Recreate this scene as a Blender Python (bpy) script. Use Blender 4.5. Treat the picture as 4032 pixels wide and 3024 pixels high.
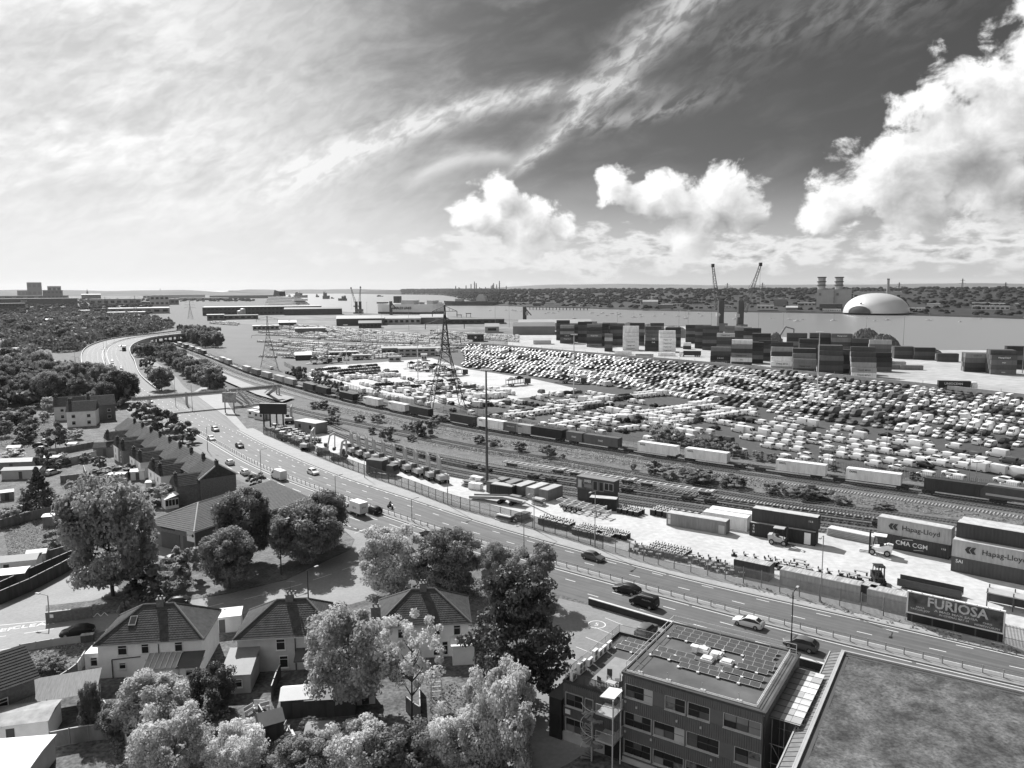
import bpy, bmesh, math, random
import numpy as np
from mathutils import Vector, Matrix
for o in list(bpy.data.objects): bpy.data.objects.remove(o)
SC = bpy.context.scene
COL = SC.collection
rad = math.radians
# ------------------------------------------------------------------ camera
FPX, CAMH, PITCH, ROLL = 3030.0, 48.0, math.atan(378/3030.0), rad(0.3)
_f = Vector((0, math.cos(PITCH), -math.sin(PITCH))); _r = Vector((1, 0, 0)); _u = _r.cross(_f)
CR = _r*math.cos(ROLL) - _u*math.sin(ROLL); CU = _r*math.sin(ROLL) + _u*math.cos(ROLL)
cam = bpy.data.cameras.new('camera'); camo = bpy.data.objects.new('camera', cam); COL.objects.link(camo)
camo.matrix_world = Matrix(((CR.x, CU.x, -_f.x, 0), (CR.y, CU.y, -_f.y, 0), (CR.z, CU.z, -_f.z, CAMH), (0, 0, 0, 1)))
cam.sensor_width = 36; cam.lens = 36*FPX/4032; cam.clip_start = 1; cam.clip_end = 60000
SC.camera = camo
SC.render.resolution_x, SC.render.resolution_y = 1024, 768
# ------------------------------------------------------------------ light
SUN_AZ, SUN_EL = rad(-29), rad(41)          # azimuth from +Y, positive to the right
sd = Vector((math.sin(SUN_AZ)*math.cos(SUN_EL), math.cos(SUN_AZ)*math.cos(SUN_EL), math.sin(SUN_EL)))
sl = bpy.data.lights.new('sun', 'SUN'); sl.energy = 5.0; sl.angle = rad(0.53); sl.color = (1, 1, 1)
so = bpy.data.objects.new('sun', sl); COL.objects.link(so); so.rotation_euler = sd.to_track_quat('Z', 'Y').to_euler()
so.location = (0, 0, 300)
vs = SC.view_settings; vs.view_transform = 'Standard'; vs.look = 'None'; vs.exposure = 0.38; vs.gamma = 1; vs.use_curve_mapping = False
SC.cycles.max_bounces = 5; SC.cycles.diffuse_bounces = 3; SC.cycles.glossy_bounces = 2; SC.cycles.transmission_bounces = 2; SC.cycles.transparent_max_bounces = 4
SC.cycles.volume_bounces = 0
# ------------------------------------------------------------------ sky (black-and-white daylight with cirrus and cumulus)
W = bpy.data.worlds.new('World'); SC.world = W; W.use_nodes = True; W.cycles.sampling_method = 'NONE'
nt = W.node_tree; nt.nodes.clear()
class X:                                    # tiny expression wrapper over math nodes
    def __init__(s, sock): s.s = sock
    @staticmethod
    def op(o, a, b=None, c=None, clamp=False):
        n = nt.nodes.new('ShaderNodeMath'); n.operation = o; n.use_clamp = clamp
        for i, v in enumerate((a, b, c)):
            if v is None: continue
            if isinstance(v, X): nt.links.new(v.s, n.inputs[i])
            else: n.inputs[i].default_value = v
        return X(n.outputs[0])
    def __add__(a, b): return X.op('ADD', a, b)
    __radd__ = __add__
    def __sub__(a, b): return X.op('SUBTRACT', a, b)
    def __rsub__(a, b): return X.op('SUBTRACT', b, a)
    def __mul__(a, b): return X.op('MULTIPLY', a, b)
    __rmul__ = __mul__
    def __truediv__(a, b): return X.op('DIVIDE', a, b)
def smooth(x, a, b):
    n = nt.nodes.new('ShaderNodeMapRange'); n.interpolation_type = 'SMOOTHSTEP'
    nt.links.new(x.s, n.inputs[0]); n.inputs[1].default_value = a; n.inputs[2].default_value = b
    return X(n.outputs[0])
def xyz(a, b, c=0.0):
    n = nt.nodes.new('ShaderNodeCombineXYZ')
    for i, v in enumerate((a, b, c)):
        if isinstance(v, X): nt.links.new(v.s, n.inputs[i])
        else: n.inputs[i].default_value = v
    return n.outputs[0]
def fbm(vec, scale, detail=6, rough=.55, dist=0.0):
    n = nt.nodes.new('ShaderNodeTexNoise'); nt.links.new(vec, n.inputs['Vector'])
    n.inputs['Scale'].default_value = scale; n.inputs['Detail'].default_value = detail
    n.inputs['Roughness'].default_value = rough; n.inputs['Distortion'].default_value = dist
    return X(n.outputs[0])
def mix(f, a, b): return a*(1.0-f) + b*f
def gauss(d): return X.op('EXPONENT', 0.0-d*d)
tc = nt.nodes.new('ShaderNodeTexCoord'); sp = nt.nodes.new('ShaderNodeSeparateXYZ'); nt.links.new(tc.outputs['Generated'], sp.inputs[0])
dx, dy, dz = (X(sp.outputs[i]) for i in range(3))
AZ = X.op('ARCTAN2', dx, dy)*57.29578; EL = X.op('ARCSINE', dz)*57.29578
sk = nt.nodes.new('ShaderNodeTexSky'); sk.sky_type = 'NISHITA'; sk.sun_disc = False; sk.sun_elevation = SUN_EL; sk.sun_rotation = SUN_AZ
sk.air_density = 1.0; sk.dust_density = 1.2; sk.ozone_density = 1.0
sc3 = nt.nodes.new('ShaderNodeSeparateColor'); nt.links.new(sk.outputs[0], sc3.inputs[0])
base = X(sc3.outputs[0])*0.90 + X(sc3.outputs[1])*0.10     # red-filtered black and white
base = base*0.021
pv = xyz(AZ*0.1, EL*0.1)                                   # ten degrees = 1 unit
# cirrus
cv = xyz(AZ*0.05 + EL*0.06, EL*0.16 - AZ*0.05, 3.0)
cn = fbm(cv, 2.2, 6, .58, .3)
fine = fbm(xyz(AZ*0.10+EL*0.13, EL*0.30-AZ*0.21, 1.0), 4.0, 4, .58, .35)
veil = smooth(AZ + (cn-.5)*42.0 + (EL-10.0)*0.5, 6.0, -20.0)
s1c = 0.3 + (EL-8.2)*1.12; w1 = X.op('MAXIMUM', 0.75 + (EL-8.2)*0.15, 0.4)
b1 = gauss((AZ - s1c + (cn-.5)*3.0)/w1)*smooth(EL, 6.5, 9.5)
t2 = 13.2 + AZ*0.17 - AZ*AZ*0.012
b2 = gauss((EL - t2 + (cn-.5)*1.5)/(0.55+X.op('ABSOLUTE', AZ-6.0)*0.03))*smooth(AZ, 14.0, 4.0)*smooth(AZ, -20.0, -12.0)
t3 = 9.2 + (AZ+4.0)*0.02 - (AZ+2.0)*(AZ+2.0)*0.06
b3 = gauss((EL - t3 + (cn-.5)*1.6)/0.5)*smooth(AZ, 1.5, -1.0)*smooth(AZ, -9.0, -5.0)
t4 = 12.0 + (AZ-9.0)*0.16
b4 = gauss((EL - t4 + (cn-.5)*1.5)/0.7)*smooth(AZ, 18.0, 10.0)*smooth(AZ, 3.0, 7.0)
low = smooth(EL, 9.0, 1.0)
t5 = 17.0 + (AZ-20.0)*0.2
b5 = gauss((EL - t5 + (cn-.5)*5.0)/2.2)*smooth(AZ, 10.0, 18.0)
streak = smooth(fine, .34, .66)
ci = veil*(0.62+0.42*smooth(cn, .30, .70))*(0.86+0.2*streak) + b1*(0.30+0.75*streak) + b2*(0.35+0.6*streak)+ b3*0.5 + b4*0.5*streak + b5*0.22*streak + smooth(cn, .45, .8)*0.12
ci = X.op('MINIMUM', ci*0.92, 1.0)
glow = smooth(AZ, 25.0, -30.0)
sky1 = mix(ci, base, 0.46 + glow*0.32)
sky1 = mix(low*0.9, sky1, 0.46 + glow*0.20)
# cumulus: lumps (azimuth, elevation, radius in degrees; the pattern folds back and forth round the horizon) with fractal edges
BL = [(33.5, 10.6, 6.2), (29.2, 8.8, 4.6), (38.5, 12.5, 7.5), (25.6, 7.2, 3.6), (31.5, 6.4, 3.8), (36.5, 6.6, 5.0), (22.4, 5.6, 2.5), (27.0, 5.0, 2.8), (48.0, 6.0, 4.5), (55.0, 8.0, 5.0),
      (14.0, 6.1, 3.0), (11.4, 6.2, 2.4), (16.3, 5.6, 2.6), (7.6, 6.9, 1.7), (9.2, 6.4, 1.5), (12.6, 3.8, 2.0), (-1.0, 7.2, 1.8), (-2.0, 5.1, 2.2), (0.9, 5.0, 2.4), (1.6, 3.7, 2.6), (3.6, 4.4, 1.3)]
def dens(a, e, full):
    n1 = fbm(xyz(a*0.1, e*0.12, 7.0), 3.4, 7, .57, .25)
    pv_ = xyz(X.op('PINGPONG', a + 40.0, 100.0) - 40.0, e*1.16, 0.0); d = None
    for (ca, ce, r) in BL:
        vm = nt.nodes.new('ShaderNodeVectorMath'); vm.operation = 'DISTANCE'; nt.links.new(pv_, vm.inputs[0]); vm.inputs[1].default_value = (ca, ce*1.16, 0)
        q = X.op('MULTIPLY_ADD', X(vm.outputs['Value']), -1.0/r, 1.0); d = q if d is None else X.op('MAXIMUM', d, q)
    d = d + (n1-.5)*2.3
    if not full: return d
    strat = fbm(xyz(a*0.1, e*0.24, 2.0), 4.2, 6, .55, .15)
    d2 = (strat-.33)*3.0 + (gauss((e-2.4)/2.3)-1.0)*1.2 - smooth(a, 0.0, -10.0)*.40
    return d, d2
d0, d2 = dens(AZ, EL, True); d1 = dens(AZ-1.15, EL+1.3, False)
cov = smooth(d0, .0, .30)
lit = X.op('ADD', 0.82 + (d0-d1)*0.52 - smooth(d0, .3, 1.3)*0.40, 0.0, clamp=True)
lit = lit*lit*0.62 + 0.18
lit = mix(smooth(EL, 4.6, 1.5), lit, 0.40 + lit*0.40)
cov2 = smooth(d2, .0, .55)*(1.0-0.4*smooth(EL, 2.2, .4))
lit2 = 0.66 - smooth(d2, .5, 1.25)*0.46*smooth(AZ, -8.0, 12.0)
sky2 = mix(cov, mix(cov2, sky1, lit2), lit)
bg = nt.nodes.new('ShaderNodeBackground'); bg.inputs[1].default_value = 1.0
cc = nt.nodes.new('ShaderNodeCombineColor')
for i in range(3): nt.links.new(sky2.s, cc.inputs[i])
nt.links.new(cc.outputs[0], bg.inputs[0])
wo = nt.nodes.new('ShaderNodeOutputWorld'); nt.links.new(bg.outputs[0], wo.inputs[0])
# ------------------------------------------------------------------ helpers
RNG = random.Random(7)
def G(x, y, z=0.0):                       # photograph point -> place on the level z
    a = (x-2016)/FPX; b = (1512-y)/FPX
    d = _f + CR*a + CU*b
    t = (z-CAMH)/d.z
    return Vector((d.x*t, d.y*t, z))
def px_h(bx, by, ty, z=0.0):              # height of an upright thing with base (bx,by) and top row ty
    p = G(bx, by, z); q = Vector((p.x, p.y, 0))
    a = 0; b = (1512-ty)/FPX
    # solve z so that it projects on row ty
    lo, hi = z-5, z+300
    for _ in range(40):
        m = (lo+hi)/2; v = Vector((p.x, p.y, m-CAMH)); yy = 1512-FPX*(v.dot(CU)/v.dot(_f))
        if yy > ty: lo = m
        else: hi = m
    return lo-z
class MB:
    def __init__(s): s.v = []; s.f = []; s.m = []; s.mi = 0; s.uv = None
    def add(s, vs, fs):
        n = len(s.v); s.v += [tuple(p) for p in vs]
        for f in fs: s.f.append(tuple(n+i for i in f)); s.m.append(s.mi)
        return s
    def box(s, c, d, rz=0, ax=None):      # centre, full size, turn about z
        hx, hy, hz = d[0]/2, d[1]/2, d[2]/2; cr, sr = math.cos(rz), math.sin(rz); vs = []
        for z in (-hz, hz):
            for (x, y) in ((-hx, -hy), (hx, -hy), (hx, hy), (-hx, hy)):
                vs.append((c[0]+x*cr-y*sr, c[1]+x*sr+y*cr, c[2]+z))
        return s.add(vs, [(3, 2, 1, 0), (4, 5, 6, 7), (0, 1, 5, 4), (1, 2, 6, 5), (2, 3, 7, 6), (3, 0, 4, 7)])
    def prism(s, poly, z0, z1):           # upright prism over a plan polygon
        n = len(poly); ar = sum(poly[i][0]*poly[(i+1) % n][1]-poly[(i+1) % n][0]*poly[i][1] for i in range(n))
        if ar < 0: poly = poly[::-1]
        vs = [(p[0], p[1], z0) for p in poly]+[(p[0], p[1], z1) for p in poly]
        fs = [tuple(range(n-1, -1, -1)), tuple(range(n, 2*n))]+[(i, (i+1) % n, n+(i+1) % n, n+i) for i in range(n)]
        return s.add(vs, fs)
    def ext(s, prof, y0, y1):             # profile in xz swept along y
        n = len(prof); ar = sum(prof[i][0]*prof[(i+1) % n][1]-prof[(i+1) % n][0]*prof[i][1] for i in range(n))
        if ar < 0: prof = prof[::-1]
        vs = [(p[0], y0, p[1]) for p in prof]+[(p[0], y1, p[1]) for p in prof]
        return s.add(vs, [tuple(range(n)), tuple(range(2*n-1, n-1, -1))]+[(i, n+i, n+(i+1) % n, (i+1) % n) for i in range(n)])
    def quad(s, *p): return s.add(p, [tuple(range(len(p)))])
    def bar(s, p, q, r, n=5, r2=None):    # round bar between two points
        p, q = Vector(p), Vector(q); d = (q-p)
        if d.length < 1e-6: return s
        d.normalize(); a = d.orthogonal().normalized(); b = d.cross(a); r2 = r if r2 is None else r2; vs = []
        for (c, rr) in ((p, r), (q, r2)):
            for i in range(n):
                t = 2*math.pi*i/n; vs.append(c+a*rr*math.cos(t)+b*rr*math.sin(t))
        return s.add(vs, [(i, (i+1) % n, n+(i+1) % n, n+i) for i in range(n)]+[tuple(range(n-1, -1, -1)), tuple(range(n, 2*n))])
    def sbar(s, p, q, w, h):              # rectangular beam between two points
        p, q = Vector(p), Vector(q); d = (q-p).normalized(); up = Vector((0, 0, 1))
        if abs(d.z) > .95: up = Vector((0, 1, 0))
        a = d.cross(up).normalized(); b = a.cross(d); vs = []
        for c in (p, q):
            for (i, j) in ((-1, -1), (1, -1), (1, 1), (-1, 1)): vs.append(c+a*w/2*i+b*h/2*j)
        return s.add(vs, [(0, 1, 2, 3), (7, 6, 5, 4), (0, 4, 5, 1), (1, 5, 6, 2), (2, 6, 7, 3), (3, 7, 4, 0)])
    def path(s, pts, r, n=5):
        for p, q in zip(pts, pts[1:]): s.bar(p, q, r, n)
        return s
    def strip(s, L, R, uvs=None):
        n = len(L); s.add(list(L)+list(R), [(i, n+i, n+i+1, i+1) for i in range(n-1)]); return s
    def disc(s, c, r, n=12, ax='z'):
        vs = []
        for i in range(n):
            t = 2*math.pi*i/n; a, b = r*math.cos(t), r*math.sin(t)
            vs.append((c[0]+a, c[1]+b, c[2]) if ax == 'z' else ((c[0]+a, c[1], c[2]+b) if ax == 'y' else (c[0], c[1]+a, c[2]+b)))
        return s.add(vs, [tuple(range(n))])
    def cyl(s, c, r, h, n=12, r2=None): return s.bar(c, (c[0], c[1], c[2]+h), r, n, r2)
    def mesh(s, name, mats, smooth=None):
        me = bpy.data.meshes.new(name); me.from_pydata(s.v, [], s.f); me.validate()
        if not isinstance(mats, (list, tuple)): mats = [mats]
        for m in mats: me.materials.append(m)
        if len(mats) > 1 and len(me.polygons) == len(s.m): me.polygons.foreach_set('material_index', s.m)
        if smooth:
            me.polygons.foreach_set('use_smooth', [True]*len(me.polygons)); me.set_sharp_from_angle(angle=rad(smooth))
        me.update(); return me
def ob(name, data, parent=None, loc=(0, 0, 0), rz=0, sc=None):
    o = bpy.data.objects.new(name, data); COL.objects.link(o); o.location = loc
    if rz: o.rotation_euler = (0, 0, rz)
    if sc is not None: o.scale = sc if hasattr(sc, '__len__') else (sc, sc, sc)
    if parent is not None: o.parent = parent
    return o
def tag(o, label=None, cat=None, group=None, kind=None):
    if label: o['label'] = label
    if cat: o['category'] = cat
    if group: o['group'] = group
    if kind: o['kind'] = kind
    return o
def thing(name, label, cat, loc=(0, 0, 0), rz=0, group=None, sc=None):
    return tag(ob(name, None, None, loc, rz, sc), label, cat, group)
def struct(name, mb, mat, smooth=None): return tag(ob(name, mb.mesh(name, mat, smooth)), kind='structure')
def part(name, mb, mat, parent, smooth=None, loc=(0, 0, 0)): return ob(name, mb.mesh(name, mat, smooth), parent, loc)
class Proto:                              # a kind of thing with parts [(name, mesh, loc, sub-parts)], placed as individual objects
    def __init__(s, parts): s.parts = parts
    def place(s, name, label, cat, loc, rz=0, group=None, sc=None):
        t = thing(name, label, cat, loc, rz, group, sc)
        def rec(ps, par):
            for p in ps:
                o = ob(p[0], p[1], par, p[2] if len(p) > 2 else (0, 0, 0))
                if len(p) > 3: rec(p[3], o)
        rec(s.parts, t); return t
ORD = ['first', 'second', 'third', 'fourth', 'fifth', 'sixth', 'seventh', 'eighth', 'ninth', 'tenth', 'eleventh', 'twelfth', 'thirteenth', 'fourteenth', 'fifteenth', 'sixteenth', 'seventeenth', 'eighteenth', 'nineteenth', 'twentieth']
def nth(i):
    if i < 20: return ORD[i]
    n = i+1; t = {2: 'twenty', 3: 'thirty', 4: 'forty', 5: 'fifty', 6: 'sixty', 7: 'seventy', 8: 'eighty', 9: 'ninety'}
    if n >= 100: return '%dth' % n
    return (t[n//10]+'-'+ORD[n % 10-1]) if n % 10 else t[n//10][:-1]+'ieth'
# ------------------------------------------------------------------ materials (black-and-white tones)
MATS = {}
def M(name, v, rough=.75, nz=.18, sc=1.0, metal=0, bump=0, rnd=0, spec=.4, world=False, streak=None, detail=4, contrast=None):
    if name in MATS: return MATS[name]
    m = bpy.data.materials.new(name); m.use_nodes = True; t = m.node_tree; p = t.nodes['Principled BSDF']
    p.inputs['Roughness'].default_value = rough; p.inputs['Metallic'].default_value = metal; p.inputs['Specular IOR Level'].default_value = spec
    L = t.links.new; N = t.nodes.new
    if world: src = N('ShaderNodeNewGeometry').outputs['Position']
    else: src = N('ShaderNodeTexCoord').outputs['Object']
    if streak:
        mp = N('ShaderNodeMapping'); mp.inputs['Scale'].default_value = streak; L(src, mp.inputs[0]); src = mp.outputs[0]
    n = N('ShaderNodeTexNoise'); n.inputs['Scale'].default_value = sc; n.inputs['Detail'].default_value = detail; n.inputs['Roughness'].default_value = .6; L(src, n.inputs['Vector'])
    mr = N('ShaderNodeMapRange'); L(n.outputs[0], mr.inputs[0]); mr.inputs[1].default_value = .3; mr.inputs[2].default_value = .7
    mr.inputs[3].default_value = v*(1-nz); mr.inputs[4].default_value = v*(1+nz); out = mr.outputs[0]
    if rnd:
        oi = N('ShaderNodeObjectInfo'); r = N('ShaderNodeMapRange'); L(oi.outputs['Random'], r.inputs[0]); r.inputs[3].default_value = 1-rnd; r.inputs[4].default_value = 1+rnd
        mu = N('ShaderNodeMath'); mu.operation = 'MULTIPLY'; L(out, mu.inputs[0]); L(r.outputs[0], mu.inputs[1]); out = mu.outputs[0]
    L(out, p.inputs['Base Color'])
    if bump:
        b = N('ShaderNodeBump'); b.inputs['Strength'].default_value = bump; b.inputs['Distance'].default_value = .05; L(n.outputs[0], b.inputs['Height']); L(b.outputs[0], p.inputs['Normal'])
    MATS[name] = m; return m
def two_scale(name, v, nz1, sc1, nz2, sc2, rough=.85, spec=.3, coords='Position', stretch=None, bump=0):
    m = M(name, v, rough, nz1, sc1, spec=spec, world=True, bump=bump); t = m.node_tree; L = t.links.new; N = t.nodes.new
    p = t.nodes['Principled BSDF']; old = p.inputs['Base Color'].links[0].from_socket
    n = N('ShaderNodeTexNoise'); n.inputs['Scale'].default_value = sc2; n.inputs['Detail'].default_value = 5
    if coords == 'UV':
        uv = N('ShaderNodeUVMap'); mp = N('ShaderNodeMapping'); mp.inputs['Scale'].default_value = stretch; L(uv.outputs[0], mp.inputs[0]); L(mp.outputs[0], n.inputs['Vector'])
    else:
        ge = N('ShaderNodeNewGeometry')
        mp = N('ShaderNodeMapping'); mp.inputs['Scale'].default_value = stretch or (1, 1, 1); L(ge.outputs['Position'], mp.inputs[0]); L(mp.outputs[0], n.inputs['Vector'])
    r = N('ShaderNodeMapRange'); L(n.outputs[0], r.inputs[0]); r.inputs[1].default_value = .32; r.inputs[2].default_value = .68; r.inputs[3].default_value = 1-nz2; r.inputs[4].default_value = 1+nz2
    mu = N('ShaderNodeMath'); mu.operation = 'MULTIPLY'; L(old, mu.inputs[0]); L(r.outputs[0], mu.inputs[1]); L(mu.outputs[0], p.inputs['Base Color'])
    return m
def leafmat(name, v, tr=.45, rnd=.25):
    m = M(name, v, .55, .4, 2.2, rnd=rnd, spec=.2 if 'wood' in name else .4); t = m.node_tree; p = t.nodes['Principled BSDF']; N = t.nodes.new; L = t.links.new
    c = p.inputs['Base Color'].links[0].from_socket
    tl = N('ShaderNodeBsdfTranslucent'); L(c, tl.inputs[0]); mx = N('ShaderNodeMixShader'); mx.inputs[0].default_value = tr
    o = [n for n in t.nodes if n.type == 'OUTPUT_MATERIAL'][0]
    L(p.outputs[0], mx.inputs[1]); L(tl.outputs[0], mx.inputs[2]); L(mx.outputs[0], o.inputs[0]); return m
white = M('white_paint', .78, .6, .04, 1); offw = M('offwhite', .60, .75, .1, .7); lgrey = M('light_grey', .42, .6, .1, .8); mgrey = M('mid_grey', .2, .6, .12, .8); dgrey = M('dark_grey', .08, .6, .15, .8)
black = M('black_paint', .02, .4, .1, 1); rubber = M('rubber', .022, .85, .1, 3); steel = M('galvanised_steel', .33, .5, .12, 2, metal=.3); dsteel = M('dark_steel', .055, .6, .2, 1.5)
concrete = M('concrete', .46, .85, .14, .6, world=True); glass = M('dark_glass', .02, .42, .05, 1, spec=.3); lens = M('lamp_lens', .5, .15, .05, 1); marking = M('road_marking', .72, .6, .12, 2.5, world=True)
brick = M('brick', .16, .85, .25, 3.0); timber = M('fence_timber', .22, .85, .3, 1.2, streak=(1, 1, .25)); rtile = M('roof_tile', .058, .8, .4, 1.6, rnd=.12); render_w = M('white_render', .92, .8, .07, .8); render_g = M('grey_render', .56, .8, .1, .8)
def T(name, txt, size, mat, parent, loc, rot, ext=.0, align='CENTER', offset=0.0, sx=1.0):
    c = bpy.data.curves.new('lettering', 'FONT'); c.body = txt; c.size = size; c.align_x = align; c.align_y = 'CENTER'; c.offset = offset; c.extrude = ext; c.resolution_u = 2
    o = bpy.data.objects.new('tmp', c); me = bpy.data.meshes.new_from_object(o); bpy.data.objects.remove(o); bpy.data.curves.remove(c)
    me.materials.clear(); me.materials.append(mat)
    q = ob(name, me, parent, loc); q.rotation_euler = rot; q.scale = (sx, 1, 1); return q
def smoothline(pts, step):
    P = [Vector((p[0], p[1], p[2] if len(p) > 2 else 0)) for p in pts]; out = []
    for i in range(len(P)-1):
        p0 = P[max(i-1, 0)]; p1 = P[i]; p2 = P[i+1]; p3 = P[min(i+2, len(P)-1)]; n = max(1, int((p2-p1).length/step))
        for k in range(n):
            t = k/n; out.append(.5*((2*p1)+(p2-p0)*t+(2*p0-5*p1+4*p2-p3)*t*t+(3*p1-p0-3*p2+p3)*t**3))
    out.append(P[-1]); return out
def relax(pts, k):
    P = list(pts)
    for _ in range(k): P = [P[0]]+[(P[i-1]+P[i]*2+P[i+1])/4 for i in range(1, len(P)-1)]+[P[-1]]
    return P
def offset(P, d):                         # to the right of travel
    out = []
    for i in range(len(P)):
        t = (P[min(i+1, len(P)-1)]-P[max(i-1, 0)]); t.z = 0; t.normalize(); out.append(P[i]+Vector((t.y, -t.x, 0))*d)
    return out
def resample(P, step):
    out = [P[0].copy()]; acc = 0
    for a, b in zip(P, P[1:]):
        L = (b-a).length; d = step-acc
        while d <= L and L > 0: out.append(a.lerp(b, d/L)); d += step
        acc = L-(d-step)
    return out
def poly_sheet(name, px, z, mat, kind='structure', isworld=False):
    P = [(p if isworld else G(p[0], p[1])) for p in px]
    from mathutils.geometry import tessellate_polygon
    vs = [(p[0], p[1], z) for p in P]; tris = tessellate_polygon([[Vector(v) for v in vs]])
    mb = MB(); mb.add(vs, [t if (Vector(vs[t[1]])-Vector(vs[t[0]])).cross(Vector(vs[t[2]])-Vector(vs[t[0]])).z > 0 else t[::-1] for t in tris])
    return tag(ob(name, mb.mesh(name, mat)), kind=kind)
def strip_uv(mb_mesh, L, R):
    pass
def ribbon(name, L, R, mat, dz=0.0, kind='structure'):      # sheet between two lines with UV (across, along metres)
    n = len(L); vs = [(p.x, p.y, p.z+dz) for p in L]+[(p.x, p.y, p.z+dz) for p in R]; fs = [(i, n+i, n+i+1, i+1) for i in range(n-1)]
    v0, v1, v2 = Vector(vs[0]), Vector(vs[n]), Vector(vs[n+1])
    flip = (v1-v0).cross(v2-v0).z < 0
    if flip: fs = [f[::-1] for f in fs]
    me = bpy.data.meshes.new(name); me.from_pydata(vs, [], fs); me.materials.append(mat); uv = me.uv_layers.new(name='UVMap'); s = [0.0]
    for i in range(1, n): s.append(s[-1]+(L[i]-L[i-1]).length)
    for l in me.loops:
        i = l.vertex_index; w = 0.0 if i < n else (R[i-n]-L[i-n]).length; uv.data[l.index].uv = (w, s[i % n])
    me.update(); return tag(ob(name, me), kind=kind)
# ------------------------------------------------------------------ ground and water
soil = two_scale('ground_soil', .12, .45, .35, .5, 2.2, bump=.4)
grassm = two_scale('rough_grass', .15, .35, .5, .3, 2.5, bump=.3)
asph = two_scale('road_asphalt', .125, .12, .35, .22, 1.0, rough=.72, spec=.3, coords='UV', stretch=(1.6, .02, 1))
asph_lot = two_scale('lot_asphalt', .075, .18, .03, .14, .6, rough=.75, spec=.25)
street = two_scale('street_asphalt', .23, .14, .15, .1, 2.0, rough=.7)
pale = two_scale('pale_concrete', .50, .16, .08, .12, .9, rough=.8)
paving = two_scale('footpath_paving', .34, .1, .4, .1, 3.0, rough=.8)
ballast = two_scale('rail_ballast', .10, .3, 1.2, .3, .2, rough=.9)
cess = two_scale('lineside_grass', .14, .3, .35, .35, 1.6, rough=.9)
quayc = two_scale('quay_concrete', .40, .2, .02, .15, .2, rough=.8)
farground = two_scale('dock_ground', .17, .4, .01, .3, .05, rough=.85)
QUAY = [G(4700, 1392), G(4032, 1378), G(3663, 1377), G(3300, 1345), G(2950, 1312), G(2700, 1282), G(2100, 1262), G(1745, 1242), G(1500, 1236), G(1240, 1220), G(1180, 1196), G(1110, 1176), G(1040, 1163), G(900, 1160), G(650, 1163)]
gpoly = [Vector((-400, -60, 0)), Vector((400, -60, 0)), Vector((900, 400, 0))]+QUAY+[Vector((-9000, 9000, 0)), Vector((-9000, 1500, 0)), Vector((-2000, -60, 0))]
poly_sheet('ground', gpoly, 0.0, soil, isworld=True)
mb = MB()                                  # quay face
for a, b in zip(QUAY, QUAY[1:]): mb.quad((a.x, a.y, -6), (b.x, b.y, -6), (b.x, b.y, -.004), (a.x, a.y, -.004))
struct('quay_wall', mb, concrete)
wat = bpy.data.materials.new('water'); wat.use_nodes = True; t = wat.node_tree; p = t.nodes['Principled BSDF']
p.inputs['Base Color'].default_value = (.19, .19, .19, 1); p.inputs['Roughness'].default_value = .35; p.inputs['Specular IOR Level'].default_value = .5
ge = t.nodes.new('ShaderNodeNewGeometry'); mp = t.nodes.new('ShaderNodeMapping'); mp.inputs['Scale'].default_value = (.05, .12, 1); t.links.new(ge.outputs['Position'], mp.inputs[0])
n = t.nodes.new('ShaderNodeTexNoise'); n.inputs['Scale'].default_value = 1.2; n.inputs['Detail'].default_value = 6; n.inputs['Roughness'].default_value = .65; t.links.new(mp.outputs[0], n.inputs['Vector'])
b = t.nodes.new('ShaderNodeBump'); b.inputs['Strength'].default_value = .5; b.inputs['Distance'].default_value = 1.2; t.links.new(n.outputs[0], b.inputs['Height']); t.links.new(b.outputs[0], p.inputs['Normal'])
poly_sheet('water', [Vector((-14000, 300)), Vector((2500, 300)), Vector((9000, 3000)), Vector((9000, 26000)), Vector((-14000, 26000))], -3.0, wat, isworld=True)
# ------------------------------------------------------------------ main road
mpx = [(790, 1299, 7), (709, 1310, 7), (630, 1319, 7), (535, 1329, 7), (472, 1343, 6.5), (430, 1360, 5.6), (412, 1376, 4.8), (408, 1402, 3.4), (422, 1440, 1.9), (443, 1486, .6), (520, 1560, 0), (610, 1615, 0), (705, 1667, 0), (814, 1725, 0), (904, 1780, 0), (1013, 1842, 0), (1135, 1890, 0), (1262, 1936, 0),
       (1375, 1976, 0), (1497, 2021, 0), (1623, 2062, 0), (1804, 2125, 0), (2213, 2238, 0), (2521, 2322, 0), (2800, 2397, 0), (3218, 2509, 0), (3524, 2585, 0), (3803, 2648, 0), (4032, 2698, 0), (4300, 2758, 0)]
MED = relax(resample(smoothline([G(*q) for q in mpx], 4), 4), 30)
for p in MED: p.z = max(p.z, 0.0) if p.z > .02 else 0.0
mend = MED[-1]; md = (MED[-1]-MED[-8]).normalized(); MED += [mend+md*4*k for k in range(1, 10)]
fpx = [(1013, 1737), (1153, 1800), (1352, 1881), (1623, 1967), (1900, 2062), (2108, 2121), (2372, 2193), (2760, 2297), (3117, 2376), (3563, 2479), (4032, 2588), (4300, 2652)]
FK = smoothline([G(*q) for q in fpx], 4); fd = (FK[-1]-FK[-8]).normalized(); FK = resample(FK+[FK[-1]+fd*40], 4)
i0 = min(range(len(MED)), key=lambda i: (MED[i]-G(860, 1753)).length)
def upedge(P, k, e=3.4): return [offset(P, k*(12.8+e*min(1, p.z/2.5)))[i] for i, p in enumerate(P)]
UPR = upedge(MED[:i0-3], -1)
FAR = relax(resample(UPR+FK, 4), 12)        # right-hand edge of the carriageway towards the camera
def match(A, B):                            # for each point of A the nearest point of B
    out = []; j = 0
    for a in A:
        while j < len(B)-1 and (B[j+1]-a).length <= (B[j]-a).length: j += 1
        out.append(B[j])
    return out
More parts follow.
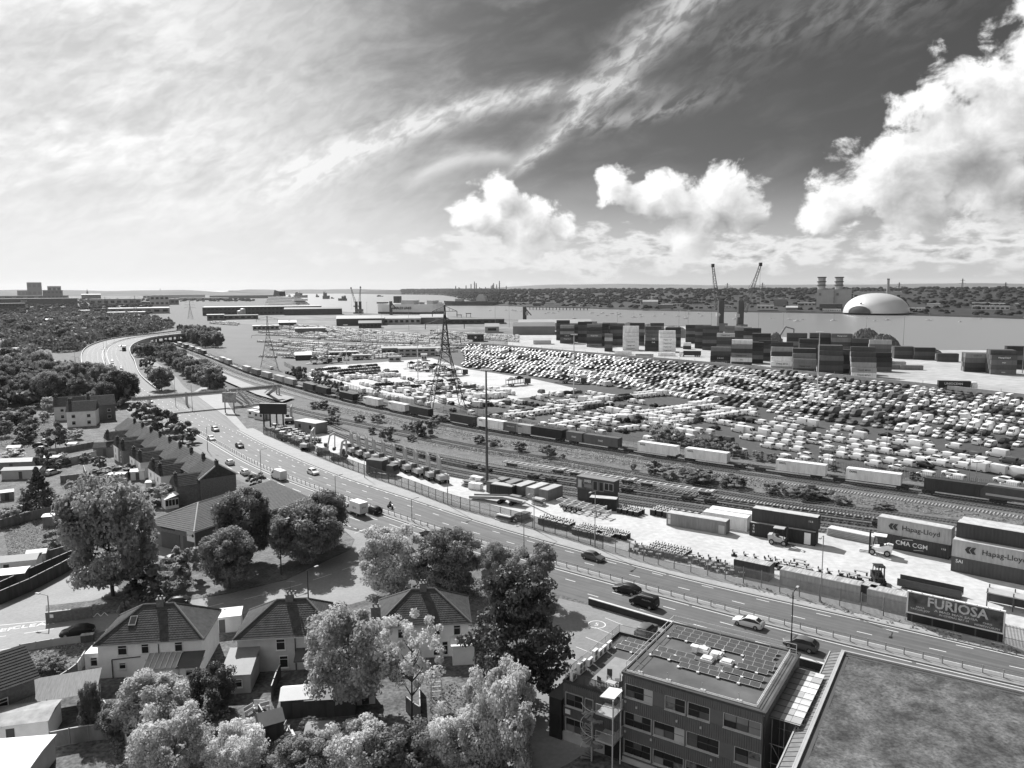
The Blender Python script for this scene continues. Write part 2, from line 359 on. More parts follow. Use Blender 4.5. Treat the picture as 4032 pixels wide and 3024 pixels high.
def zup(P, dz): return [Vector((p.x, p.y, p.z+dz)) for p in P]
NEARW = 9.6
M_f = offset(MED, -1.6); M_n = offset(MED, 0.6); FARm = match(M_f, FAR); NEARE = offset(MED, NEARW)
for a, b in zip(FARm, M_f): pass
ribbon('road_inbound', [Vector((p.x, p.y, q.z)) for p, q in zip(FARm, M_f)], M_f, asph, .012)
iw = min(range(len(MED)), key=lambda i: (MED[i]-G(520, 1560)).length)
NE2 = [p+Vector((0, 0, 0)) for p in offset(MED[:iw], 13.2)]+NEARE[iw:]
NE2 = relax(NE2, 6)
ribbon('road_outbound', M_n, NE2, asph, .012)
# kerbs, median, footpath
def kerb(name, P, w, h, mat, side=1):
    Q = offset(P, w*side); mb = MB(); a = zup(P, .0); b = zup(P, h); c = zup(Q, h); d = zup(Q, 0)
    n = len(P); mb.add(a+b+c+d, [q for i in range(n-1) for q in ((i, i+1, n+i+1, n+i), (n+i, n+i+1, 2*n+i+1, 2*n+i), (2*n+i, 2*n+i+1, 3*n+i+1, 3*n+i))])
    bm = bmesh.new(); me = mb.mesh(name, mat); bm.from_mesh(me); bmesh.ops.recalc_face_normals(bm, faces=bm.faces); bm.to_mesh(me); bm.free()
    return tag(ob(name, me), kind='structure')
kerbm = M('kerb_stone', .27, .8, .12, 1.2, world=True)
kerb('kerb_median', M_f, 2.2, .13, kerbm)
FKr = [p for p in FAR if p.y < 262]
kerb('kerb_far', FKr, .3, .13, kerbm, -1)
FP2 = offset(FKr, -5.2)
ribbon('footpath', FP2, offset(FKr, -.3), paving, .10)
NEk = [p for p in NEARE if p.y < 250]
# painted lines
LINES = MB()
def dashes(P, d, on, off, w=.15, y0=0, y1=1e9, ph=0):
    Q = resample(offset(P, d), .5); step = int(on/.5); per = int((on+off)/.5); i = int(ph/.5)
    while i+step < len(Q):
        seg = Q[i:i+step+1]
        if y0 < seg[0].y < y1:
            A = offset(seg, w/2); B = offset(seg, -w/2); LINES.strip([a+Vector((0, 0, .02)) for a in B], [a+Vector((0, 0, .02)) for a in A])
        i += per
for d in (-4.6, -7.6): dashes(MED, d, 2.0, 7.0, .16)
dashes(MED, -10.6, 1.0, 3.0, .18, 150, 330)
for d in (3.7, 6.7): dashes(MED, d, 2.0, 7.0, .16, 0, 128)
for d in (3.5, 6.4): dashes(MED, d, 4.0, 4.0, .15, 128, 210)
for d in (4, 7.2, 10.2): dashes(MED, d, 2, 7, .15, 330, 720)
dashes(MED, -1.9, 30, .5, .16); dashes(MED, 1.0, 30, .5, .16); dashes(NEARE, .3 if False else -.25, 30, .5, .18, 0, 126); dashes(FKr, .3, 30, .5, .16)
dashes(offset(MED, 10.0), 0, 1.2, 1.0, .2, 146, 166)
o = tag(ob('lane_markings', LINES.mesh('lane_markings', marking)), kind='stuff')
# slip road, gore, side streets
SLL = smoothline([G(*q) for q in [(520, 1396), (563, 1421), (620, 1460), (674, 1500), (693, 1535), (744, 1592), (800, 1640), (905, 1720)]], 4)
SLR = smoothline([G(*q) for q in [(575, 1402), (630, 1437), (687, 1478), (725, 1522), (769, 1551), (832, 1601), (886, 1640), (960, 1700)]], 4)
n_ = 60
def frac(P, n):
    L = [0]
    for a, b in zip(P, P[1:]): L.append(L[-1]+(b-a).length)
    return [resample(P, L[-1]/n*.99999)[min(i, len(resample(P, L[-1]/n*.99999))-1)] for i in range(n+1)]
ribbon('slip_road', frac(SLR, 40), frac(SLL, 40), asph, .008)
poly_sheet('bus_stop_pavement', [(760, 1545), (800, 1520), (880, 1555), (905, 1600), (930, 1640), (1013, 1735), (960, 1705), (890, 1640), (832, 1600)], .016, paving)
poly_sheet('gore_grass', [(505, 1440), (540, 1430), (600, 1475), (660, 1510), (690, 1550), (740, 1600), (790, 1640), (800, 1655), (735, 1625), (650, 1582), (590, 1530), (540, 1480)], .005, grassm)
poly_sheet('side_street', [(1345, 2078), (1397, 2125), (1379, 2166), (1307, 2198), (1126, 2284), (900, 2338), (737, 2366), (560, 2405), (365, 2425), (180, 2450), (0, 2480), (-600, 2600), (-600, 2740), (0, 2605), (60, 2590), (330, 2515), (420, 2480), (700, 2440), (900, 2425), (1100, 2400), (1380, 2380), (1501, 2345), (1465, 2324), (1450, 2293), (1560, 2262), (1780, 2240), (1700, 2170)], .008, street)
poly_sheet('service_lane', [(0, 2480), (180, 2450), (180, 2385), (365, 2365), (470, 2330), (440, 2230), (560, 2180), (720, 2215), (760, 2150), (640, 2100), (540, 2130), (350, 2190), (0, 2380), (-500, 2560), (-600, 2600)], .012, street)
poly_sheet('local_road', [(100, 1390), (180, 1400), (260, 1440), (305, 1500), (330, 1560), (240, 1560), (210, 1480), (150, 1430), (60, 1405)], .012, street)
poly_sheet('car_park', [(2200, 2355), (2620, 2458), (2700, 2700), (2250, 3000), (2060, 3100), (1900, 3000), (2040, 2800), (2150, 2550)], .008, street)
poly_sheet('island_grass', [(1345, 2086), (1395, 2125), (1377, 2163), (1305, 2195), (1126, 2280), (900, 2334), (737, 2362), (640, 2380), (690, 2300), (800, 2250), (1000, 2200), (1150, 2080), (1280, 2060)], .020, grassm)
poly_sheet('verge_grass', [(1455, 2296), (1560, 2266), (1780, 2243), (1900, 2262), (2060, 2310), (2120, 2350), (1900, 2400), (1700, 2400), (1505, 2347), (1468, 2325)], .020, grassm)
mb = MB()
def pxdash(x0, y0, x1, y1, w=.12, z=.016):
    a, b = G(x0, y0), G(x1, y1); d = (b-a).normalized(); nn = Vector((d.y, -d.x, 0))*w/2
    for q in ((a+nn, b+nn, b-nn, a-nn),): mb.quad(*[(v.x, v.y, z) for v in q])
for q in [(1346, 2245, 1422, 2217), (1232, 2284, 1306, 2260), (1110, 2322, 1190, 2299), (960, 2360, 1050, 2338), (800, 2395, 880, 2375), (95, 2494, 212, 2476), (0, 2507, 24, 2504), (0, 2462, 220, 2442), (0, 2560, 70, 2548), (1395, 2100, 1440, 2085), (1420, 2090, 1436, 2083), (1355, 2060, 1375, 2067), (1455, 2087, 1475, 2095), (1480, 2098, 1500, 2106)]: pxdash(*q)
for k in range(10): pxdash(285+k*14, 2434-(k % 2)*6+(-1)**k*4-k*1.4, 299+k*14, 2434-((k+1) % 2)*6+(-1)**(k+1)*4-(k+1)*1.4)
for k in range(6):
    a, b = (2160+k*38, 2560-k*38), (2235+k*38, 2590-k*38); pxdash(a[0]+70, a[1]+25, b[0]+70, b[1]+25, .1)
o = ob('street_markings', mb.mesh('street_markings', marking)); o['kind'] = 'stuff'
def ground_text(name, txt, x, y, size, x2, y2, sx=1.0):
    a, b = G(x, y), G(x2, y2); d = b-a; q = T(name, txt, size, marking, None, (a.x, a.y, .017), (0, 0, math.atan2(d.y, d.x)), sx=sx); q['kind'] = 'structure'; return q
ground_text('road_lettering', 'CLEAR', 130, 2463, 1.5, 175, 2457, 1.3)
ground_text('road_lettering', 'KEEP', -8, 2484, 1.5, 40, 2478, 1.3)
q = ground_text('bay_number', '5', 2350, 2459, 1.4, 2380, 2463)
mb = MB(); c = G(2350, 2459)
for k in range(20):
    a0, a1 = 2*math.pi*k/20, 2*math.pi*(k+1)/20
    mb.quad(*[(c.x+r*math.cos(a), c.y+r*math.sin(a), .017) for (r, a) in ((1.15, a0), (1.3, a0), (1.3, a1), (1.15, a1))])
struct('bay_ring', mb, marking)
# ------------------------------------------------------------------ depot yard, railway land, vehicle compound, terminal
FEN = smoothline([G(*q) for q in [(1010, 1700), (1060, 1718), (1171, 1757), (1334, 1829), (1488, 1888), (1623, 1933), (1759, 1988), (1969, 2044), (2123, 2088), (2248, 2123), (2387, 2168), (2536, 2213), (2745, 2262), (2889, 2288), (3229, 2373), (3574, 2446), (4032, 2556), (4300, 2620)]], 3)
FEN = relax(resample(FEN, 3.0), 6)
yedge = [(4300, 2215), (4032, 2165), (3746, 2120), (3460, 2090), (3100, 2040), (2620, 2000), (2200, 1970), (1900, 1905), (1760, 1872), (1560, 1795), (1400, 1735), (1330, 1712), (1180, 1700)]
poly_sheet('yard_concrete', [(p.x, p.y) for p in FEN[8:]]+[G(*q) for q in yedge], .010, pale, isworld=True)
TRN = smoothline([G(*q) for q in [(4300, 2036), (4032, 1998), (3874, 1968), (3546, 1928), (3254, 1890), (2872, 1840), (2670, 1810), (2442, 1776), (2225, 1742), (1879, 1686), (1705, 1653), (1408, 1589), (1302, 1564), (1171, 1527), (990, 1474), (915, 1444), (811, 1402), (706, 1364), (640, 1338)]], 5)[::-1]
TRN = relax(resample(TRN, 5), 20)
td = (TRN[-1]-TRN[-6]).normalized(); TRN += [TRN[-1]+td*5*k for k in range(1, 8)]
def pxl(L): return relax(resample(smoothline([G(*q) for q in L], 5), 5), 14)
TD = pxl([(960, 1545), (1126, 1600), (1352, 1652), (1578, 1697), (1900, 1764), (2162, 1803), (2442, 1850), (2800, 1918), (3250, 1985), (3747, 2052), (4032, 2092), (4300, 2130)])
TE = pxl([(1300, 1690), (1470, 1737), (1800, 1797), (2000, 1837), (2360, 1884), (2760, 1950), (3100, 1996), (3460, 2046), (4032, 2122), (4300, 2160)])
TF = pxl([(1250, 1650), (1400, 1712), (1546, 1768), (1714, 1817), (1936, 1862), (2207, 1903), (2469, 1936), (2795, 1982), (3357, 2058), (4032, 2148), (4300, 2186)])
poly_sheet('railway_land', [G(620, 1342), G(700, 1352)]+offset(TRN[4:], -13)+[G(4300, 2215), G(4032, 2162), G(3746, 2117), G(3460, 2087), G(3100, 2036), G(2620, 1997), G(2200, 1966), G(1900, 1902), G(1760, 1868), G(1560, 1790), G(1330, 1706), G(1100, 1655), G(960, 1590), G(800, 1500), G(690, 1420)], .005, cess, isworld=True)
rail_m = M('rail_steel', .5, .35, .1, 1, metal=.6); sleep_p = M('concrete_sleeper', .42, .8, .2, 2, world=True); sleep_d = M('timber_sleeper', .07, .85, .2, 2, world=True)
def track(P, bright, name='railway_track', bal=True):
    t = thing(name, None, None); t['kind'] = 'structure'
    if bal:
        b = ribbon('ballast_bed', offset(P, -1.9), offset(P, 1.9), ballast, .012); b.parent = t; del b['kind']
    for s in (-.72, .72):
        mb = MB(); L = offset(P, s-.05); R = offset(P, s+.05); n = len(P)
        mb.add(zup(L, .05)+zup(L, .22)+zup(R, .22)+zup(R, .05), [q for i in range(n-1) for q in ((i, i+1, n+i+1, n+i), (n+i, n+i+1, 2*n+i+1, 2*n+i), (2*n+i, 2*n+i+1, 3*n+i+1, 3*n+i))])
        part('rail', mb, rail_m, t)
    mb = MB()
    for a, b in zip(P, P[1:]):
        n = 7; rz = math.atan2((b-a).y, (b-a).x)
        for k in range(n):
            c = a.lerp(b, k/n); mb.box((c.x, c.y, .07), (.28, 2.5, .12), rz)
    s = part('sleepers', mb, sleep_p if bright else sleep_d, t); s['kind'] = 'stuff'
    return t
track(TRN, False); track(offset(TRN, 4.6), False); track(offset(TRN, 9.4), True); track(offset(TRN[:-10], -5.2), False)
track(TD, False); track(offset(TD, 4.0), False); track(TE, True); track(TF, False); track(offset(TF, 4.4), False); track(offset(TF[10:], 8.4), False)
poly_sheet('compound_asphalt', offset(TRN[30:], -14.0)+[G(4300, 1900), G(4300, 1598), G(4032, 1562), G(3272, 1480), G(2700, 1426), G(2300, 1392), G(2000, 1366), G(1700, 1345), G(1350, 1310), G(1180, 1290), G(900, 1275), G(830, 1275), G(830, 1300), G(900, 1395)], .006, asph_lot, isworld=True)
poly_sheet('pale_apron', [(1180, 1480), (1290, 1440), (1450, 1430), (1700, 1410), (1850, 1455), (2100, 1492), (2270, 1530), (2200, 1555), (1990, 1572), (1900, 1600), (1760, 1592), (1500, 1555), (1330, 1520)], .010, pale)
poly_sheet('terminal_concrete', [(2000, 1366), (2300, 1392), (2700, 1424), (3272, 1478), (4032, 1560), (4300, 1590), (4600, 1500), (4300, 1382), (4032, 1379), (3663, 1378), (3300, 1347), (2950, 1314), (2700, 1285), (2300, 1290), (2000, 1320)], .010, quayc)
poly_sheet('dock_apron', [(1240, 1222), (1500, 1239), (1745, 1245), (2100, 1265), (2690, 1285), (2300, 1290), (2000, 1320), (1980, 1364), (1700, 1343), (1350, 1308), (1180, 1288), (900, 1273), (830, 1262), (900, 1225)], .010, farground)
poly_sheet('station_platform', [(790, 1462), (830, 1455), (960, 1510), (1060, 1548), (1160, 1572), (1110, 1590), (1010, 1560), (900, 1512)], .9, street)
# dock reclaimed ground, far side of the river
FS = [G(900, 1160, -3), G(1224, 1155, -3), G(1587, 1160, -3), G(1746, 1163, -3), G(1900, 1195, -3), G(2000, 1205, -3), G(2318, 1215, -3), G(2636, 1225, -3), G(3100, 1232, -3), G(3678, 1245, -3), G(4032, 1257, -3), G(5200, 1300, -3)]
def terr(name, line, dist, hts, mat, seed, bumps=3.0, n=160):
    line = resample(smoothline([(p.x, p.y, 0) for p in line], 60), 60); r = random.Random(seed); N = len(line); K = len(dist); vs = []; fs = []
    for i, p in enumerate(line):
        d = Vector((p.x, p.y, 0)).normalized()
        for k in range(K):
            q = p+d*dist[k]; j = (math.sin(i*.37+k)+math.sin(i*.11+k*2.1)+math.sin(i*.73))/3
            vs.append((q.x, q.y, hts[k]+(j*bumps if k > 1 else 0)))
    for i in range(N-1):
        for k in range(K-1): fs.append((i*K+k, (i+1)*K+k, (i+1)*K+k+1, i*K+k+1))
    mb = MB(); mb.add(vs, fs); o = struct(name, mb, mat, 60)
    bm = bmesh.new(); bm.from_mesh(o.data); bmesh.ops.recalc_face_normals(bm, faces=bm.faces)
    if sum(f.normal.z for f in bm.faces) < 0: bmesh.ops.reverse_faces(bm, faces=bm.faces)
    bm.to_mesh(o.data); bm.free(); return o
woodg = two_scale('woodland_ground', .024, .3, .02, .3, .1, rough=.9)
terr('far_shore', FS, [0, 3, 60, 300, 700, 1200, 2000, 3500], [-5, -1.5, 0, 2, 10, 22, 30, 32], woodg, 3)
hillm = two_scale('far_hills_ground', .10, .2, .001, .2, .004, rough=.9)
def hills(name, p0, p1, base, hh, depth, seed):
    r = random.Random(seed); n = 90; vs = []; fs = []; ph = [r.uniform(0, 6) for _ in range(6)]
    for i in range(n+1):
        t = i/n; p = Vector(p0).lerp(Vector(p1), t); d = p.normalized(); e = min(1, 6*t, 6*(1-t)); e = e*e*(3-2*e)
        h = hh*e*(.75+.12*math.sin(7*t+ph[0])+.08*math.sin(17*t+ph[1])+.04*math.sin(41*t+ph[2])+.02*math.sin(90*t+ph[3]))
        for k, (dd, f) in enumerate(((0, 0), (.25, .55), (.5, 1), (1, .8))): q = p+d*depth*dd; vs.append((q.x, q.y, base+(h-base)*f))
    for i in range(n):
        for k in range(3): fs.append((i*4+k, (i+1)*4+k, (i+1)*4+k+1, i*4+k+1))
    mb = MB(); mb.add(vs, fs[:]); o = struct(name, mb, hillm, 60)
    bm = bmesh.new(); bm.from_mesh(o.data); bmesh.ops.recalc_face_normals(bm, faces=bm.faces)
    if sum(f.normal.z for f in bm.faces) < 0: bmesh.ops.reverse_faces(bm, faces=bm.faces)
    bm.to_mesh(o.data); bm.free(); return o
hills('far_hills', (-1500, 12000, 0), (13000, 10000, 0), -4, 115, 3000, 1)
hills('near_spit_hills', (-3600, 9000, 0), (300, 7600, 0), -4, 52, 1500, 2)
hills('city_hills', (-7500, 5200, 0), (-1900, 6600, 0), -4, 62, 1500, 5)
# ------------------------------------------------------------------ vehicles
def vbody(st):
    mb = MB(); R = []
    for (x, zb, wb, zl, wt, zt) in st:
        R.append([(x, -wb*.9, zb), (x, -wb, zb+.18), (x, -wb, zl), (x, -wt, zt-.04), (x, -wt*.86, zt), (x, wt*.86, zt), (x, wt, zt-.04), (x, wb, zl), (x, wb, zb+.18), (x, wb*.9, zb)])
    n = len(R[0]); vs = [p for r in R for p in r]; fs = []
    for i in range(len(R)-1):
        for k in range(n): fs.append((i*n+k, (i+1)*n+k, (i+1)*n+(k+1) % n, i*n+(k+1) % n))
    fs += [tuple(range(n-1, -1, -1)), tuple((len(R)-1)*n+k for k in range(n))]
    return mb.add(vs, [f[::-1] for f in fs])
def lerp3(a, b, t): return tuple(a[i]+(b[i]-a[i])*t for i in range(3))
def inset(q, s, off):                       # shrink a quad and lift it off its face
    v = [Vector(p) for p in q]; c = sum(v, Vector())/len(v); nrm = (v[1]-v[0]).cross(v[2]-v[0]).normalized()
    return [c+(p-c)*s+nrm*off for p in v]
def side_glass(st, i, j, sgn, f0=0., f1=1., zs=.12):
    def pt(s, top): x, zb, wb, zl, wt, zt = s; return Vector((x, sgn*wt, zt-.04)) if top else Vector((x, sgn*wb, zl))
    mb = MB()
    for k in range(i, j):
        a, b, c, d = pt(st[k], 0), pt(st[k+1], 0), pt(st[k+1], 1), pt(st[k], 1)
        q = [a.lerp(d, zs), b.lerp(c, zs), b.lerp(c, .93), a.lerp(d, .93)]
        if k == i: q[0] = q[0].lerp(q[1], f0); q[3] = q[3].lerp(q[2], f0)
        if k == j-1: q[1] = q[0].lerp(q[1], f1) if f1 < 1 else q[1]; q[2] = q[3].lerp(q[2], f1) if f1 < 1 else q[2]
        nn = (q[1]-q[0]).cross(q[3]-q[0]).normalized()
        if nn.y*sgn < 0: q = q[::-1]; nn = -nn
        mb.quad(*[p+nn*.012 for p in q])
    return mb
def top_glass(st, i, lo=.08, hi=.94, w=.93):
    a, b = st[i], st[i+1]
    def pt(s, y): return Vector((s[0], y*s[4]*.95*w, s[5]))
    q = [pt(a, -1), pt(a, 1), pt(b, 1), pt(b, -1)]; q = [q[0].lerp(q[3], lo), q[1].lerp(q[2], lo), q[1].lerp(q[2], hi), q[0].lerp(q[3], hi)]
    nn = (q[1]-q[0]).cross(q[2]-q[0]).normalized()
    if nn.z < 0: q = q[::-1]; nn = -nn
    return MB().quad(*[p+nn*.015 for p in q])
def wheel_mesh(r, w):
    mb = MB(); mb.mi = 0; mb.bar((0, -w/2, 0), (0, w/2, 0), r, 14); mb.mi = 1
    for s in (-1, 1): mb.bar((0, s*w/2, 0), (0, s*(w/2+.012), 0), r*.6, 10)
    return mb.mesh('wheel', [rubber, steel], 40)
SPEC = {
 'car': ([(2.16, .30, .60, .50, .52, .56), (2.08, .22, .76, .62, .66, .70), (1.75, .18, .87, .72, .74, .82), (.98, .18, .9, .86, .78, .96), (.22, .18, .9, .90, .63, 1.40), (-.35, .18, .9, .92, .65, 1.46), (-1.15, .18, .9, .94, .62, 1.42), (-1.92, .2, .87, .96, .6, 1.02), (-2.10, .26, .8, .8, .7, .86), (-2.16, .32, .72, .6, .62, .66)], 3, (3, 7), 6, 1.30, -1.32, .32, .02),
 'suv': ([(2.2, .36, .66, .62, .58, .7), (2.1, .27, .82, .78, .72, .9), (1.75, .24, .92, .88, .8, 1.0), (1.05, .24, .94, 1.0, .82, 1.1), (.45, .24, .94, 1.04, .68, 1.58), (-.35, .24, .94, 1.05, .7, 1.66), (-1.55, .24, .94, 1.06, .67, 1.6), (-2.08, .27, .9, 1.06, .66, 1.14), (-2.2, .33, .84, .9, .74, .98)], 3, (3, 7), 6, 1.32, -1.34, .36, .02),
 'small_van': ([(2.2, .32, .68, .6, .6, .7), (2.1, .24, .84, .8, .74, .94), (1.55, .2, .91, 1.0, .8, 1.12), (.75, .2, .92, 1.08, .72, 1.72), (.35, .2, .92, 1.1, .76, 1.82), (-1.9, .2, .92, 1.1, .77, 1.84), (-2.12, .22, .92, 1.1, .74, 1.74), (-2.2, .26, .9, 1.0, .8, 1.1)], 2, (2, 4), None, 1.38, -1.42, .33, .4),
 'large_van': ([(2.95, .4, .74, .7, .66, .82), (2.82, .28, .92, .95, .82, 1.12), (2.3, .24, .99, 1.2, .86, 1.34), (1.45, .24, 1.0, 1.3, .8, 2.2), (.9, .24, 1.0, 1.3, .84, 2.5), (-2.6, .24, 1.0, 1.3, .86, 2.52), (-2.8, .28, .98, 1.3, .84, 2.4)], 2, (2, 4), None, 1.9, -1.75, .36, .35),
}
def paint(tone, v): return M('paint_'+tone, v, .5, .03, .6, spec=.3, rnd=.06)
TONES = {'white': paint('white', .78), 'silver': paint('silver', .36), 'grey': paint('grey', .11), 'black': paint('black', .014)}
VPROTO = {}; VLOW = {}
def vproto(kind, tone):
    if (kind, tone) in VPROTO: return VPROTO[(kind, tone)]
    st, wi, (sa, sb), ri, xf, xr, wr, f1 = SPEC[kind]; ps = []
    ps.append(('body', vbody(st).mesh('body', TONES[tone], 38)))
    ps.append(('windscreen', top_glass(st, wi).mesh('windscreen', glass)))
    if ri: ps.append(('rear_window', top_glass(st, ri, .12, .85).mesh('rear_window', glass)))
    elif kind == 'small_van' or kind == 'large_van':
        s = st[-2]; h0, h1 = s[3]+.08, s[5]-.22; x = st[-1][0]-.02 if kind == 'small_van' else s[0]-.05
        x = min(st[-1][0], s[0])-.012
        ps.append(('rear_window', MB().quad((x, -.6, h0), (x, .6, h0), (x, .55, h1), (x, -.55, h1)).mesh('rear_window', glass if kind == 'small_van' else TONES[tone])))
    for s in (-1, 1): ps.append(('side_window', side_glass(st, sa, sb, s, .12 if ri else .1, 1 if ri else .75).mesh('side_window', glass)))
    wm = wheel_mesh(wr, .2)
    for x in (xf, xr):
        for s in (-1, 1): ps.append(('wheel', wm, (x, s*(st[3][2]-.09), wr)))
    hl = MB().box((0, 0, 0), (.1, .3, .14)).mesh('headlight', lens); tl = MB().box((0, 0, 0), (.06, .14, .26)).mesh('tail_light', mgrey)
    s1 = st[1]
    for s in (-1, 1): ps.append(('headlight', hl, (s1[0]-.03, s*s1[2]*.78, s1[3]-.02)))
    VPROTO[(kind, tone)] = Proto(ps); return VPROTO[(kind, tone)]
def vlow(kind):                             # plain far version: body faces + glass faces
    if kind not in VLOW:
        st, wi, (sa, sb), ri, xf, xr, wr, f1 = SPEC[kind]; b = vbody(st); g = MB()
        for q in [top_glass(st, wi), side_glass(st, sa, sb, -1), side_glass(st, sa, sb, 1)]+([top_glass(st, ri)] if ri else []): g.add(q.v, q.f)
        for x in (xf, xr):
            for s in (-1, 1): g.box((x, s*(st[3][2]-.08), wr), (wr*1.8, .2, wr*2))
        VLOW[kind] = (b, g)
    return VLOW[kind]
VEH = []                                    # (x, y, heading, kind, tone, description-without-colour)
WORD = {'car': 'hatchback car', 'suv': 'estate car', 'small_van': 'small van', 'large_van': 'high-roofed van'}
def inside(p, poly):
    c = False; j = len(poly)-1
    for i in range(len(poly)):
        a, b = poly[i], poly[j]
        if (a[1] > p[1]) != (b[1] > p[1]) and p[0] < (b[0]-a[0])*(p[1]-a[1])/(b[1]-a[1])+a[0]: c = not c
        j = i
    return c
def pick(mixs, r):
    x = r.random()*sum(m[2] for m in mixs)
    for k, t, w in mixs:
        x -= w
        if x <= 0: return k, t
    return mixs[0][:2]
MIXV = [('small_van', 'white', 6), ('large_van', 'white', 3), ('car', 'white', 3), ('suv', 'white', 1.2), ('car', 'black', 4), ('suv', 'black', 2), ('suv', 'grey', 1.4), ('car', 'grey', 2), ('car', 'silver', 1), ('small_van', 'grey', .8), ('large_van', 'grey', .5)]
MIXC = [('car', 'black', 4), ('suv', 'black', 2), ('car', 'grey', 3), ('suv', 'grey', 1.5), ('car', 'white', 1.5), ('car', 'silver', 1.5)]
MIXS = [('small_van', 'white', 8), ('large_van', 'white', 1), ('small_van', 'grey', 1.2), ('suv', 'black', .7), ('car', 'black', .5)]
MIXF = [('small_van', 'white', 6), ('large_van', 'white', 4), ('suv', 'white', 3), ('car', 'white', 2), ('car', 'grey', 1), ('car', 'black', 1)]
def row(P, pitch, head, mixs, drop, where, r, jit=.15, runs=True):
    P = [P[0].lerp(P[1], r.random())]+list(P[1:]); Q = resample(P, pitch); cur = None; left = 0; out = []
    for q in Q:
        if left <= 0: cur = pick(mixs, r); left = r.randint(1, 3) if runs else 1
        left -= 1
        if r.random() < drop: continue
        k, t = cur
        out.append((q.x+r.uniform(-jit, jit), q.y+r.uniform(-jit, jit), head+r.uniform(-.04, .04)+(math.pi if r.random() < .04 else 0), k, t, where))
    VEH.extend(out)
r = random.Random(11)
# the dense mass between the compound road and the terminal wall
FRONT = smoothline([G(*q) for q in [(1823, 1445), (2089, 1479), (2297, 1508), (2501, 1535), (2776, 1580), (2971, 1612), (3242, 1655), (3465, 1684), (3663, 1717), (3964, 1770), (4300, 1835)]], 4)
WALLP = smoothline([G(*q) for q in [(1830, 1356), (2000, 1369), (2300, 1396), (2700, 1430), (3000, 1458), (3272, 1486), (3700, 1532), (4032, 1570), (4350, 1606)]], 4)
A, B = frac(FRONT, 80), frac(WALLP, 80)
NR = 14
for k in range(NR):
    f = k/NR; P = [a.lerp(b, f) for a, b in zip(A, B)]
    d = (P[60]-P[20]).normalized(); head = math.atan2(-d.x, d.y)+math.pi  # facing the compound road
    head = math.atan2(-abs(d.x)*1.0, -abs(d.y)*1.0) if False else math.atan2(d.y, d.x)-math.pi/2
    row(P, 4.2, head, MIXV, .08, 'packed compound row %s' % nth(k), r)
# vans in slanting double rows in the middle of the compound
HV = rad(148)
def pxrow(pts, pitch, mixs, drop, where, head=HV, double=True):
    P = smoothline([G(*q) for q in pts], 2); row(P, pitch, head, mixs, drop, where+(', outer' if double else ''), r, .1)
    if double: row([p+Vector((math.cos(head), math.sin(head), 0))*-5.6 for p in P], pitch, head+math.pi*(0 if r.random() < .6 else 1), mixs, drop, where+', inner', r, .1)
pxrow([(1935, 1643), (2110, 1622), (2365, 1592)], 2.7, MIXS, .08, 'double row nearest the lattice pylon')
pxrow([(2160, 1688), (2400, 1652), (2760, 1600)], 2.7, MIXS, .06, 'long double row in mid compound')
pxrow([(2440, 1700), (2530, 1688)], 2.8, MIXS, .0, 'the short row by the compound gate', double=False)
pxrow([(2560, 1672), (2780, 1640), (2900, 1622)], 2.7, MIXS, .05, 'double row at the shrubby corner')
pxrow([(2200, 1592), (2400, 1570), (2570, 1552)], 2.8, MIXS, .15, 'double row behind the pale apron')
pxrow([(1870, 1604), (2010, 1590)], 2.9, MIXS, .1, 'the short row beside the pylon fence', double=False)
pxrow([(2180, 1556), (2310, 1545)], 3.2, MIXC, .1, 'the row below the tall mast', double=False)
pxrow([(2140, 1566), (2200, 1558)], 9, MIXS, 0, 'the open asphalt near the pale apron', double=False)
pxrow([(2040, 1592), (2060, 1590)], 9, MIXS, 0, 'the empty asphalt by itself', double=False)
# right-hand field of vans seen from behind
A2 = frac(smoothline([p+Vector((-.62, -.78, 0))*14 for p in FRONT[38:]], 4), 50); B2 = frac([p for p in offset(TRN[62:], -17)], 50)
for k in range(8):
    f = k/7.0; P = [a.lerp(b, f) for a, b in zip(A2, B2)]
    row(P[2:] if k else P[10:], 4.3 if k < 6 else 6.0, rad(118), MIXS if k % 3 else MIXF, .30 if k < 6 else .5, 'right-hand open row %s' % nth(k), r, .5)
# cars and trucks on the pale apron
for k, (a, b) in enumerate([((1225, 1462), (1480, 1440)), ((1240, 1472), (1500, 1450)), ((1262, 1482), (1530, 1460)), ((1290, 1490), (1560, 1468))]):
    pxrow([a, b], 2.9, MIXC, .12, 'left apron row %s' % nth(k), rad(140), False)
for k, (a, b) in enumerate([((1480, 1520), (1800, 1500)), ((1500, 1534), (1840, 1512)), ((1540, 1548), (1880, 1526)), ((1620, 1560), (1900, 1540))]):
    pxrow([a, b], 3.0, MIXC if k != 2 else MIXV, .15, 'pylon apron row %s' % nth(k), rad(145), False)
for k, (a, b) in enumerate([((1360, 1494), (1600, 1480)), ((1830, 1562), (2000, 1552)), ((1840, 1575), (2000, 1563))]):
    pxrow([a, b], 3.1, [('large_van', 'white', 1), ('small_van', 'white', 1)], .1, 'apron edge row %s' % nth(k), rad(150), False)
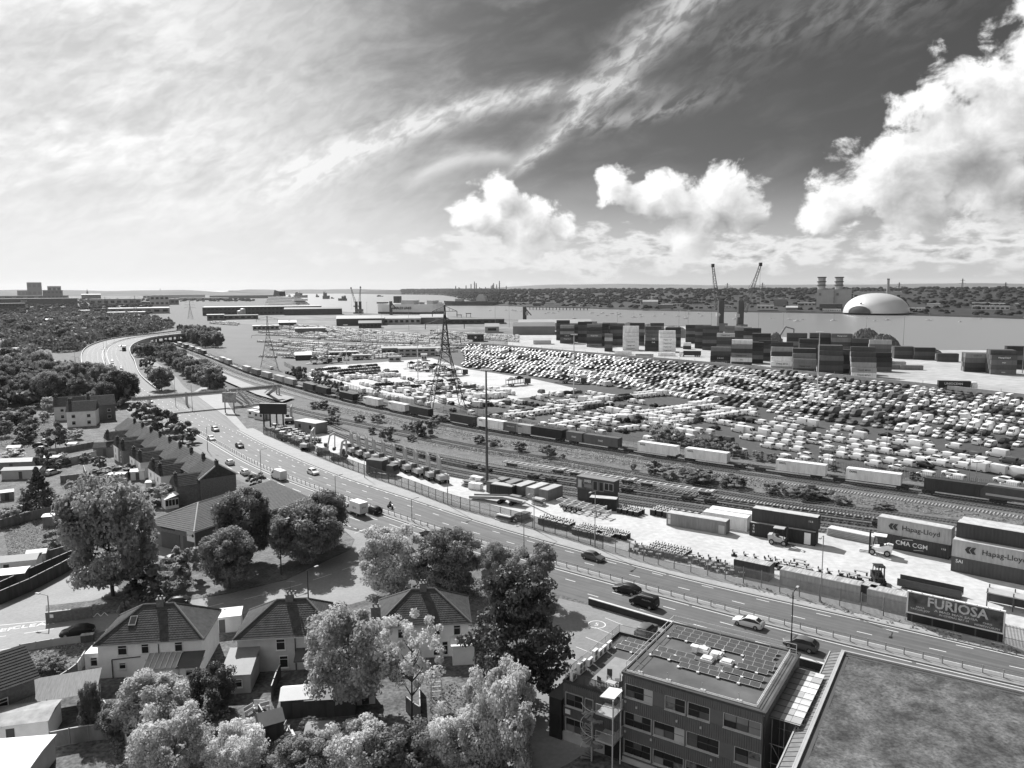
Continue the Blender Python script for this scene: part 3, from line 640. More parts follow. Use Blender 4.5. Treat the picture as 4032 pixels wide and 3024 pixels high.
# far rows towards the ro-ro sheds
FA = frac(smoothline([G(*q) for q in [(1010, 1405), (1150, 1412), (1330, 1420), (1500, 1412), (1700, 1392), (1820, 1385)]], 4), 40)
FB = frac(smoothline([G(*q) for q in [(1020, 1278), (1200, 1285), (1400, 1300), (1600, 1318), (1750, 1330), (1900, 1345)]], 4), 40)
for k in range(24):
    f = k/23.0; P = [a.lerp(b, f) for a, b in zip(FA, FB)]
    if k in (9, 10, 17): continue
    row(P[(k*3) % 7:40-(k*5) % 6], 3.1, rad(150), MIXF, .16 if k > 3 else .25, 'far rows', r)
for k in range(5):
    row(smoothline([G(1700, 1320-k*4), G(2000, 1345-k*5), G(2030, 1346-k*5)], 3), 3.2, rad(150), MIXF, .2, 'far rows', r)
row(smoothline([G(830, 1275), G(930, 1282)], 3), 2.2, rad(150), MIXF, .1, 'far rows', r); row(smoothline([G(830, 1272), G(940, 1278)], 3), 2.2, rad(150), MIXF, .1, 'far rows', r)
row(smoothline([G(830, 1269), G(940, 1274)], 3), 2.2, rad(150), MIXF, .1, 'far rows', r)
VEH = [v for v in VEH if -.86 < v[0]/v[1] < .70]
VEH.sort(key=lambda v: math.hypot(v[0], v[1]))
cnt = {'van': 0, 'car': 0}; near = []; rest = []
for v in VEH:
    c = 'van' if 'van' in v[3] else 'car'
    if cnt[c] < 296 and v[5] != 'far rows': cnt[c] += 1; near.append(v)
    else: rest.append(v)
byrow = {}
for v in near: byrow.setdefault(v[5], []).append(v)
for w, L in byrow.items():
    L.sort(key=lambda v: v[0]/v[1]); seen = {}
    for v in L: seen[(v[3], v[4])] = seen.get((v[3], v[4]), 0)+1
    idx = {}
    for v in L:
        key = (v[3], v[4]); i = idx.get(key, 0); idx[key] = i+1
        lab = ('only %s %s in %s' % (v[4], WORD[v[3]], w)) if seen[key] == 1 else '%s %s, %s in %s' % (v[4], WORD[v[3]], nth(i)+' from left', w)
        c = 'van' if 'van' in v[3] else 'car'
        vproto(v[3], v[4]).place('parked_van' if c == 'van' else 'parked_car', lab, c, (v[0], v[1], .012), v[2], 'vans parked in the compound' if c == 'van' else 'cars parked in the compound')
mb = MB(); order = ['white', 'silver', 'grey', 'black', 'glass']
for (x, y, h, k, t, w) in rest:
    b, g = vlow(k); c, s = math.cos(h), math.sin(h)
    for src, mi in ((b, order.index(t)), (g, 4)): mb.mi = mi; mb.add([(x+p[0]*c-p[1]*s, y+p[0]*s+p[1]*c, p[2]+.012) for p in src.v], src.f)
o = ob('distant_parked_vehicles', mb.mesh('distant_parked_vehicles', [TONES[q] for q in order[:4]]+[glass])); tag(o, 'distant rows of parked cars and vans filling the dock compound', 'vehicles', kind='stuff')
print('vehicles', len(VEH), 'near', len(near), 'rest', len(rest))
# vehicles on the road
TONES['darkred'] = TONES['grey']
def onroad(name, kind, tone, x, y, label, cat, out=False, sc=1.0, extra=None):
    p = G(x, y); i = min(range(len(MED)), key=lambda k: (Vector((MED[k].x, MED[k].y, 0))-p).length); d = MED[min(i+2, len(MED)-1)]-MED[max(i-2, 0)]; rz = math.atan2(d.y, d.x)+(math.pi if out else 0)
    z = MED[i].z+.014
    if z > .3: p = G(x, y, z)
    t = vproto(kind, tone).place(name, label, cat, (p.x, p.y, z), rz, 'traffic on the dual carriageway', sc)
    return t
mir = MB().box((0, 0, 0), (.12, .2, .14)).mesh('door_mirror', black)
tlm = MB().box((0, 0, 0), (.05, .12, .3)).mesh('tail_light', mgrey); plate = MB().box((0, 0, 0), (.02, .5, .11)).mesh('number_plate', offw)
def dress(t, kind):
    st = SPEC[kind][0]
    for s in (-1, 1): ob('door_mirror', mir, t, (st[3][0]-.1 if kind in ('car', 'suv') else st[2][0]-.3, s*(st[3][2]+.08), st[3][3]+.08)); ob('tail_light', tlm, t, (st[-2][0]-.02, s*(st[-2][2]-.1), st[-2][3]-.06))
    ob('number_plate', plate, t, (st[0][0]+.012, 0, st[0][1]+.12)); ob('number_plate', plate, t, (st[-1][0]-.012, 0, .62)); return t
dress(onroad('car', 'car', 'white', 2946, 2464, 'white hatchback on the near carriageway above the office roof', 'car', True), 'car')
dress(onroad('car', 'suv', 'grey', 3152, 2553, 'dark grey estate car beside the slim black lamp post', 'car', True), 'suv')
dress(onroad('car', 'car', 'black', 2468, 2333, 'black saloon car just ahead of the sign-written black van', 'car', True, 1.05), 'car')
v = dress(onroad('van', 'small_van', 'black', 2535, 2385, 'black van with white lettering and roof bars', 'van', True), 'small_van')
for s in (-1, 1): part('roof_bar', MB().sbar((.3, s*.6, 1.9), (-1.8, s*.6, 1.92), .06, .06), lgrey, v)
T('lettering', 'A Hart & Sons', .26, offw, v, (-.9, .93, 1.35), (rad(90), 0, rad(180)))
dress(onroad('car', 'car', 'grey', 2336, 2203, 'dark grey hatchback alone in the far carriageway', 'car'), 'car')
dress(onroad('car', 'car', 'white', 1233, 1866, 'white coupe coming down the far carriageway past the fence', 'car'), 'car')
dress(onroad('van', 'large_van', 'white', 1098, 1885, 'plain white high-roofed van driving away near the brick hall', 'van', True), 'large_van')
dress(onroad('car', 'suv', 'black', 1290, 1958, 'black car half hidden behind the round tree', 'car', True), 'suv')
dress(onroad('car', 'suv', 'black', 1471, 2020, 'black car following the refrigerated box van', 'car', True), 'suv')
dress(onroad('car', 'car', 'black', 1752, 2108, 'black car passing behind the twin trees, nearer the barrier', 'car', True), 'car')
dress(onroad('car', 'car', 'grey', 1690, 2112, 'grey car with light bars glimpsed over the twin trees', 'car', True), 'car')
dress(onroad('car', 'car', 'black', 944, 1762, 'black hatchback by itself in the middle of the far carriageway', 'car'), 'car')
dress(onroad('car', 'car', 'white', 833, 1733, 'white car passing the tall street lamp by the terraces', 'car'), 'car')
dress(onroad('car', 'suv', 'silver', 848, 1697, 'silver car at the merging hatched lines', 'car'), 'suv')
for (x, y, k, t, l) in [(592, 1585, 'car', 'white', 'white car crossing under the footbridge'), (521, 1530, 'car', 'white', 'white car nearing the footbridge, nearest of the group'), (482, 1495, 'car', 'white', 'white car at the bottom of the bunch of traffic on the bend'), (463, 1478, 'small_van', 'white', 'white van on the left of the bunch of traffic on the bend'), (499, 1478, 'suv', 'white', 'white car on the right of the bunch of traffic on the bend'), (478, 1451, 'car', 'silver', 'small silver car by itself behind the bunch on the bend'), (442, 1424, 'car', 'white', 'white coupe on the road joint below the lorry'), (474, 1366, 'car', 'white', 'pale car half hidden behind the white lorry')]:
    onroad('car' if 'van' not in k else 'van', k, t, x, y, l, 'car' if 'van' not in k else 'van')
for (x, y, k, t, l) in [(905, 1828, 'car', 'white', 'white car parked beside the last terraced house'), (965, 1868, 'car', 'white', 'white car partly hidden by the brick hall'), (722, 1720, 'large_van', 'white', 'white van standing in the near carriageway behind the chimneys')]:
    p = G(x, y); vproto(k, t).place('car' if k == 'car' else 'van', l, 'car' if k == 'car' else 'van', (p.x, p.y, .014), rad(125))
dress(vproto('car', 'black').place('car', 'black hatchback on the street beside the picket fence', 'car', (*G(305, 2500)[:2], .014), rad(195)), 'car')
dress(vproto('small_van', 'silver').place('car', 'pale car parked on the brick hall forecourt', 'car', (*G(680, 2225)[:2], .016), rad(215)), 'small_van')
dress(vproto('car', 'black').place('car', 'black car behind the roof ridge of the white semi', 'car', (*G(690, 2385)[:2], .014), rad(190)), 'car')
dress(vproto('suv', 'grey').place('car', 'dark car parked in the yard behind the low office wing', 'car', (*G(2545, 2500)[:2], .014), rad(55)), 'suv')
# lorry on the bend
def lorry(name, label, p, rz, body_m, cab_m, L=7.5, h=3.6, group=None):
    t = thing(name, label, 'lorry', p, rz, group); part('cargo_box', MB().box((-1.2, 0, .95+(h-.95)/2), (L, 2.5, h-.95)), body_m, t)
    c = part('cab', MB().ext([(2.7, .5), (5.0, .5), (5.05, 1.5), (4.6, 2.9), (2.7, 3.0)], -1.2, 1.2), cab_m, t)
    part('windscreen', MB().quad((5.03, -1.05, 1.6), (5.03, 1.05, 1.6), (4.68, 1.05, 2.75), (4.68, -1.05, 2.75)), glass, t); part('chassis', MB().box((0, 0, .75), (L+1.5, .9, .35)), black, t)
    wm = wheel_mesh(.5, .3)
    for x in (3.9, -2.2, -3.5):
        for s in (-1, 1): ob('wheel', wm, t, (x, s*1.05, .5))
    return t
i = min(range(len(MED)), key=lambda k: (MED[k]-G(489, 1379, 4)).length); d = MED[i+2]-MED[i-2]; p = G(489, 1381, 4.2)
lorry('lorry', 'white box lorry coming round the elevated bend', (p.x, p.y, 4.2), math.atan2(d.y, d.x), white, dgrey)
# refrigerated box van
p = G(1400, 2022); i = min(range(len(MED)), key=lambda k: (MED[k]-p).length); d = MED[i-2]-MED[i+2]
t = thing('box_van', 'white refrigerated box van with lettering turning off the carriageway', 'van', (p.x, p.y, .014), math.atan2(d.y, d.x))
part('cargo_box', MB().box((-1.3, 0, 1.85), (3.9, 2.1, 2.3)), white, t); part('cab', vbody(SPEC['large_van'][0][:4]+[(.7, .24, 1.0, 1.3, .8, 2.3)]), TONES['white'], t, 38)
part('windscreen', top_glass(SPEC['large_van'][0], 2), glass, t); part('chassis', MB().box((-.8, 0, .6), (4.8, 1.0, .3)), black, t)
for s in (-1, 1): part('side_window', MB().quad((1.9, s*1.005, 1.35), (1.1, s*1.005, 1.35), (1.1, s*.9, 2.0), (1.5, s*.9, 2.0)), glass, t)
for x in (1.9, -2.0):
    for s in (-1, 1): ob('wheel', wheel_mesh(.36, .22), t, (x, s*.9, .36))
T('lettering', 'igloo', .75, mgrey, t, (-1.2, 1.06, 1.8), (rad(90), 0, rad(180)), offset=.015); T('lettering', 'igloo', .55, mgrey, t, (-3.27, 0, 2.0), (rad(90), 0, rad(-90)), offset=.01)
# motorcycle and rider
p = G(1537, 2002); t = thing('motorcycle', 'motorcycle ridden along the far carriageway behind the box van', 'motorcycle', (p.x, p.y, .014), rad(-40))
for x in (.7, -.7): part('wheel', MB().bar((x, -.07, .31), (x, .07, .31), .31, 14), rubber, t)
part('frame', MB().sbar((.65, 0, .35), (.45, 0, 1.0), .08, .1).sbar((-.65, 0, .35), (.2, 0, .6), .16, .14).box((0, 0, .5), (.5, .28, .4)), dsteel, t); part('fuel_tank', MB().box((.2, 0, .85), (.5, .3, .22)), black, t); part('seat', MB().box((-.35, 0, .8), (.7, .26, .12)), black, t)
part('handlebar', MB().bar((.42, -.38, 1.05), (.42, .38, 1.05), .025), dsteel, t); part('headlight', MB().bar((.6, 0, .9), (.72, 0, .9), .1, 8), lens, t)
def skinfig(name, joints, edges, mat, loc, rz, label=None):
    me = bpy.data.meshes.new(name); me.from_pydata([j[:3] for j in joints], edges, []); me.materials.append(mat); o = ob(name, me, None, loc, rz)
    m = o.modifiers.new('skin', 'SKIN')
    for v, j in zip(me.skin_vertices[0].data, joints): v.radius = (j[3], j[3])
    me.skin_vertices[0].data[0].use_root = True; o.modifiers.new('sub', 'SUBSURF').levels = 1; o.modifiers['sub'].render_levels = 1; return o
J = [(-.3, 0, .92, .16), (-.15, 0, 1.2, .17), (0, 0, 1.42, .17), (.07, 0, 1.55, .07), (.12, 0, 1.72, .13), (-.02, .2, 1.4, .08), (.12, .3, 1.18, .06), (.4, .34, 1.1, .045), (-.02, -.2, 1.4, .08), (.12, -.3, 1.18, .06), (.4, -.34, 1.1, .045), (.12, .22, .82, .1), (-.12, .24, .42, .07), (.05, .24, .36, .06), (.12, -.22, .82, .1), (-.12, -.24, .42, .07), (.05, -.24, .36, .06)]
o = skinfig('person', J, [(0, 1), (1, 2), (2, 3), (3, 4), (2, 5), (5, 6), (6, 7), (2, 8), (8, 9), (9, 10), (0, 11), (11, 12), (12, 13), (0, 14), (14, 15), (15, 16)], M('leathers', .03, .6), (p.x, p.y, .014), rad(-40))
tag(o, 'rider in dark clothing and helmet seated on the motorcycle', 'person')
# ------------------------------------------------------------------ containers
def tone(v): return M('container_%02d' % int(v*100), v, .55, .16, .9, rnd=.12, spec=.3, streak=(1, 1, .3))
CT = {'black': .025, 'dark': .05, 'deep': .08, 'mid': .13, 'grey': .22, 'light': .40, 'white': .84}
CM = {}
def cont_mesh(L, tn, H=2.59):
    if (L, tn, H) in CM: return CM[(L, tn, H)]
    mb = MB(); W = 2.44; n = int(L/.56)
    def wall(y, sgn):
        x = -L/2+.12; w = (L-.24)/n; pr = []
        for i in range(n): pr += [(x+i*w, 0), (x+i*w+.3*w, 0), (x+i*w+.5*w, .045), (x+i*w+.8*w, .045)]
        pr.append((L/2-.12, 0)); vs = [(a, y-sgn*(b+.02), .14) for a, b in pr]+[(a, y-sgn*(b+.02), H-.1) for a, b in pr]; m = len(pr)
        mb.add(vs, [((i, i+1, m+i+1, m+i) if sgn < 0 else (m+i, m+i+1, i+1, i)) for i in range(m-1)])
    wall(-W/2, -1); wall(W/2, 1)
    for s in (-1, 1):
        mb.box((0, s*(W/2-.05), .07), (L, .1, .14)); mb.box((0, s*(W/2-.04), H-.05), (L, .08, .1))
        for e in (-1, 1): mb.box((e*(L/2-.06), s*(W/2-.06), H/2), (.12, .125, H-.24))
    mb.box((-L/2+.03, 0, H/2), (.05, W-.24, H-.2)); mb.box((L/2-.05, 0, H/2), (.05, W-.24, H-.2)); mb.box((0, 0, .1), (L-.1, W-.2, .05))
    m = int(L/.7); w = (L-.1)/m
    for i in range(m): x = -L/2+.05+i*w; mb.add([(x, -W/2+.08, H-.03), (x+w*.6, -W/2+.08, H-.03), (x+w*.6, W/2-.08, H-.03), (x, W/2-.08, H-.03), (x+w*.7, -W/2+.08, H-.06), (x+w, -W/2+.08, H-.06), (x+w, W/2-.08, H-.06), (x+w*.7, W/2-.08, H-.06)], [(0, 1, 2, 3), (4, 5, 6, 7), (1, 4, 7, 2)])
    CM[(L, tn, H)] = mb.mesh('container_body', tone(CT[tn])); return CM[(L, tn, H)]
roofm = M('container_roof', .5, .6, .2, 1.0); TXT = {}
doorm = {}
def lettering(par, txt, size, mat, x, y, z, side=-1, vert=False, off=.012, sx=1.0):
    key = (txt, size, mat.name, sx)
    if key not in TXT:
        o = T('lettering', txt, size, mat, par, (x, y, z), (rad(90), 0, 0 if side < 0 else math.pi), offset=off, sx=1.0); TXT[key] = o.data
    else: o = ob('lettering', TXT[key], par, (x, y, z)); o.rotation_euler = (rad(90), 0, 0 if side < 0 else math.pi)
    if sx != 1: o.scale = (sx, 1, 1)
    return o
def container(label, loc, rz, L=12.19, tn='dark', H=2.59, group=None, text=None, ink=None, doors=False, ts=.9, tx=0, tz=None):
    t = thing('shipping_container', label, 'container', loc, rz, group); ob('body', cont_mesh(L, tn, H), t)
    if doors:
        for s in (-1, 1):
            mb = MB().box((L/2+.0, s*.56, H/2), (.06, 1.06, H-.3))
            for q in (-.3, .3): mb.bar((L/2+.06, s*.56+q, .2), (L/2+.06, s*.56+q, H-.2), .025, 4)
            part('door', mb, tone(CT[tn]), t)
    if text: lettering(t, text, ts, ink, tx, -1.225, tz or H*.52)
    return t
def on_line(P, pxx):                        # place on a line where it crosses picture column pxx
    best = None
    for a, b in zip(P, P[1:]):
        def col(p): v = p-Vector((0, 0, CAMH)); return 2016+FPX*v.dot(CR)/v.dot(_f)
        ca, cb = col(a), col(b)
        if (ca-pxx)*(cb-pxx) <= 0: return a.lerp(b, (pxx-ca)/(cb-ca) if cb != ca else 0), math.atan2((b-a).y, (b-a).x)
    return P[-1], math.atan2((P[-1]-P[-2]).y, (P[-1]-P[-2]).x)
ink_d = M('ink_dark', .04, .6); ink_w = M('ink_white', .75, .6)
def bogie_mb(x):
    mb = MB().box((x, 0, .62), (2.6, 1.9, .25))
    for dx in (-.85, .85):
        for s in (-1, 1): mb.bar((x+dx, s*.68, .42), (x+dx, s*.82, .42), .42, 10)
        mb.bar((x+dx, -.7, .42), (x+dx, .7, .42), .09, 5)
    return mb
def flat_proto(L, ladder, mat):
    mb = MB()
    for s in (-1, 1): mb.box((0, s*.75, .98), (L, .22, .3)); mb.box((0, s*1.2, 1.02), (L*.86, .08, .16))
    if ladder:
        k = int(L/1.6)
        for i in range(k+1): mb.box((-L/2+.1+i*(L-.2)/k, 0, 1.06), (.35, 2.44, .12))
    else: mb.box((0, 0, 1.08), (L*.8, 1.4, .08))
    ps = [('deck_frame', mb.mesh('deck_frame', mat))]
    for x in (-L/2+2.2, L/2-2.2): ps.append(('bogie', bogie_mb(x).mesh('bogie', dsteel)))
    for x in (-L/2-.3, L/2+.3):
        b = MB()
        for s in (-1, 1): b.bar((x*.985, s*.85, 1.0), (x, s*.85, 1.0), .2, 8)
        ps.append(('buffer', b.mesh('buffer', dsteel)))
    pl = MB().box((L/2-.6, 0, 1.25), (.9, 2.3, .12)); ps.append(('end_platform', pl.mesh('end_platform', mat)))
    return Proto(ps)
wag_d = flat_proto(18.6, False, dsteel); wag_l = flat_proto(19.0, True, M('wagon_frame_pale', .46, .8, .3, .8)); wag_m = flat_proto(19.0, True, M('wagon_frame_dark', .07, .8, .3, .8))
TR = [(696, 721, 'light'), (721, 746, 'dark'), (743, 770, 'light'), (769, 793, 'light'), (791, 812, 'deep'), (863, 895, 'light'), (885, 915, 'light'), (956, 990, 'light'), (990, 1029, 'grey'), (1024, 1078, 'light'), (1081, 1126, 'light'), (1120, 1171, 'light'), (1194, 1250, 'deep'), (1243, 1304, 'dark'), (1338, 1408, 'black'), (1429, 1510, 'white'), (1527, 1615, 'white'), (1612, 1705, 'dark'), (1775, 1879, 'dark'),
      (1884, 1994, 'white'), (1994, 2046, 'mid'), (2046, 2096, 'light'), (2096, 2224, 'black'), (2235, 2302, 'mid'), (2302, 2444, 'mid'), (2512, 2671, 'white'), (2695, 2872, 'white'), (3055, 3253, 'white'), (3331, 3546, 'white'), (3640, 3874, 'dark')]
ST = {'light': 'pale', 'deep': 'dark', 'dark': 'dark', 'black': 'black', 'white': 'white', 'mid': 'mid-grey', 'grey': 'grey'}
LT = {19: 'OOCL', 15: 'OOCL', 16: 'OOCL', 25: 'OOCL', 26: 'OOCL', 27: 'OOCL', 28: 'OOCL', 20: 'HAPAG-LLOYD', 23: 'msc', 24: 'msc', 21: 'OOCL'}
prev = None
for i, (x0, x1, tn) in enumerate(TR):
    c, rz = on_line(TRN, (x0+x1)/2); a, _ = on_line(TRN, x0); b, _ = on_line(TRN, x1); L = (b-a).length; k40 = L > 9.3
    t = container('%s %s container on the freight train, %s from its left end' % (ST[tn], 'long' if k40 else 'short', nth(i)), (c.x, c.y, 1.13), rz, 12.19 if k40 else 6.06, tn, 2.75, 'containers on the freight train', doors=i > 10)
    if i in LT:
        if LT[i] == 'msc': lettering(t, 'msc', 1.1, ink_w, 0, -1.225, 1.4, off=.02)
        elif i == 20: lettering(t, LT[i], .5, ink_w, 0, -1.225, 1.6)
        else: lettering(t, LT[i], .62, ink_d, -(4.4 if k40 else 1.6), -1.225, 2.05, off=.03)
    if prev is None or (c-prev).length > 4: pass
L0 = 0; acc = resample(TRN[3:], 19.6)
for k, q in enumerate(acc[:-2]):
    rz = math.atan2((acc[k+1]-q).y, (acc[k+1]-q).x); m = q.lerp(acc[k+1], .5)
    if m.x/m.y > .70: continue
    wag_d.place('flat_wagon', 'dark flat wagon of the freight train, %s from the flyover' % nth(k), 'wagon', (m.x, m.y, .1), rz, 'wagons under the freight train')
def wagons(P, pr, x0, x1, what, step=19.8):
    a, _ = on_line(P, x0); ia = min(range(len(P)), key=lambda k: (P[k]-a).length); Q = resample([a]+P[ia+1:], step); k = 0
    for q, w in zip(Q, Q[1:]):
        m = q.lerp(w, .5); v = m-Vector((0, 0, CAMH)); px = 2016+FPX*v.dot(CR)/v.dot(_f)
        if px > x1: break
        pr.place('flat_wagon', '%s, %s from the left' % (what, nth(k)), 'wagon', (m.x, m.y, .1), math.atan2((w-q).y, (w-q).x), 'empty flat wagons'); k += 1
wagons(TE, wag_l, 1985, 2790, 'empty pale skeleton wagon behind the office containers'); wagons(TF, wag_m, 1546, 2300, 'empty dark wagon beside the excavator row'); wagons(TF, wag_m, 2430, 2960, 'empty dark wagon right of the office containers'); wagons(TF, wag_m, 3110, 3500, 'empty dark wagon behind the timber stack')
wagons(offset(TRN[:-10], -5.2), wag_m, 1300, 1700, 'empty wagon on the siding beyond the train')
# locomotive at the right edge
c, rz = on_line(TRN, 4040); d = Vector((math.cos(rz), math.sin(rz), 0)); t = thing('locomotive', 'dark diesel locomotive at the right end of the freight train', 'locomotive', (c.x, c.y, .1), rz)
part('body', MB().ext([(-8.5, 1.1), (9, 1.1), (9, 2.6), (8.2, 3.8), (-7.7, 3.8), (-8.5, 2.7)], -1.3, 1.3), dgrey, t); part('roof', MB().ext([(-7.5, 3.8), (8, 3.8), (7.6, 4.05), (-7.2, 4.05)], -.9, .9), mgrey, t)
part('windscreen', MB().quad((-8.52, -1, 2.75), (-8.52, 1, 2.75), (-7.8, 1, 3.7), (-7.8, -1, 3.7)[:3]), glass, t)
for x in (-5.5, 5.5): part('bogie', bogie_mb(x), dsteel, t)
part('stripe', MB().box((0, -1.31, 1.9), (15, .02, .5)), lgrey, t)
# ------------------------------------------------------------------ container terminal stacks
SA = math.atan2(-10.9, 7.3)+rad(10)         # stack long axis: away to the right and towards the camera
CL, CWD, CHT = 12.35, 2.62, 2.62
CST = []; SR = random.Random(5); NSTK = 0; TOT = [0]
INK = {'white': ink_d, 'light': ink_d, 'grey': ink_d}
def stack(x, y, ax, rows, tones, where, texts={}, depth=1, L=12.19, top_step=0):
    """x, y: picture point of the near-left ground corner; ax: direction of the long side; rows: heights of each bay going away"""
    p = G(x, y); u = Vector((math.cos(ax), math.sin(ax), 0)); w = Vector((-u.y, u.x, 0)); k = 0
    for j, h in enumerate(rows):
        for i in range(h):
            tn = tones[(j*7+i) % len(tones)] if j else tones[i % len(tones)]
            c = p+u*(L/2)+w*(CWD*(j+.5)); lab = '%s container, %s up%s in %s' % (ST[tn], nth(i), '' if len(rows) == 1 else (', front column' if j == 0 else ', %s column back' % nth(j)), where)
            CST.append((0 if j == 0 else 1 if i >= rows[j-1] or i == h-1 else 2, c.length, lab, (c.x, c.y, .02+CHT*i), ax, L, tn, texts.get(i) if j == 0 else None))
AX = math.atan2(-.62, .78)+rad(24)          # faces seen almost square-on
AX = rad(-17)
H_, Y_, U_, O_, C_ = 'Hapag-Lloyd', 'YANG MING', 'U A S C', 'ONE', 'COSCO'
# right-hand stacks
stack(3797, 1464, AX, [4, 4, 4], ['black', 'dark', 'mid', 'grey'], 'the right-hand stack with the pale top letters', {3: C_})
stack(3900, 1474, AX, [4, 5, 5, 5], ['mid', 'deep', 'mid', 'deep'], 'the stack at the right picture edge', {3: H_, 0: 'msc', 2: 'msc'})
stack(3520, 1412, AX, [3, 3, 3, 3], ['dark', 'deep', 'dark'], 'the lone dark stack by the waterside')
stack(3690, 1424, AX, [2, 2], ['deep', 'dark'], 'the low dark stack near the quay edge', {}, L=12.19)
stack(3480, 1440, rad(-17), [1, 1], ['light', 'grey'], 'the low pale pair on the open concrete')
stack(3480, 1454, rad(-12), [1], ['grey'], 'the grey run of boxes on the open concrete'); stack(3545, 1456, rad(-12), [1], ['grey'], 'the second grey box on the open concrete')
# stepped block centre right
XS = [(3035, 1459, [2, 3, 4, 5, 6], ['light', 'white', 'dark', 'dark', 'white'], {1: Y_, 0: Y_}, 'the stepped block, leftmost pile'),
      (3122, 1468, [3, 3, 4, 5, 5], ['dark', 'grey', 'grey', 'black', 'black'], {1: H_}, 'the stepped block, second pile'),
      (3224, 1476, [4, 5, 6, 6, 6], ['dark', 'deep', 'dark', 'mid', 'dark', 'deep'], {}, 'the stepped block, third pile'),
      (3352, 1486, [2, 4, 5, 6], ['white', 'light', 'deep', 'dark'], {0: Y_, 1: Y_}, 'the stepped block, pale-footed pile'),
      ]
for (x, y, rows, tn, tx, wh) in XS: stack(x, y, AX, rows, tn, wh, tx)
stack(3145, 1436, AX, [5, 6, 6, 6], ['dark', 'black', 'black', 'black', 'dark', 'mid'], 'the block of lettered boxes behind the stepped front', {1: U_, 2: U_, 3: U_})
stack(3270, 1428, AX, [7, 7, 7], ['mid', 'dark', 'grey', 'mid', 'deep', 'grey', 'mid'], 'the tall patchwork block behind', {6: H_})
stack(3420, 1440, AX, [6, 6], ['dark', 'mid', 'light', 'deep', 'mid', 'light'], 'the patchwork end block')
# block left of it
XS = [(2796, 1434, [2, 3, 4], ['deep', 'black', 'grey'], {1: U_, 0: H_}, 'the corner pile by the terminal wall'), (2878, 1441, [3, 5, 6, 6], ['dark', 'white', 'grey', 'black', 'dark', 'grey'], {1: 'msc', 2: H_, 3: U_}, 'the tall dark block, front pile'), (2820, 1400, [6, 6, 6], ['dark', 'deep', 'mid', 'dark', 'deep', 'light'], {5: H_}, 'the tall dark block, middle pile'), (2735, 1372, [7, 7, 7, 7], ['dark', 'black', 'deep', 'dark', 'mid', 'dark', 'deep'], {}, 'the tall dark block by the quay cranes'), (2890, 1385, [7, 7, 7], ['dark', 'deep', 'black', 'mid', 'dark', 'dark', 'grey'], {}, 'the tall dark block under the right crane')]
for (x, y, rows, tn, tx, wh) in XS: stack(x, y, AX, rows, tn, wh, tx)
# white pyramid stacks and dark blocks centre
WS = rad(-8)
stack(2452, 1380, WS, [3, 4, 5, 7], ['white'], 'the left white reefer pile', {0: Y_, 1: H_, 2: Y_}); stack(2595, 1386, WS, [4, 5, 6], ['white'], 'the right white reefer pile', {0: H_, 1: H_, 2: H_, 3: H_})
stack(2540, 1382, WS, [4, 5, 7], ['dark', 'black', 'black', 'mid'], 'the dark pile between the white piles', {3: O_, 2: O_}, L=12.19)
stack(2310, 1366, WS, [5, 6, 7], ['grey', 'black', 'dark', 'mid', 'dark'], 'the dark pile left of the white piles', {3: H_, 0: H_}); stack(2205, 1352, WS, [6, 6, 6], ['deep', 'mid', 'black', 'grey', 'dark', 'grey'], 'the dark lettered pile near the sheds', {2: U_, 1: H_}); stack(2190, 1340, WS, [6, 7], ['black', 'dark'], 'the black pile nearest the pitched shed')
stack(2275, 1350, WS, [7, 7], ['dark', 'deep', 'black', 'mid'], 'the tall black pile of the centre block'); stack(2400, 1360, WS, [6, 7], ['deep', 'mid', 'black'], 'the mixed pile beside the white boxes'); stack(2380, 1384, WS, [5, 5], ['dark', 'mid', 'dark', 'light', 'mid'], 'the narrow pile with a white box', L=6.06)
stack(2420, 1396, WS, [1], ['white'], 'the single white box low by the wall'); stack(2502, 1408, WS, [1, 1], ['light', 'white'], 'the pale low boxes by the terminal wall'); stack(2590, 1402, WS, [1], ['white'], 'the white low box under the right white pile'); stack(2690, 1375, WS, [2], ['dark', 'white'], 'the small pair right of the white piles', L=6.06)
W7 = [6, 7, 7]; DK = ['dark', 'deep', 'black', 'mid', 'dark', 'black', 'deep', 'grey']
for k, (x, y, rw, ax) in enumerate([(2338, 1362, W7, WS), (2243, 1346, [6, 6], WS), (2372, 1356, [7, 7], WS), (2480, 1358, [6, 7], WS), (2620, 1366, [5, 6], WS), (2765, 1378, W7, AX), (2850, 1378, W7, AX), (2925, 1392, W7, AX), (2960, 1402, [6, 6, 6], AX), (2985, 1420, [4, 5], AX), (2925, 1430, [4, 5, 5], AX), (3095, 1424, [7, 7], AX), (3185, 1424, [7, 7], AX), (3350, 1432, [6, 6], AX), (3310, 1470, [5, 5], AX), (3418, 1462, [3, 4], AX), (3600, 1416, [3, 3], AX), (3960, 1452, [5, 5], AX), (2300, 1330, [6, 6], WS), (2560, 1340, [6, 6], WS), (2700, 1352, [5, 6], WS)]):
    stack(x, y, ax, rw, DK[k % 4:]+DK[:k % 4], 'dark terminal block number %d counted from the sheds' % (k+1) if False else 'the %s dark filler block from the sheds' % nth(k))
CST.sort(key=lambda q: (q[0], q[1])); stuffc = MB(); tns = list(CT)
for n_c, (pr_, ds_, lab, loc, ax, L, tn, tx) in enumerate(CST):
    if n_c < 228:
        t = container(lab, loc, ax, L, tn, 2.59, 'containers stacked at the terminal')
        if tx: lettering(t, tx, 1.15, INK.get(tn, ink_w), 0, -1.23, 1.3, off=.02)
    else: stuffc.mi = tns.index(tn); stuffc.box((loc[0], loc[1], loc[2]+1.3), (L, 2.44, 2.58), ax)
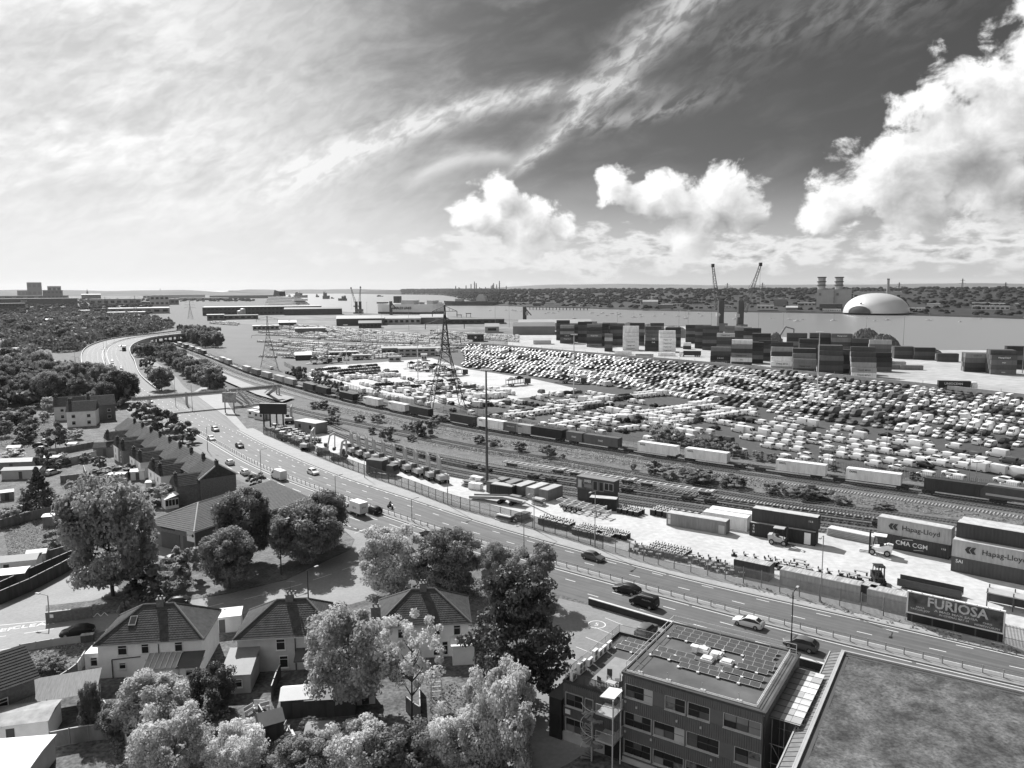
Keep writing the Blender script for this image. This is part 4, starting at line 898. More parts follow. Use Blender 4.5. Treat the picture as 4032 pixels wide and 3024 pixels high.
tag(ob('more_stacked_containers', stuffc.mesh('more_stacked_containers', [tone(CT[q]) for q in tns])), 'rear containers of the terminal stacks, seen only in part', 'containers', kind='stuff')
# ------------------------------------------------------------------ depot yard
def yard_box(x0, y0, x1, y1, label, tn, z=0, L=12.19, H=2.6, text=None, ink=None, shift=(0, 0), ts=.9, tx=0, doors=True, zz=.02):
    a, b = G(x0, y0), G(x1, y1); d = b-a; rz = math.atan2(d.y, d.x); u = d.normalized(); w = Vector((-u.y, u.x, 0)); c = (a+b)/2+w*1.22+u*shift[0]+w*shift[1]
    return container(label, (c.x, c.y, zz+z), rz, L, tn, H, 'containers in the depot yard', text, ink, doors, ts, tx)
def top_skin(t, L, H, m=None): return part('roof_skin', MB().box((0, 0, H+.015), (L-.15, 2.2, .02)), m or roofm, t)
def logo(t, x, z, s, mat):                  # two leaning bars with a notch
    for k in (0, 1): part('emblem', MB().quad(*[(x+k*.62*s+a*s, -1.235, z+b*s) for a, b in ((0, 0), (.35, .5), (.8, .5), (.5, 0), (.8, -.5), (.35, -.5))]), mat, t)
t = yard_box(2622, 2068, 2860, 2108, 'grey container with one end open, alone in mid yard', 'grey'); top_skin(t, 12.19, 2.6); part('marking_panel', MB().box((-5.5, -1.235, 1.4), (.55, .02, 2.0)), offw, t); part('poster', MB().box((5.2, -1.24, .95), (1.2, .02, 1.7)), lgrey, t); lettering(t, 'C A I', .4, ink_d, -5.5, -1.25, 1.5, sx=.6)
for k, (x0, y0, x1, y1) in enumerate([(2772, 2066, 2935, 2093), (2792, 2052, 2962, 2078)]):
    t = yard_box(x0, y0, x1, y1, 'white sheeted box in front of its twin, beside the dark stack' if not k else 'white sheeted box behind its twin, beside the dark stack', 'white', L=9.0, H=2.7, doors=False); top_skin(t, 9.0, 2.7, white)
t = yard_box(2952, 2108, 3207, 2152, 'black container with white letters under a dark one', 'black', text=None); top_skin(t, 12.19, 2.6, M('pale_roof', .42, .7, .2, 1))
for k, ch in enumerate('GEN'): lettering(t, ch, .5, ink_w, -5.3, -1.24, 2.1-.62*k)
part('notice_panel', MB().box((4.7, -1.24, 1.25), (1.15, .02, 2.2)), white, t)
t = yard_box(2952, 2108, 3207, 2152, 'dark container set back on top of the black lettered one', 'dark', z=2.62, shift=(.1, .9)); top_skin(t, 12.19, 2.6); lettering(t, 'I I II', .5, ink_w, 4.9, -1.24, 1.7)
t = yard_box(3446, 2147, 3736, 2205, 'dark container with broad white letters, lower of the lettered pair', 'dark', text='CMA CGM', ink=ink_w, ts=1.15); top_skin(t, 12.19, 2.6); lettering(t, 'I I II', .45, ink_w, 5.2, -1.24, 1.7)
for (x0, x1, z0, z1) in ((-1.6, .2, 2.05, 2.25), (.4, 2.0, .45, .65)): part('emblem', MB().quad((x0, -1.24, z0), (x1, -1.24, z1), (x1, -1.24, z1+.08), (x0, -1.24, z0+.06)), ink_w, t)
t = yard_box(3446, 2147, 3736, 2205, 'pale grey lettered container, upper of the lettered pair', 'light', z=2.62, H=2.9, shift=(.15, .15), text='Hapag-Lloyd', ink=ink_d, ts=1.25, tx=1.2); top_skin(t, 12.19, 2.9); logo(t, -4.2, 1.5, 1.15, ink_d)
t = yard_box(3766, 2252, 4056, 2311, 'dark container at the bottom of the right-hand stack', 'deep', H=2.6); top_skin(t, 12.19, 2.6); lettering(t, 'SAI', .8, ink_w, -4.9, -1.24, 1.9)
t = yard_box(3766, 2252, 4056, 2311, 'pale lettered container in the middle of the right-hand stack', 'light', z=2.62, H=2.9, text='Hapag-Lloyd', ink=ink_d, ts=1.25, tx=1.4); top_skin(t, 12.19, 2.9); logo(t, -4.2, 1.5, 1.15, ink_d)
t = yard_box(3766, 2252, 4056, 2311, 'dark container set back at the top of the right-hand stack', 'dark', z=5.54, H=2.6, shift=(.2, 1.6)); top_skin(t, 12.19, 2.6)
for k in range(3): t = yard_box(3766, 2252, 4056, 2311, 'container hidden in the second row of the right-hand stack, level %s' % nth(k), ['mid', 'deep', 'mid'][k], z=2.7*k, H=2.6, shift=(.3, 4.2+.0*k)); top_skin(t, 12.19, 2.6)
# site office: two boxes high, with a small black store
t = yard_box(2246, 1963, 2442, 1998, 'dark container carrying the site office', 'dark', L=9.0, doors=False)
a, b = G(2246, 1963), G(2442, 1998); rz = math.atan2((b-a).y, (b-a).x); u = (b-a).normalized(); w = Vector((-u.y, u.x, 0)); c = (a+b)/2+w*1.22
t = thing('site_office', 'two-tone site office box with glazed doors and lettering, on a container', 'cabin', (c.x, c.y, 2.66), rz)
part('body', MB().box((0, 0, 1.4), (9.6, 2.44, 2.8)), M('office_dark', .06, .6), t); part('roof', MB().box((0, 0, 2.86), (9.7, 2.5, .1)), mgrey, t)
part('poster', MB().box((-2.6, -1.23, 1.35), (4.0, .02, 2.3)), M('poster_grey', .11, .5, .9, 1.1), t); lettering(t, 'SIXES', .72, ink_w, -1.9, -1.25, 2.05); part('poster_figure', MB().box((-3.9, -1.245, 1.3), (.9, .02, 1.7)), lgrey, t); part('poster_panel', MB().box((-1.8, -1.245, .95), (1.9, .02, .7)), mgrey, t)
for (x, wd) in ((.1, 1.3), (1.6, 1.3)): part('door', MB().box((x, -1.24, 1.25), (wd, .04, 2.2)), mgrey, t); part('pane', MB().box((x, -1.27, 1.3), (wd*.7, .02, 1.9)), glass, t)
wf = part('window', MB().box((3.5, -1.24, 1.5), (2.3, .04, 1.7)), lgrey, t)
for s in (-.55, .55): part('pane', MB().box((3.5+s, -1.27, 1.5), (.95, .02, 1.5)), glass, wf)
t = yard_box(2318, 2003, 2424, 2012, 'small black store container in front of the site office', 'black', L=6.06, doors=False, shift=(.2, -.4)); top_skin(t, 6.06, 2.6)
# row of small containers behind the ramps
for k in range(5):
    a = G(1925+k*52, 1940+k*8.0); u = Vector((.62, .78, 0)); t = container('%s of five side-by-side rusty containers behind the loading ramp' % nth(k), (a.x+2.2, a.y+2.2, .02), rad(-128), 6.06, ['mid', 'grey', 'mid', 'light', 'grey'][k], 2.59, 'containers in the depot yard', doors=True); top_skin(t, 6.06, 2.59, [mgrey, mgrey, lgrey, roofm, lgrey][k])
t = yard_box(1926, 1950, 2020, 1965, 'black flat-topped box in front of the rusty containers', 'black', L=6.06, doors=False); part('load', MB().box((0, 0, 2.7), (5.6, 2.2, .2)), lgrey, t)
# fence-side containers
for (x0, y0, x1, y1, L, tn, lab) in [(2868, 2262, 3040, 2300, 6.06, 'dark', 'dark small container with a light ribbed roof against the fence'), (3082, 2312, 3360, 2374, 12.19, 'light', 'long pale streaked container against the palisade fence'), (3412, 2390, 3575, 2428, 6.06, 'light', 'pale small container next to the billboard'), (3395, 2375, 3420, 2382, 2.2, 'dark', 'small black kiosk box between two pale containers')]:
    t = yard_box(x0, y0, x1, y1, lab, tn, L=L, doors=False, shift=(0, .6)); top_skin(t, L, 2.6, M('streaky_roof', .36, .7, .5, 1.4, streak=(2.5, .25, 1)))
t = thing('steel_rack', 'dark open-topped steel tray behind the billboard', 'rack', (*G(3660, 2330)[:2], .02), rad(-38)); part('floor', MB().box((0, 0, .6), (9, 2.2, .15)), dgrey, t)
for s in (-1, 1): part('side_panel', MB().box((0, s*1.1, .9), (9, .08, 1.2)), dgrey, t)
t = thing('steel_rack', 'tall dark rack at the right edge above the billboard', 'rack', (*G(3990, 2400)[:2], .02), rad(-38)); part('floor', MB().box((0, 0, 2.2), (7, 2.4, .15)), lgrey, t)
for x in (-3.3, 0, 3.3):
    for s in (-1, 1): part('post', MB().box((x, s*1.1, 1.4), (.15, .15, 2.8)), dgrey, t)
part('back_panel', MB().box((0, 1.2, 1.1), (7, .06, 2.0)), dgrey, t)
# ballast blocks
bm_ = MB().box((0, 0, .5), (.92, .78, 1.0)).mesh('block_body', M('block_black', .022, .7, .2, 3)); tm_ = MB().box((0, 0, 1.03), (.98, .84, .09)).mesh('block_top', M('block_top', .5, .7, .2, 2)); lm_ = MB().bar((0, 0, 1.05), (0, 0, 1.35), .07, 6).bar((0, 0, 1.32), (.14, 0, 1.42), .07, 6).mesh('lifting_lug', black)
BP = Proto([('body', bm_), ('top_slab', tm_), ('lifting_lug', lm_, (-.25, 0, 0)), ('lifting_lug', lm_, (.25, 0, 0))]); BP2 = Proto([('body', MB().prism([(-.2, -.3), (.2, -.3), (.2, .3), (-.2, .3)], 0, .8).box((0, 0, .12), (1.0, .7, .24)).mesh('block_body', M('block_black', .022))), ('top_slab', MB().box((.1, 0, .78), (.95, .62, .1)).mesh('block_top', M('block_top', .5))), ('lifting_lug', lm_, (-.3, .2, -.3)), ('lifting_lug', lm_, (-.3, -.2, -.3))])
BR = random.Random(3); YA = rad(-37)
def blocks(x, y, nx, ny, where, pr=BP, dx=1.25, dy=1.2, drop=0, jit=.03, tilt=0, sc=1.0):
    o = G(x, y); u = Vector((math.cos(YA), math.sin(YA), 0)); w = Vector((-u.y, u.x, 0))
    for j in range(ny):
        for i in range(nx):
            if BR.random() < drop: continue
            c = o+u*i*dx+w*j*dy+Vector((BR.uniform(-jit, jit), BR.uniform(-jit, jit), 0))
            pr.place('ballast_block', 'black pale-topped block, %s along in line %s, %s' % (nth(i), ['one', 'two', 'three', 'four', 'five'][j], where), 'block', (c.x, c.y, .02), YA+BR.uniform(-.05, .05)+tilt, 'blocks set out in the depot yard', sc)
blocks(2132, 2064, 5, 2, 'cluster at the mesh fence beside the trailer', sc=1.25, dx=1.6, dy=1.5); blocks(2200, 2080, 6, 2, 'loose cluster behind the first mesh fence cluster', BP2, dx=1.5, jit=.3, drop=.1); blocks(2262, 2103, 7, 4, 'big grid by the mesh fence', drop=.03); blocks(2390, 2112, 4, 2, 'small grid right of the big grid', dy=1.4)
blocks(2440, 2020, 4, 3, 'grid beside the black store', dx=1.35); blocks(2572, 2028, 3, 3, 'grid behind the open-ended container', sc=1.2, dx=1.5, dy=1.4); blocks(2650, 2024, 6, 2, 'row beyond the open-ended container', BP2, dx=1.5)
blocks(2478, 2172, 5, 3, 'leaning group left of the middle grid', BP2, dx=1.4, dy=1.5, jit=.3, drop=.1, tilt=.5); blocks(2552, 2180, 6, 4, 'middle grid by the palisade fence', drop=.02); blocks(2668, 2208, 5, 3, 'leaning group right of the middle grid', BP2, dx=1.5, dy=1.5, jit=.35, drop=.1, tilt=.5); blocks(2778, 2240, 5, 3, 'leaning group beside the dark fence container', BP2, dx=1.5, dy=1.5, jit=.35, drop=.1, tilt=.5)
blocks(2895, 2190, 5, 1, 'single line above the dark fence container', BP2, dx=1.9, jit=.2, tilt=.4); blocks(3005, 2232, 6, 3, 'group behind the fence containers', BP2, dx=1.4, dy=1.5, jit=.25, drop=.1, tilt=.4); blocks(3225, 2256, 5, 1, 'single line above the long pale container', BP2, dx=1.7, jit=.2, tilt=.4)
for k, (x, y) in enumerate([(3148, 2222), (3160, 2236), (3170, 2250), (3340, 2272), (3360, 2282), (3390, 2268), (3400, 2290)]):
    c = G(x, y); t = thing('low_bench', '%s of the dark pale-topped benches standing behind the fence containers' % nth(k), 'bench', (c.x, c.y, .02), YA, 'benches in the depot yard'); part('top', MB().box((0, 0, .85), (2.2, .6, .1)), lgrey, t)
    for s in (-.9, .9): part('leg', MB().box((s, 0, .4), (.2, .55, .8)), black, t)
# excavators
exm = M('plant_paint', .45, .45, .12, 1.0)
def exc_proto():
    ps = []
    for s in (-1, 1): ps.append(('track', MB().ext([(-1.7, .1), (-1.4, 0), (1.4, 0), (1.7, .1), (1.75, .45), (1.4, .75), (-1.4, .75), (-1.75, .45)], s*.95-.25, s*.95+.25).mesh('track', rubber)))
    ps.append(('undercarriage', MB().box((0, 0, .6), (1.6, 1.6, .4)).mesh('undercarriage', dsteel)))
    ps.append(('house', MB().ext([(-1.9, .9), (1.2, .9), (1.2, 1.5), (.2, 1.9), (-1.8, 1.95), (-2.0, 1.7)], -1.15, 1.15).mesh('house', exm)))
    ps.append(('cab', MB().ext([(.2, 1.0), (1.35, 1.0), (1.4, 1.9), (1.0, 2.75), (.2, 2.75)], .25, 1.15).mesh('cab', dgrey), (0, 0, 0), [('pane', MB().box((.75, 1.16, 2.2), (.8, .02, .8)).mesh('pane', glass))]))
    ps.append(('counterweight', MB().ext([(-2.15, 1.0), (-1.7, 1.0), (-1.7, 1.9), (-2.05, 1.85)], -1.1, 1.1).mesh('counterweight', lgrey)))
    ps.append(('boom', MB().sbar((.9, -.3, 1.5), (1.7, -.3, 4.9), .34, .5).sbar((1.65, -.3, 4.8), (2.9, -.3, 5.5), .3, .42).mesh('boom', exm)))
    ps.append(('stick', MB().sbar((3.0, -.3, 5.6), (2.9, -.3, 1.7), .26, .36).mesh('stick', exm)))
    ps.append(('bucket', MB().ext([(2.5, 1.6), (3.2, 1.7), (3.1, .9), (2.5, .7), (2.2, 1.1)], -.75, .15).mesh('bucket', dsteel))); return Proto(ps)
EP = exc_proto()
for k, (x, y) in enumerate([(1390, 1789), (1420, 1800), (1449, 1809), (1479, 1816), (1519, 1829), (1558, 1845), (1603, 1858), (1648, 1873), (1695, 1887), (1738, 1899)]):
    c = G(x, y); EP.place('excavator', 'tracked excavator with folded boom, %s from the left in the parked line' % nth(k), 'excavator', (c.x, c.y, .02), rad(118)+.04*math.sin(k*2), 'excavators parked in a line', 1.15)
for k, (x, y, a, l) in enumerate([(1275, 1787, 20, 'tracked excavator crouching by the mesh fence'), (1334, 1810, -30, 'excavator at the right end of the plant heap'), (1212, 1770, 70, 'excavator wedged in the plant heap'), (1140, 1665, 95, 'excavator with tall raised arm beside the black screen')]):
    c = G(x, y); EP.place('excavator', l, 'excavator', (c.x, c.y, .02), rad(a), sc=1.1)
# heap of small plant
DP = Proto([('skip', MB().ext([(.2, .7), (1.3, .8), (1.6, 1.4), (0, 1.35)], -.7, .7).mesh('skip', M('skip_paint', .4, .5, .2, 1, rnd=.5))), ('chassis', MB().box((-.2, 0, .55), (2.4, .9, .3)).mesh('chassis', dsteel)), ('engine_cover', MB().box((-1.0, 0, .95), (.8, .9, .6)).mesh('engine_cover', M('plant_b', .15, .5, .2, 1, rnd=.6))), ('roll_bar', MB().sbar((-.5, -.5, .7), (-.5, -.5, 1.9), .08, .08).sbar((-.5, .5, .7), (-.5, .5, 1.9), .08, .08).sbar((-.5, -.5, 1.9), (-.5, .5, 1.9), .08, .08).mesh('roll_bar', black))]+[('wheel', wheel_mesh(.42, .3), (x, s*.65, .42)) for x in (.8, -.9) for s in (-1, 1)])
HR = random.Random(9); pts = []
for k in range(46):
    x = 1085+HR.random()*160; y = 1690+(x-1085)*.36+HR.random()*38-10; pts.append((x, y))
pts.sort()
for k, (x, y) in enumerate(pts):
    c = G(x, y); DP.place('site_dumper', 'small site dumper in the crowded plant corner, %s from the left' % nth(k), 'dumper', (c.x, c.y, .02), HR.uniform(0, 6.28), 'plant crowded beside the fence', .9+.35*HR.random())
# plant shed, kiosks, army truck, trailers, ramps, forklifts
def cabin(x, y, rz, L, W_, H, label, wm, rm, cat='cabin', name='cabin', win=2, tilt=.0):
    c = G(x, y); t = thing(name, label, cat, (c.x, c.y, .02), rz); part('wall', MB().box((0, 0, H/2), (L, W_, H)), wm, t); part('roof', MB().box((0, 0, H+.06), (L+.3, W_+.3, .14)), rm, t)
    for i in range(win): part('window', MB().box((-L/2+(i+.5)*L/win, -W_/2-.01, H*.6), (min(1.2, L/win*.6), .04, H*.35)), glass, t)
    part('door', MB().box((L/2+.01, 0, 1.0), (.04, .9, 2.0)), mgrey, t); return t
cabin(1225, 1700, YA, 11, 5, 3.6, 'flat-roofed plant shed behind the crowded machines', mgrey, lgrey, 'shed', 'plant_shed')
cabin(1030, 1650, YA, 6, 2.6, 2.6, 'pale cabin behind the black screen', offw, white); cabin(1020, 1632, YA, 4, 2.4, 2.6, 'small white cabin above the pale cabin', white, white); cabin(995, 1640, rad(-30), 3, 2.4, 2.4, 'white van-like cabin left of the pale cabin', white, white, win=1)
cabin(1655, 1590, YA, 4.5, 3, 2.8, 'small pale kiosk by the compound fence', lgrey, offw, win=1)
c = G(1500, 1868); t = lorry('army_truck', 'dark green-grey box-bodied truck beside the excavators', (c.x, c.y, .02), rad(-28), dgrey, dgrey, 5.2, 3.9)
def trailer(x, y, rz, label):
    c = G(x, y); t = thing('skeletal_trailer', label, 'trailer', (c.x, c.y, .02), rz); mb = MB()
    for s in (-.5, .5): mb.box((0, s, 1.25), (12, .18, .35))
    for k in range(7): mb.box((-5.8+k*1.9, 0, 1.42), (.3, 2.4, .14))
    part('frame', mb, lgrey, t); wm = wheel_mesh(.52, .35)
    for xx in (-4.6, -3.3, -2.0):
        for s in (-1, 1): ob('wheel', wm, t, (xx, s*1.0, .52))
    for s in (-.8, .8): part('landing_leg', MB().box((3.2, s, .6), (.15, .15, 1.2)), dgrey, t)
trailer(2305, 2022, YA, 'skeletal container trailer in front of the site office'); trailer(2290, 2005, YA, 'second skeletal trailer tucked under the site office')
c = G(1960, 1978); t = thing('loading_ramp', 'long steel loading ramp lying in the yard', 'ramp', (c.x, c.y, .02), rad(-30)); mb = MB()
for s in (-1.1, 1.1): mb.sbar((-7, s, .5), (2, s, 1.5), .15, .6); mb.sbar((2, s, 1.5), (7, s, 1.2), .15, .5)
part('side_beam', mb, mgrey, t); part('deck', MB().sbar((-7, 0, .4), (2, 0, 1.4), 2.1, .1).sbar((2, 0, 1.4), (7, 0, 1.1), 2.1, .1), lgrey, t)
for x in (1, 4): part('wheel', MB().bar((x, -1.3, .45), (x, 1.3, .45), .45, 10), rubber, t)
for k, (x, y, L, rz, l) in enumerate([(1880, 1900, 5, -40, 'jumbled stack of steel sections at the end of the excavators'), (1850, 1915, 4.5, -30, 'lower pile of pale steel sections'), (1990, 2050, 5, -38, 'flat stack of plates by the mesh fence'), (2060, 2045, 4, 50, 'stack of barrier hurdles leaning by the mesh fence'), (2030, 1975, 3, -38, 'small pallet load beside the ramp'), (2120, 1985, 3, -38, 'flat pallet load in front of the pale container')]):
    c = G(x, y); t = thing('steel_pile', l, 'pile', (c.x, c.y, .02), rad(rz)); h = 0
    for q in range(5): part('section', MB().box((HR.uniform(-.3, .3), HR.uniform(-.3, .3), .2+q*.28), (L*HR.uniform(.7, 1), 1.6, .2)), [lgrey, mgrey, dgrey, offw][HR.randint(0, 3)], t)
for k, (x, y, z) in enumerate([(1862, 1925, 0), (1885, 1928, 0), (1868, 1898, 0), (1888, 1903, 0)]):
    c = G(x, y); t = thing('bulk_bag', ['left', 'right', 'upper left', 'upper right'][k]+' white wrapped crate in the group by the mast', 'crate', (c.x, c.y, .02), rad(-30)); part('crate', MB().box((0, 0, .8), (1.7, 1.5, 1.5)), white, t)
    for s in (-.5, .5): part('skid', MB().box((s, 0, .08), (.2, 1.6, .14)), timber, t)
t = thing('plank_stack', 'long stack of pale boards behind the lettered containers', 'boards', (*G(3360, 2122)[:2], .02), rad(-42))
for q in range(5): part('layer', MB().box((0, 0, .2+.3*q), (9.5-.1*q, 2.2, .2)), offw if q == 4 else lgrey, t)
def forklift(x, y, rz, label, bm, sc=1.0):
    c = G(x, y); t = thing('forklift', label, 'forklift', (c.x, c.y, .02), rz, sc=sc); part('body', MB().ext([(-1.5, .5), (.8, .5), (.8, 1.0), (-.2, 1.1), (-1.0, 1.5), (-1.6, 1.4)], -.65, .65), bm, t); mb = MB()
    for (x1, z1) in ((-.9, 1.4), (.7, 1.0)):
        for s in (-.55, .55): mb.sbar((x1, s, z1), (x1*.7, s, 2.5), .09, .09)
    part('cab_frame', mb, black, t); part('roof', MB().box((-.05, 0, 2.55), (1.6, 1.3, .08)), bm, t); part('seat', MB().box((-.3, 0, 1.3), (.5, .5, .5)), black, t)
    part('mast', MB().box((1.1, -.35, 1.5), (.16, .14, 2.9)).box((1.1, .35, 1.5), (.16, .14, 2.9)).box((1.1, 0, 2.8), (.14, .8, .12)), black, t)
    for s in (-.3, .3): part('fork', MB().box((1.7, s, .12), (1.2, .12, .06)), dsteel, t)
    wm = wheel_mesh(.4, .28)
    for xx in (.75, -1.0):
        for s in (-1, 1): ob('wheel', wm, t, (xx, s*.6, .4))
forklift(3068, 2143, rad(-30), 'forklift in front of the black lettered container', lgrey, 1.25); forklift(3460, 2182, rad(150), 'white heavy forklift beside the broad-lettered container', white, 1.4); forklift(3458, 2300, rad(-100), 'dark forklift with high mast near the fence containers', black, 1.2)
# ------------------------------------------------------------------ yard fence and hoarding
mesh_m = M('fence_mesh', .07, .6, .2, 1); pal_m = M('palisade_steel', .22, .6, .25, 1.5)
ib = min(range(len(FEN)), key=lambda i: (FEN[i]-G(3590, 2452)).length); ie = min(range(len(FEN)), key=lambda i: (FEN[i]-G(3985, 2550)).length); im = min(range(len(FEN)), key=lambda i: (FEN[i]-G(2380, 2166)).length)
def fence(P, label, h, pale, pitch, mat, pm, name='security_fence', rails=(.35, .9), pw=.07):
    t = thing(name, label, 'fence'); post = MB().box((0, 0, h/2), (.12, .12, h)).mesh('post', pm)
    for q in P: ob('post', post, t, (q.x, q.y, 0))
    for f in rails:
        mb = MB()
        for a, b in zip(P, P[1:]): mb.sbar((a.x, a.y, h*f), (b.x, b.y, h*f), .05, .06)
        part('rail', mb, pm, t)
    mb = MB(); Q = resample([Vector((p.x, p.y, 0)) for p in P], pitch)
    for a, b in zip(Q, Q[1:]):
        d = math.atan2((b-a).y, (b-a).x); mb.add([(a.x-math.cos(d)*pw/2, a.y-math.sin(d)*pw/2, .05), (a.x+math.cos(d)*pw/2, a.y+math.sin(d)*pw/2, .05), (a.x+math.cos(d)*pw/2, a.y+math.sin(d)*pw/2, h-.1), (a.x, a.y, h), (a.x-math.cos(d)*pw/2, a.y-math.sin(d)*pw/2, h-.1)], [(0, 1, 2, 3, 4)])
    o = part('pales', mb, mat, t); o['kind'] = 'stuff'; return t
fence(FEN[2:im+1], 'tall dark mesh fence between the footpath and the plant yard', 2.7, 1, .11, mesh_m, dsteel, pw=.07, rails=(.05, .5, .97)); fence(FEN[im:ib+1], 'steel palisade fence in front of the yard containers', 2.9, 1, .16, pal_m, pal_m, pw=.085); fence(FEN[ie:], 'palisade fence right of the film billboard', 2.9, 1, .16, pal_m, pal_m, pw=.085)
a, b = FEN[ib], FEN[ie]; d = (b-a); rz = math.atan2(d.y, d.x); c = (a+b)/2; Lb = d.length
bl, br = G(3598, 2430, 1.0), G(3978, 2462, 1.0)
t = thing('billboard', 'long film billboard on posts beside the palisade fence', 'billboard', (c.x, c.y, 0), rz); BW, BH, BZ = Lb*.98, 3.1, 1.5
part('panel', MB().box((0, 0, BZ+BH/2), (BW, .25, BH)), M('poster_print', .10, .45, .85, .45, detail=6), t)
for z in (BZ, BZ+BH): part('frame', MB().box((0, -.05, z), (BW+.2, .4, .16)), white, t)
for s in (-1, 1): part('frame', MB().box((s*BW/2, -.05, BZ+BH/2), (.18, .4, BH-.16)), white, t)
for k in range(5): part('post', MB().box((-BW/2+.6+k*(BW-1.2)/4, .25, (BZ+BH)/2), (.2, .2, BZ+BH)), dgrey, t)
part('skirt', MB().box((0, .2, .7), (BW, .06, 1.3)), black, t)
pin = M('poster_ink', .55, .5, .3, 2)
def pt(txt, s, x, z, sx=1.0, off=.01): q = T('lettering', txt, s, pin, t, (x, -.135, BZ+z), (rad(90), 0, 0), offset=off, sx=sx); return q
pt('FURIOSA', 1.9, .3, 2.05, .98, .05); pt('A MAD MAX SAGA', .42, .2, 1.05, 1.5, .01); pt('IN CINEMAS MAY 24', .4, .0, .6, 1.0, .01); pt('ANYA', .34, -BW*.36, 1.05, 1.2); pt('TAYLOR-JOY', .36, -BW*.36, .68, 1.2); pt('CHRIS', .34, BW*.34, .85, 1.2); pt('HEMSWORTH', .4, BW*.34, .4, 1.2)
for k in range(9): part('lamp_arm', MB().sbar((-BW/2+.5+k*(BW-1)/8, 0, BZ+BH), (-BW/2+.5+k*(BW-1)/8, -.7, BZ+BH+.3), .06, .06), dsteel, t)
# black screen hoarding on four legs
c = G(1078, 1680); t = thing('advertising_screen', 'large black screen on four tall legs above the road', 'screen', (c.x, c.y, 0), rad(-8)); h0 = px_h(1078, 1680, 1630); h1 = px_h(1078, 1680, 1590)
part('panel', MB().box((0, 0, (h0+h1)/2), (9.8, .9, h1-h0)), black, t); part('top_edge', MB().box((0, 0, h1+.1), (9.9, 1.0, .2)), lgrey, t)
for k in range(4): part('leg', MB().box((-3.6+k*2.4, 0, h0/2), (.4, .4, h0)), black, t)
c = G(905, 1625); t = thing('billboard', 'small pale billboard beside the station steps', 'billboard', (c.x, c.y, 0), rad(-15)); part('panel', MB().box((0, 0, 6), (6, .4, 4)), lgrey, t); part('poster', MB().box((0, -.25, 6), (5.6, .04, 3.6)), M('poster2', .3, .6, .5, 1), t)
for s in (-2, 2): part('leg', MB().box((s, 0, 2), (.3, .3, 4)), dgrey, t)
# ------------------------------------------------------------------ median guard rail, kerbside parapet, lamps
GP = [p for p in offset(MED, -.5) if p.y < 262 and p.z < .3]
GP = resample([Vector((p.x, p.y, 0)) for p in GP], 2.2)
t = fence(GP, 'pedestrian guard rail along the central reservation', 1.15, 1, .13, steel, steel, 'guard_rail', (.12, .95), .022)
UPM = [p for p in MED if p.y > 262]
t = thing('crash_barrier', 'low double crash barrier down the middle of the bend', 'barrier')
for s in (-1.2, .2):
    mb = MB()
    for a, b in zip(offset(UPM, s), offset(UPM, s)[1:]): mb.sbar((a.x, a.y, a.z+.65), (b.x, b.y, b.z+.65), .08, .32)
    part('rail', mb, lgrey, t)
pm = MB().box((0, 0, .35), (.12, .12, .7)).mesh('post', dgrey)
for q in resample(offset(UPM, -.5), 8): ob('post', pm, t, (q.x, q.y, q.z))
def lamp(x, y, ty, label, arm=(1, 0), mat=steel, z=0, al=1.4):
    c = G(x, y, z); h = px_h(x, y, ty, z); t = thing('street_lamp', label, 'lamp', (c.x, c.y, z), 0, 'street lamps'); part('column', MB().bar((0, 0, 0), (0, 0, h*.35), .11, 8).bar((0, 0, h*.35), (0, 0, h), .075, 8), mat, t)
    e = (arm[0]*al, arm[1]*al, h+.1); part('arm', MB().bar((0, 0, h), e, .05, 6), mat, t); part('lamp_head', MB().box((e[0]+arm[0]*.35, e[1]+arm[1]*.35, h+.12), (.7, .3, .16), math.atan2(arm[1], arm[0])), lgrey, t)
A1 = (-.6, -.8); B1 = (.6, .8)
for (x, y, ty, l, a, m) in [(1030, 1905, 1772, 'grey street lamp behind the round bush by the terraces', B1, steel), (1323, 1993, 1876, 'grey street lamp between the brick hall and the road', B1, steel), (1436, 1882, 1776, 'lamp post at the mesh fence beside the truck', A1, steel), (1763, 1990, 1803, 'tall lamp post at the mesh fence end of the excavators', A1, steel), (2063, 2170, 2064, 'lamp rising from the guard rail over the twin trees', A1, steel), (2342, 2155, 1934, 'tall lamp post in front of the site office', A1, steel), (2103, 2087, 1942, 'lamp post beside the rusty containers', A1, steel), (3231, 2371, 2110, 'pale lamp post at the palisade fence', A1, steel), (3113, 2585, 2332, 'slim black lamp post at the near kerb', B1, black), (1108, 2264, 2054, 'slim black lamp post on the grass island', B1, black), (1214, 2352, 2246, 'black lamp post behind the middle house roof', B1, black), (1622, 2052, 1968, 'lamp post in the central reservation by the motorcycle', B1, steel), (196, 2448, 2345, 'old street lamp beside the low boundary wall', (-1, .3), steel), (818, 1776, 1680, 'street lamp beside the terraced roofs', B1, steel), (660, 1672, 1610, 'street lamp below the footbridge', B1, steel), (692, 1600, 1490, 'lamp at the slip road verge', A1, steel), (758, 1618, 1515, 'lamp post in the slip road gore', A1, steel), (570, 1425, 1392, 'lamp on the slip road bend', A1, steel)]: lamp(x, y, ty, l, a, m)
for k, (x, y, z, l) in enumerate([(408, 1376, 4.5, 'left lamp of the pair at the bend'), (421, 1376, 4.5, 'right lamp of the pair at the bend'), (450, 1352, 6, 'lamp post on the outer bend'), (505, 1335, 6.8, 'lamp post on the flyover approach'), (562, 1326, 7, 'lamp post on the flyover'), (302, 1480, 0, 'left of the slim poles by the local road'), (316, 1482, 0, 'right of the slim poles by the local road'), (296, 1440, 0, 'slim pole at the local road junction'), (415, 1436, 2, 'lamp where the barrier splits')]): lamp(x, y, y-(38 if k < 5 else 75 if k < 8 else 60), l, (-1, 0), steel, z)
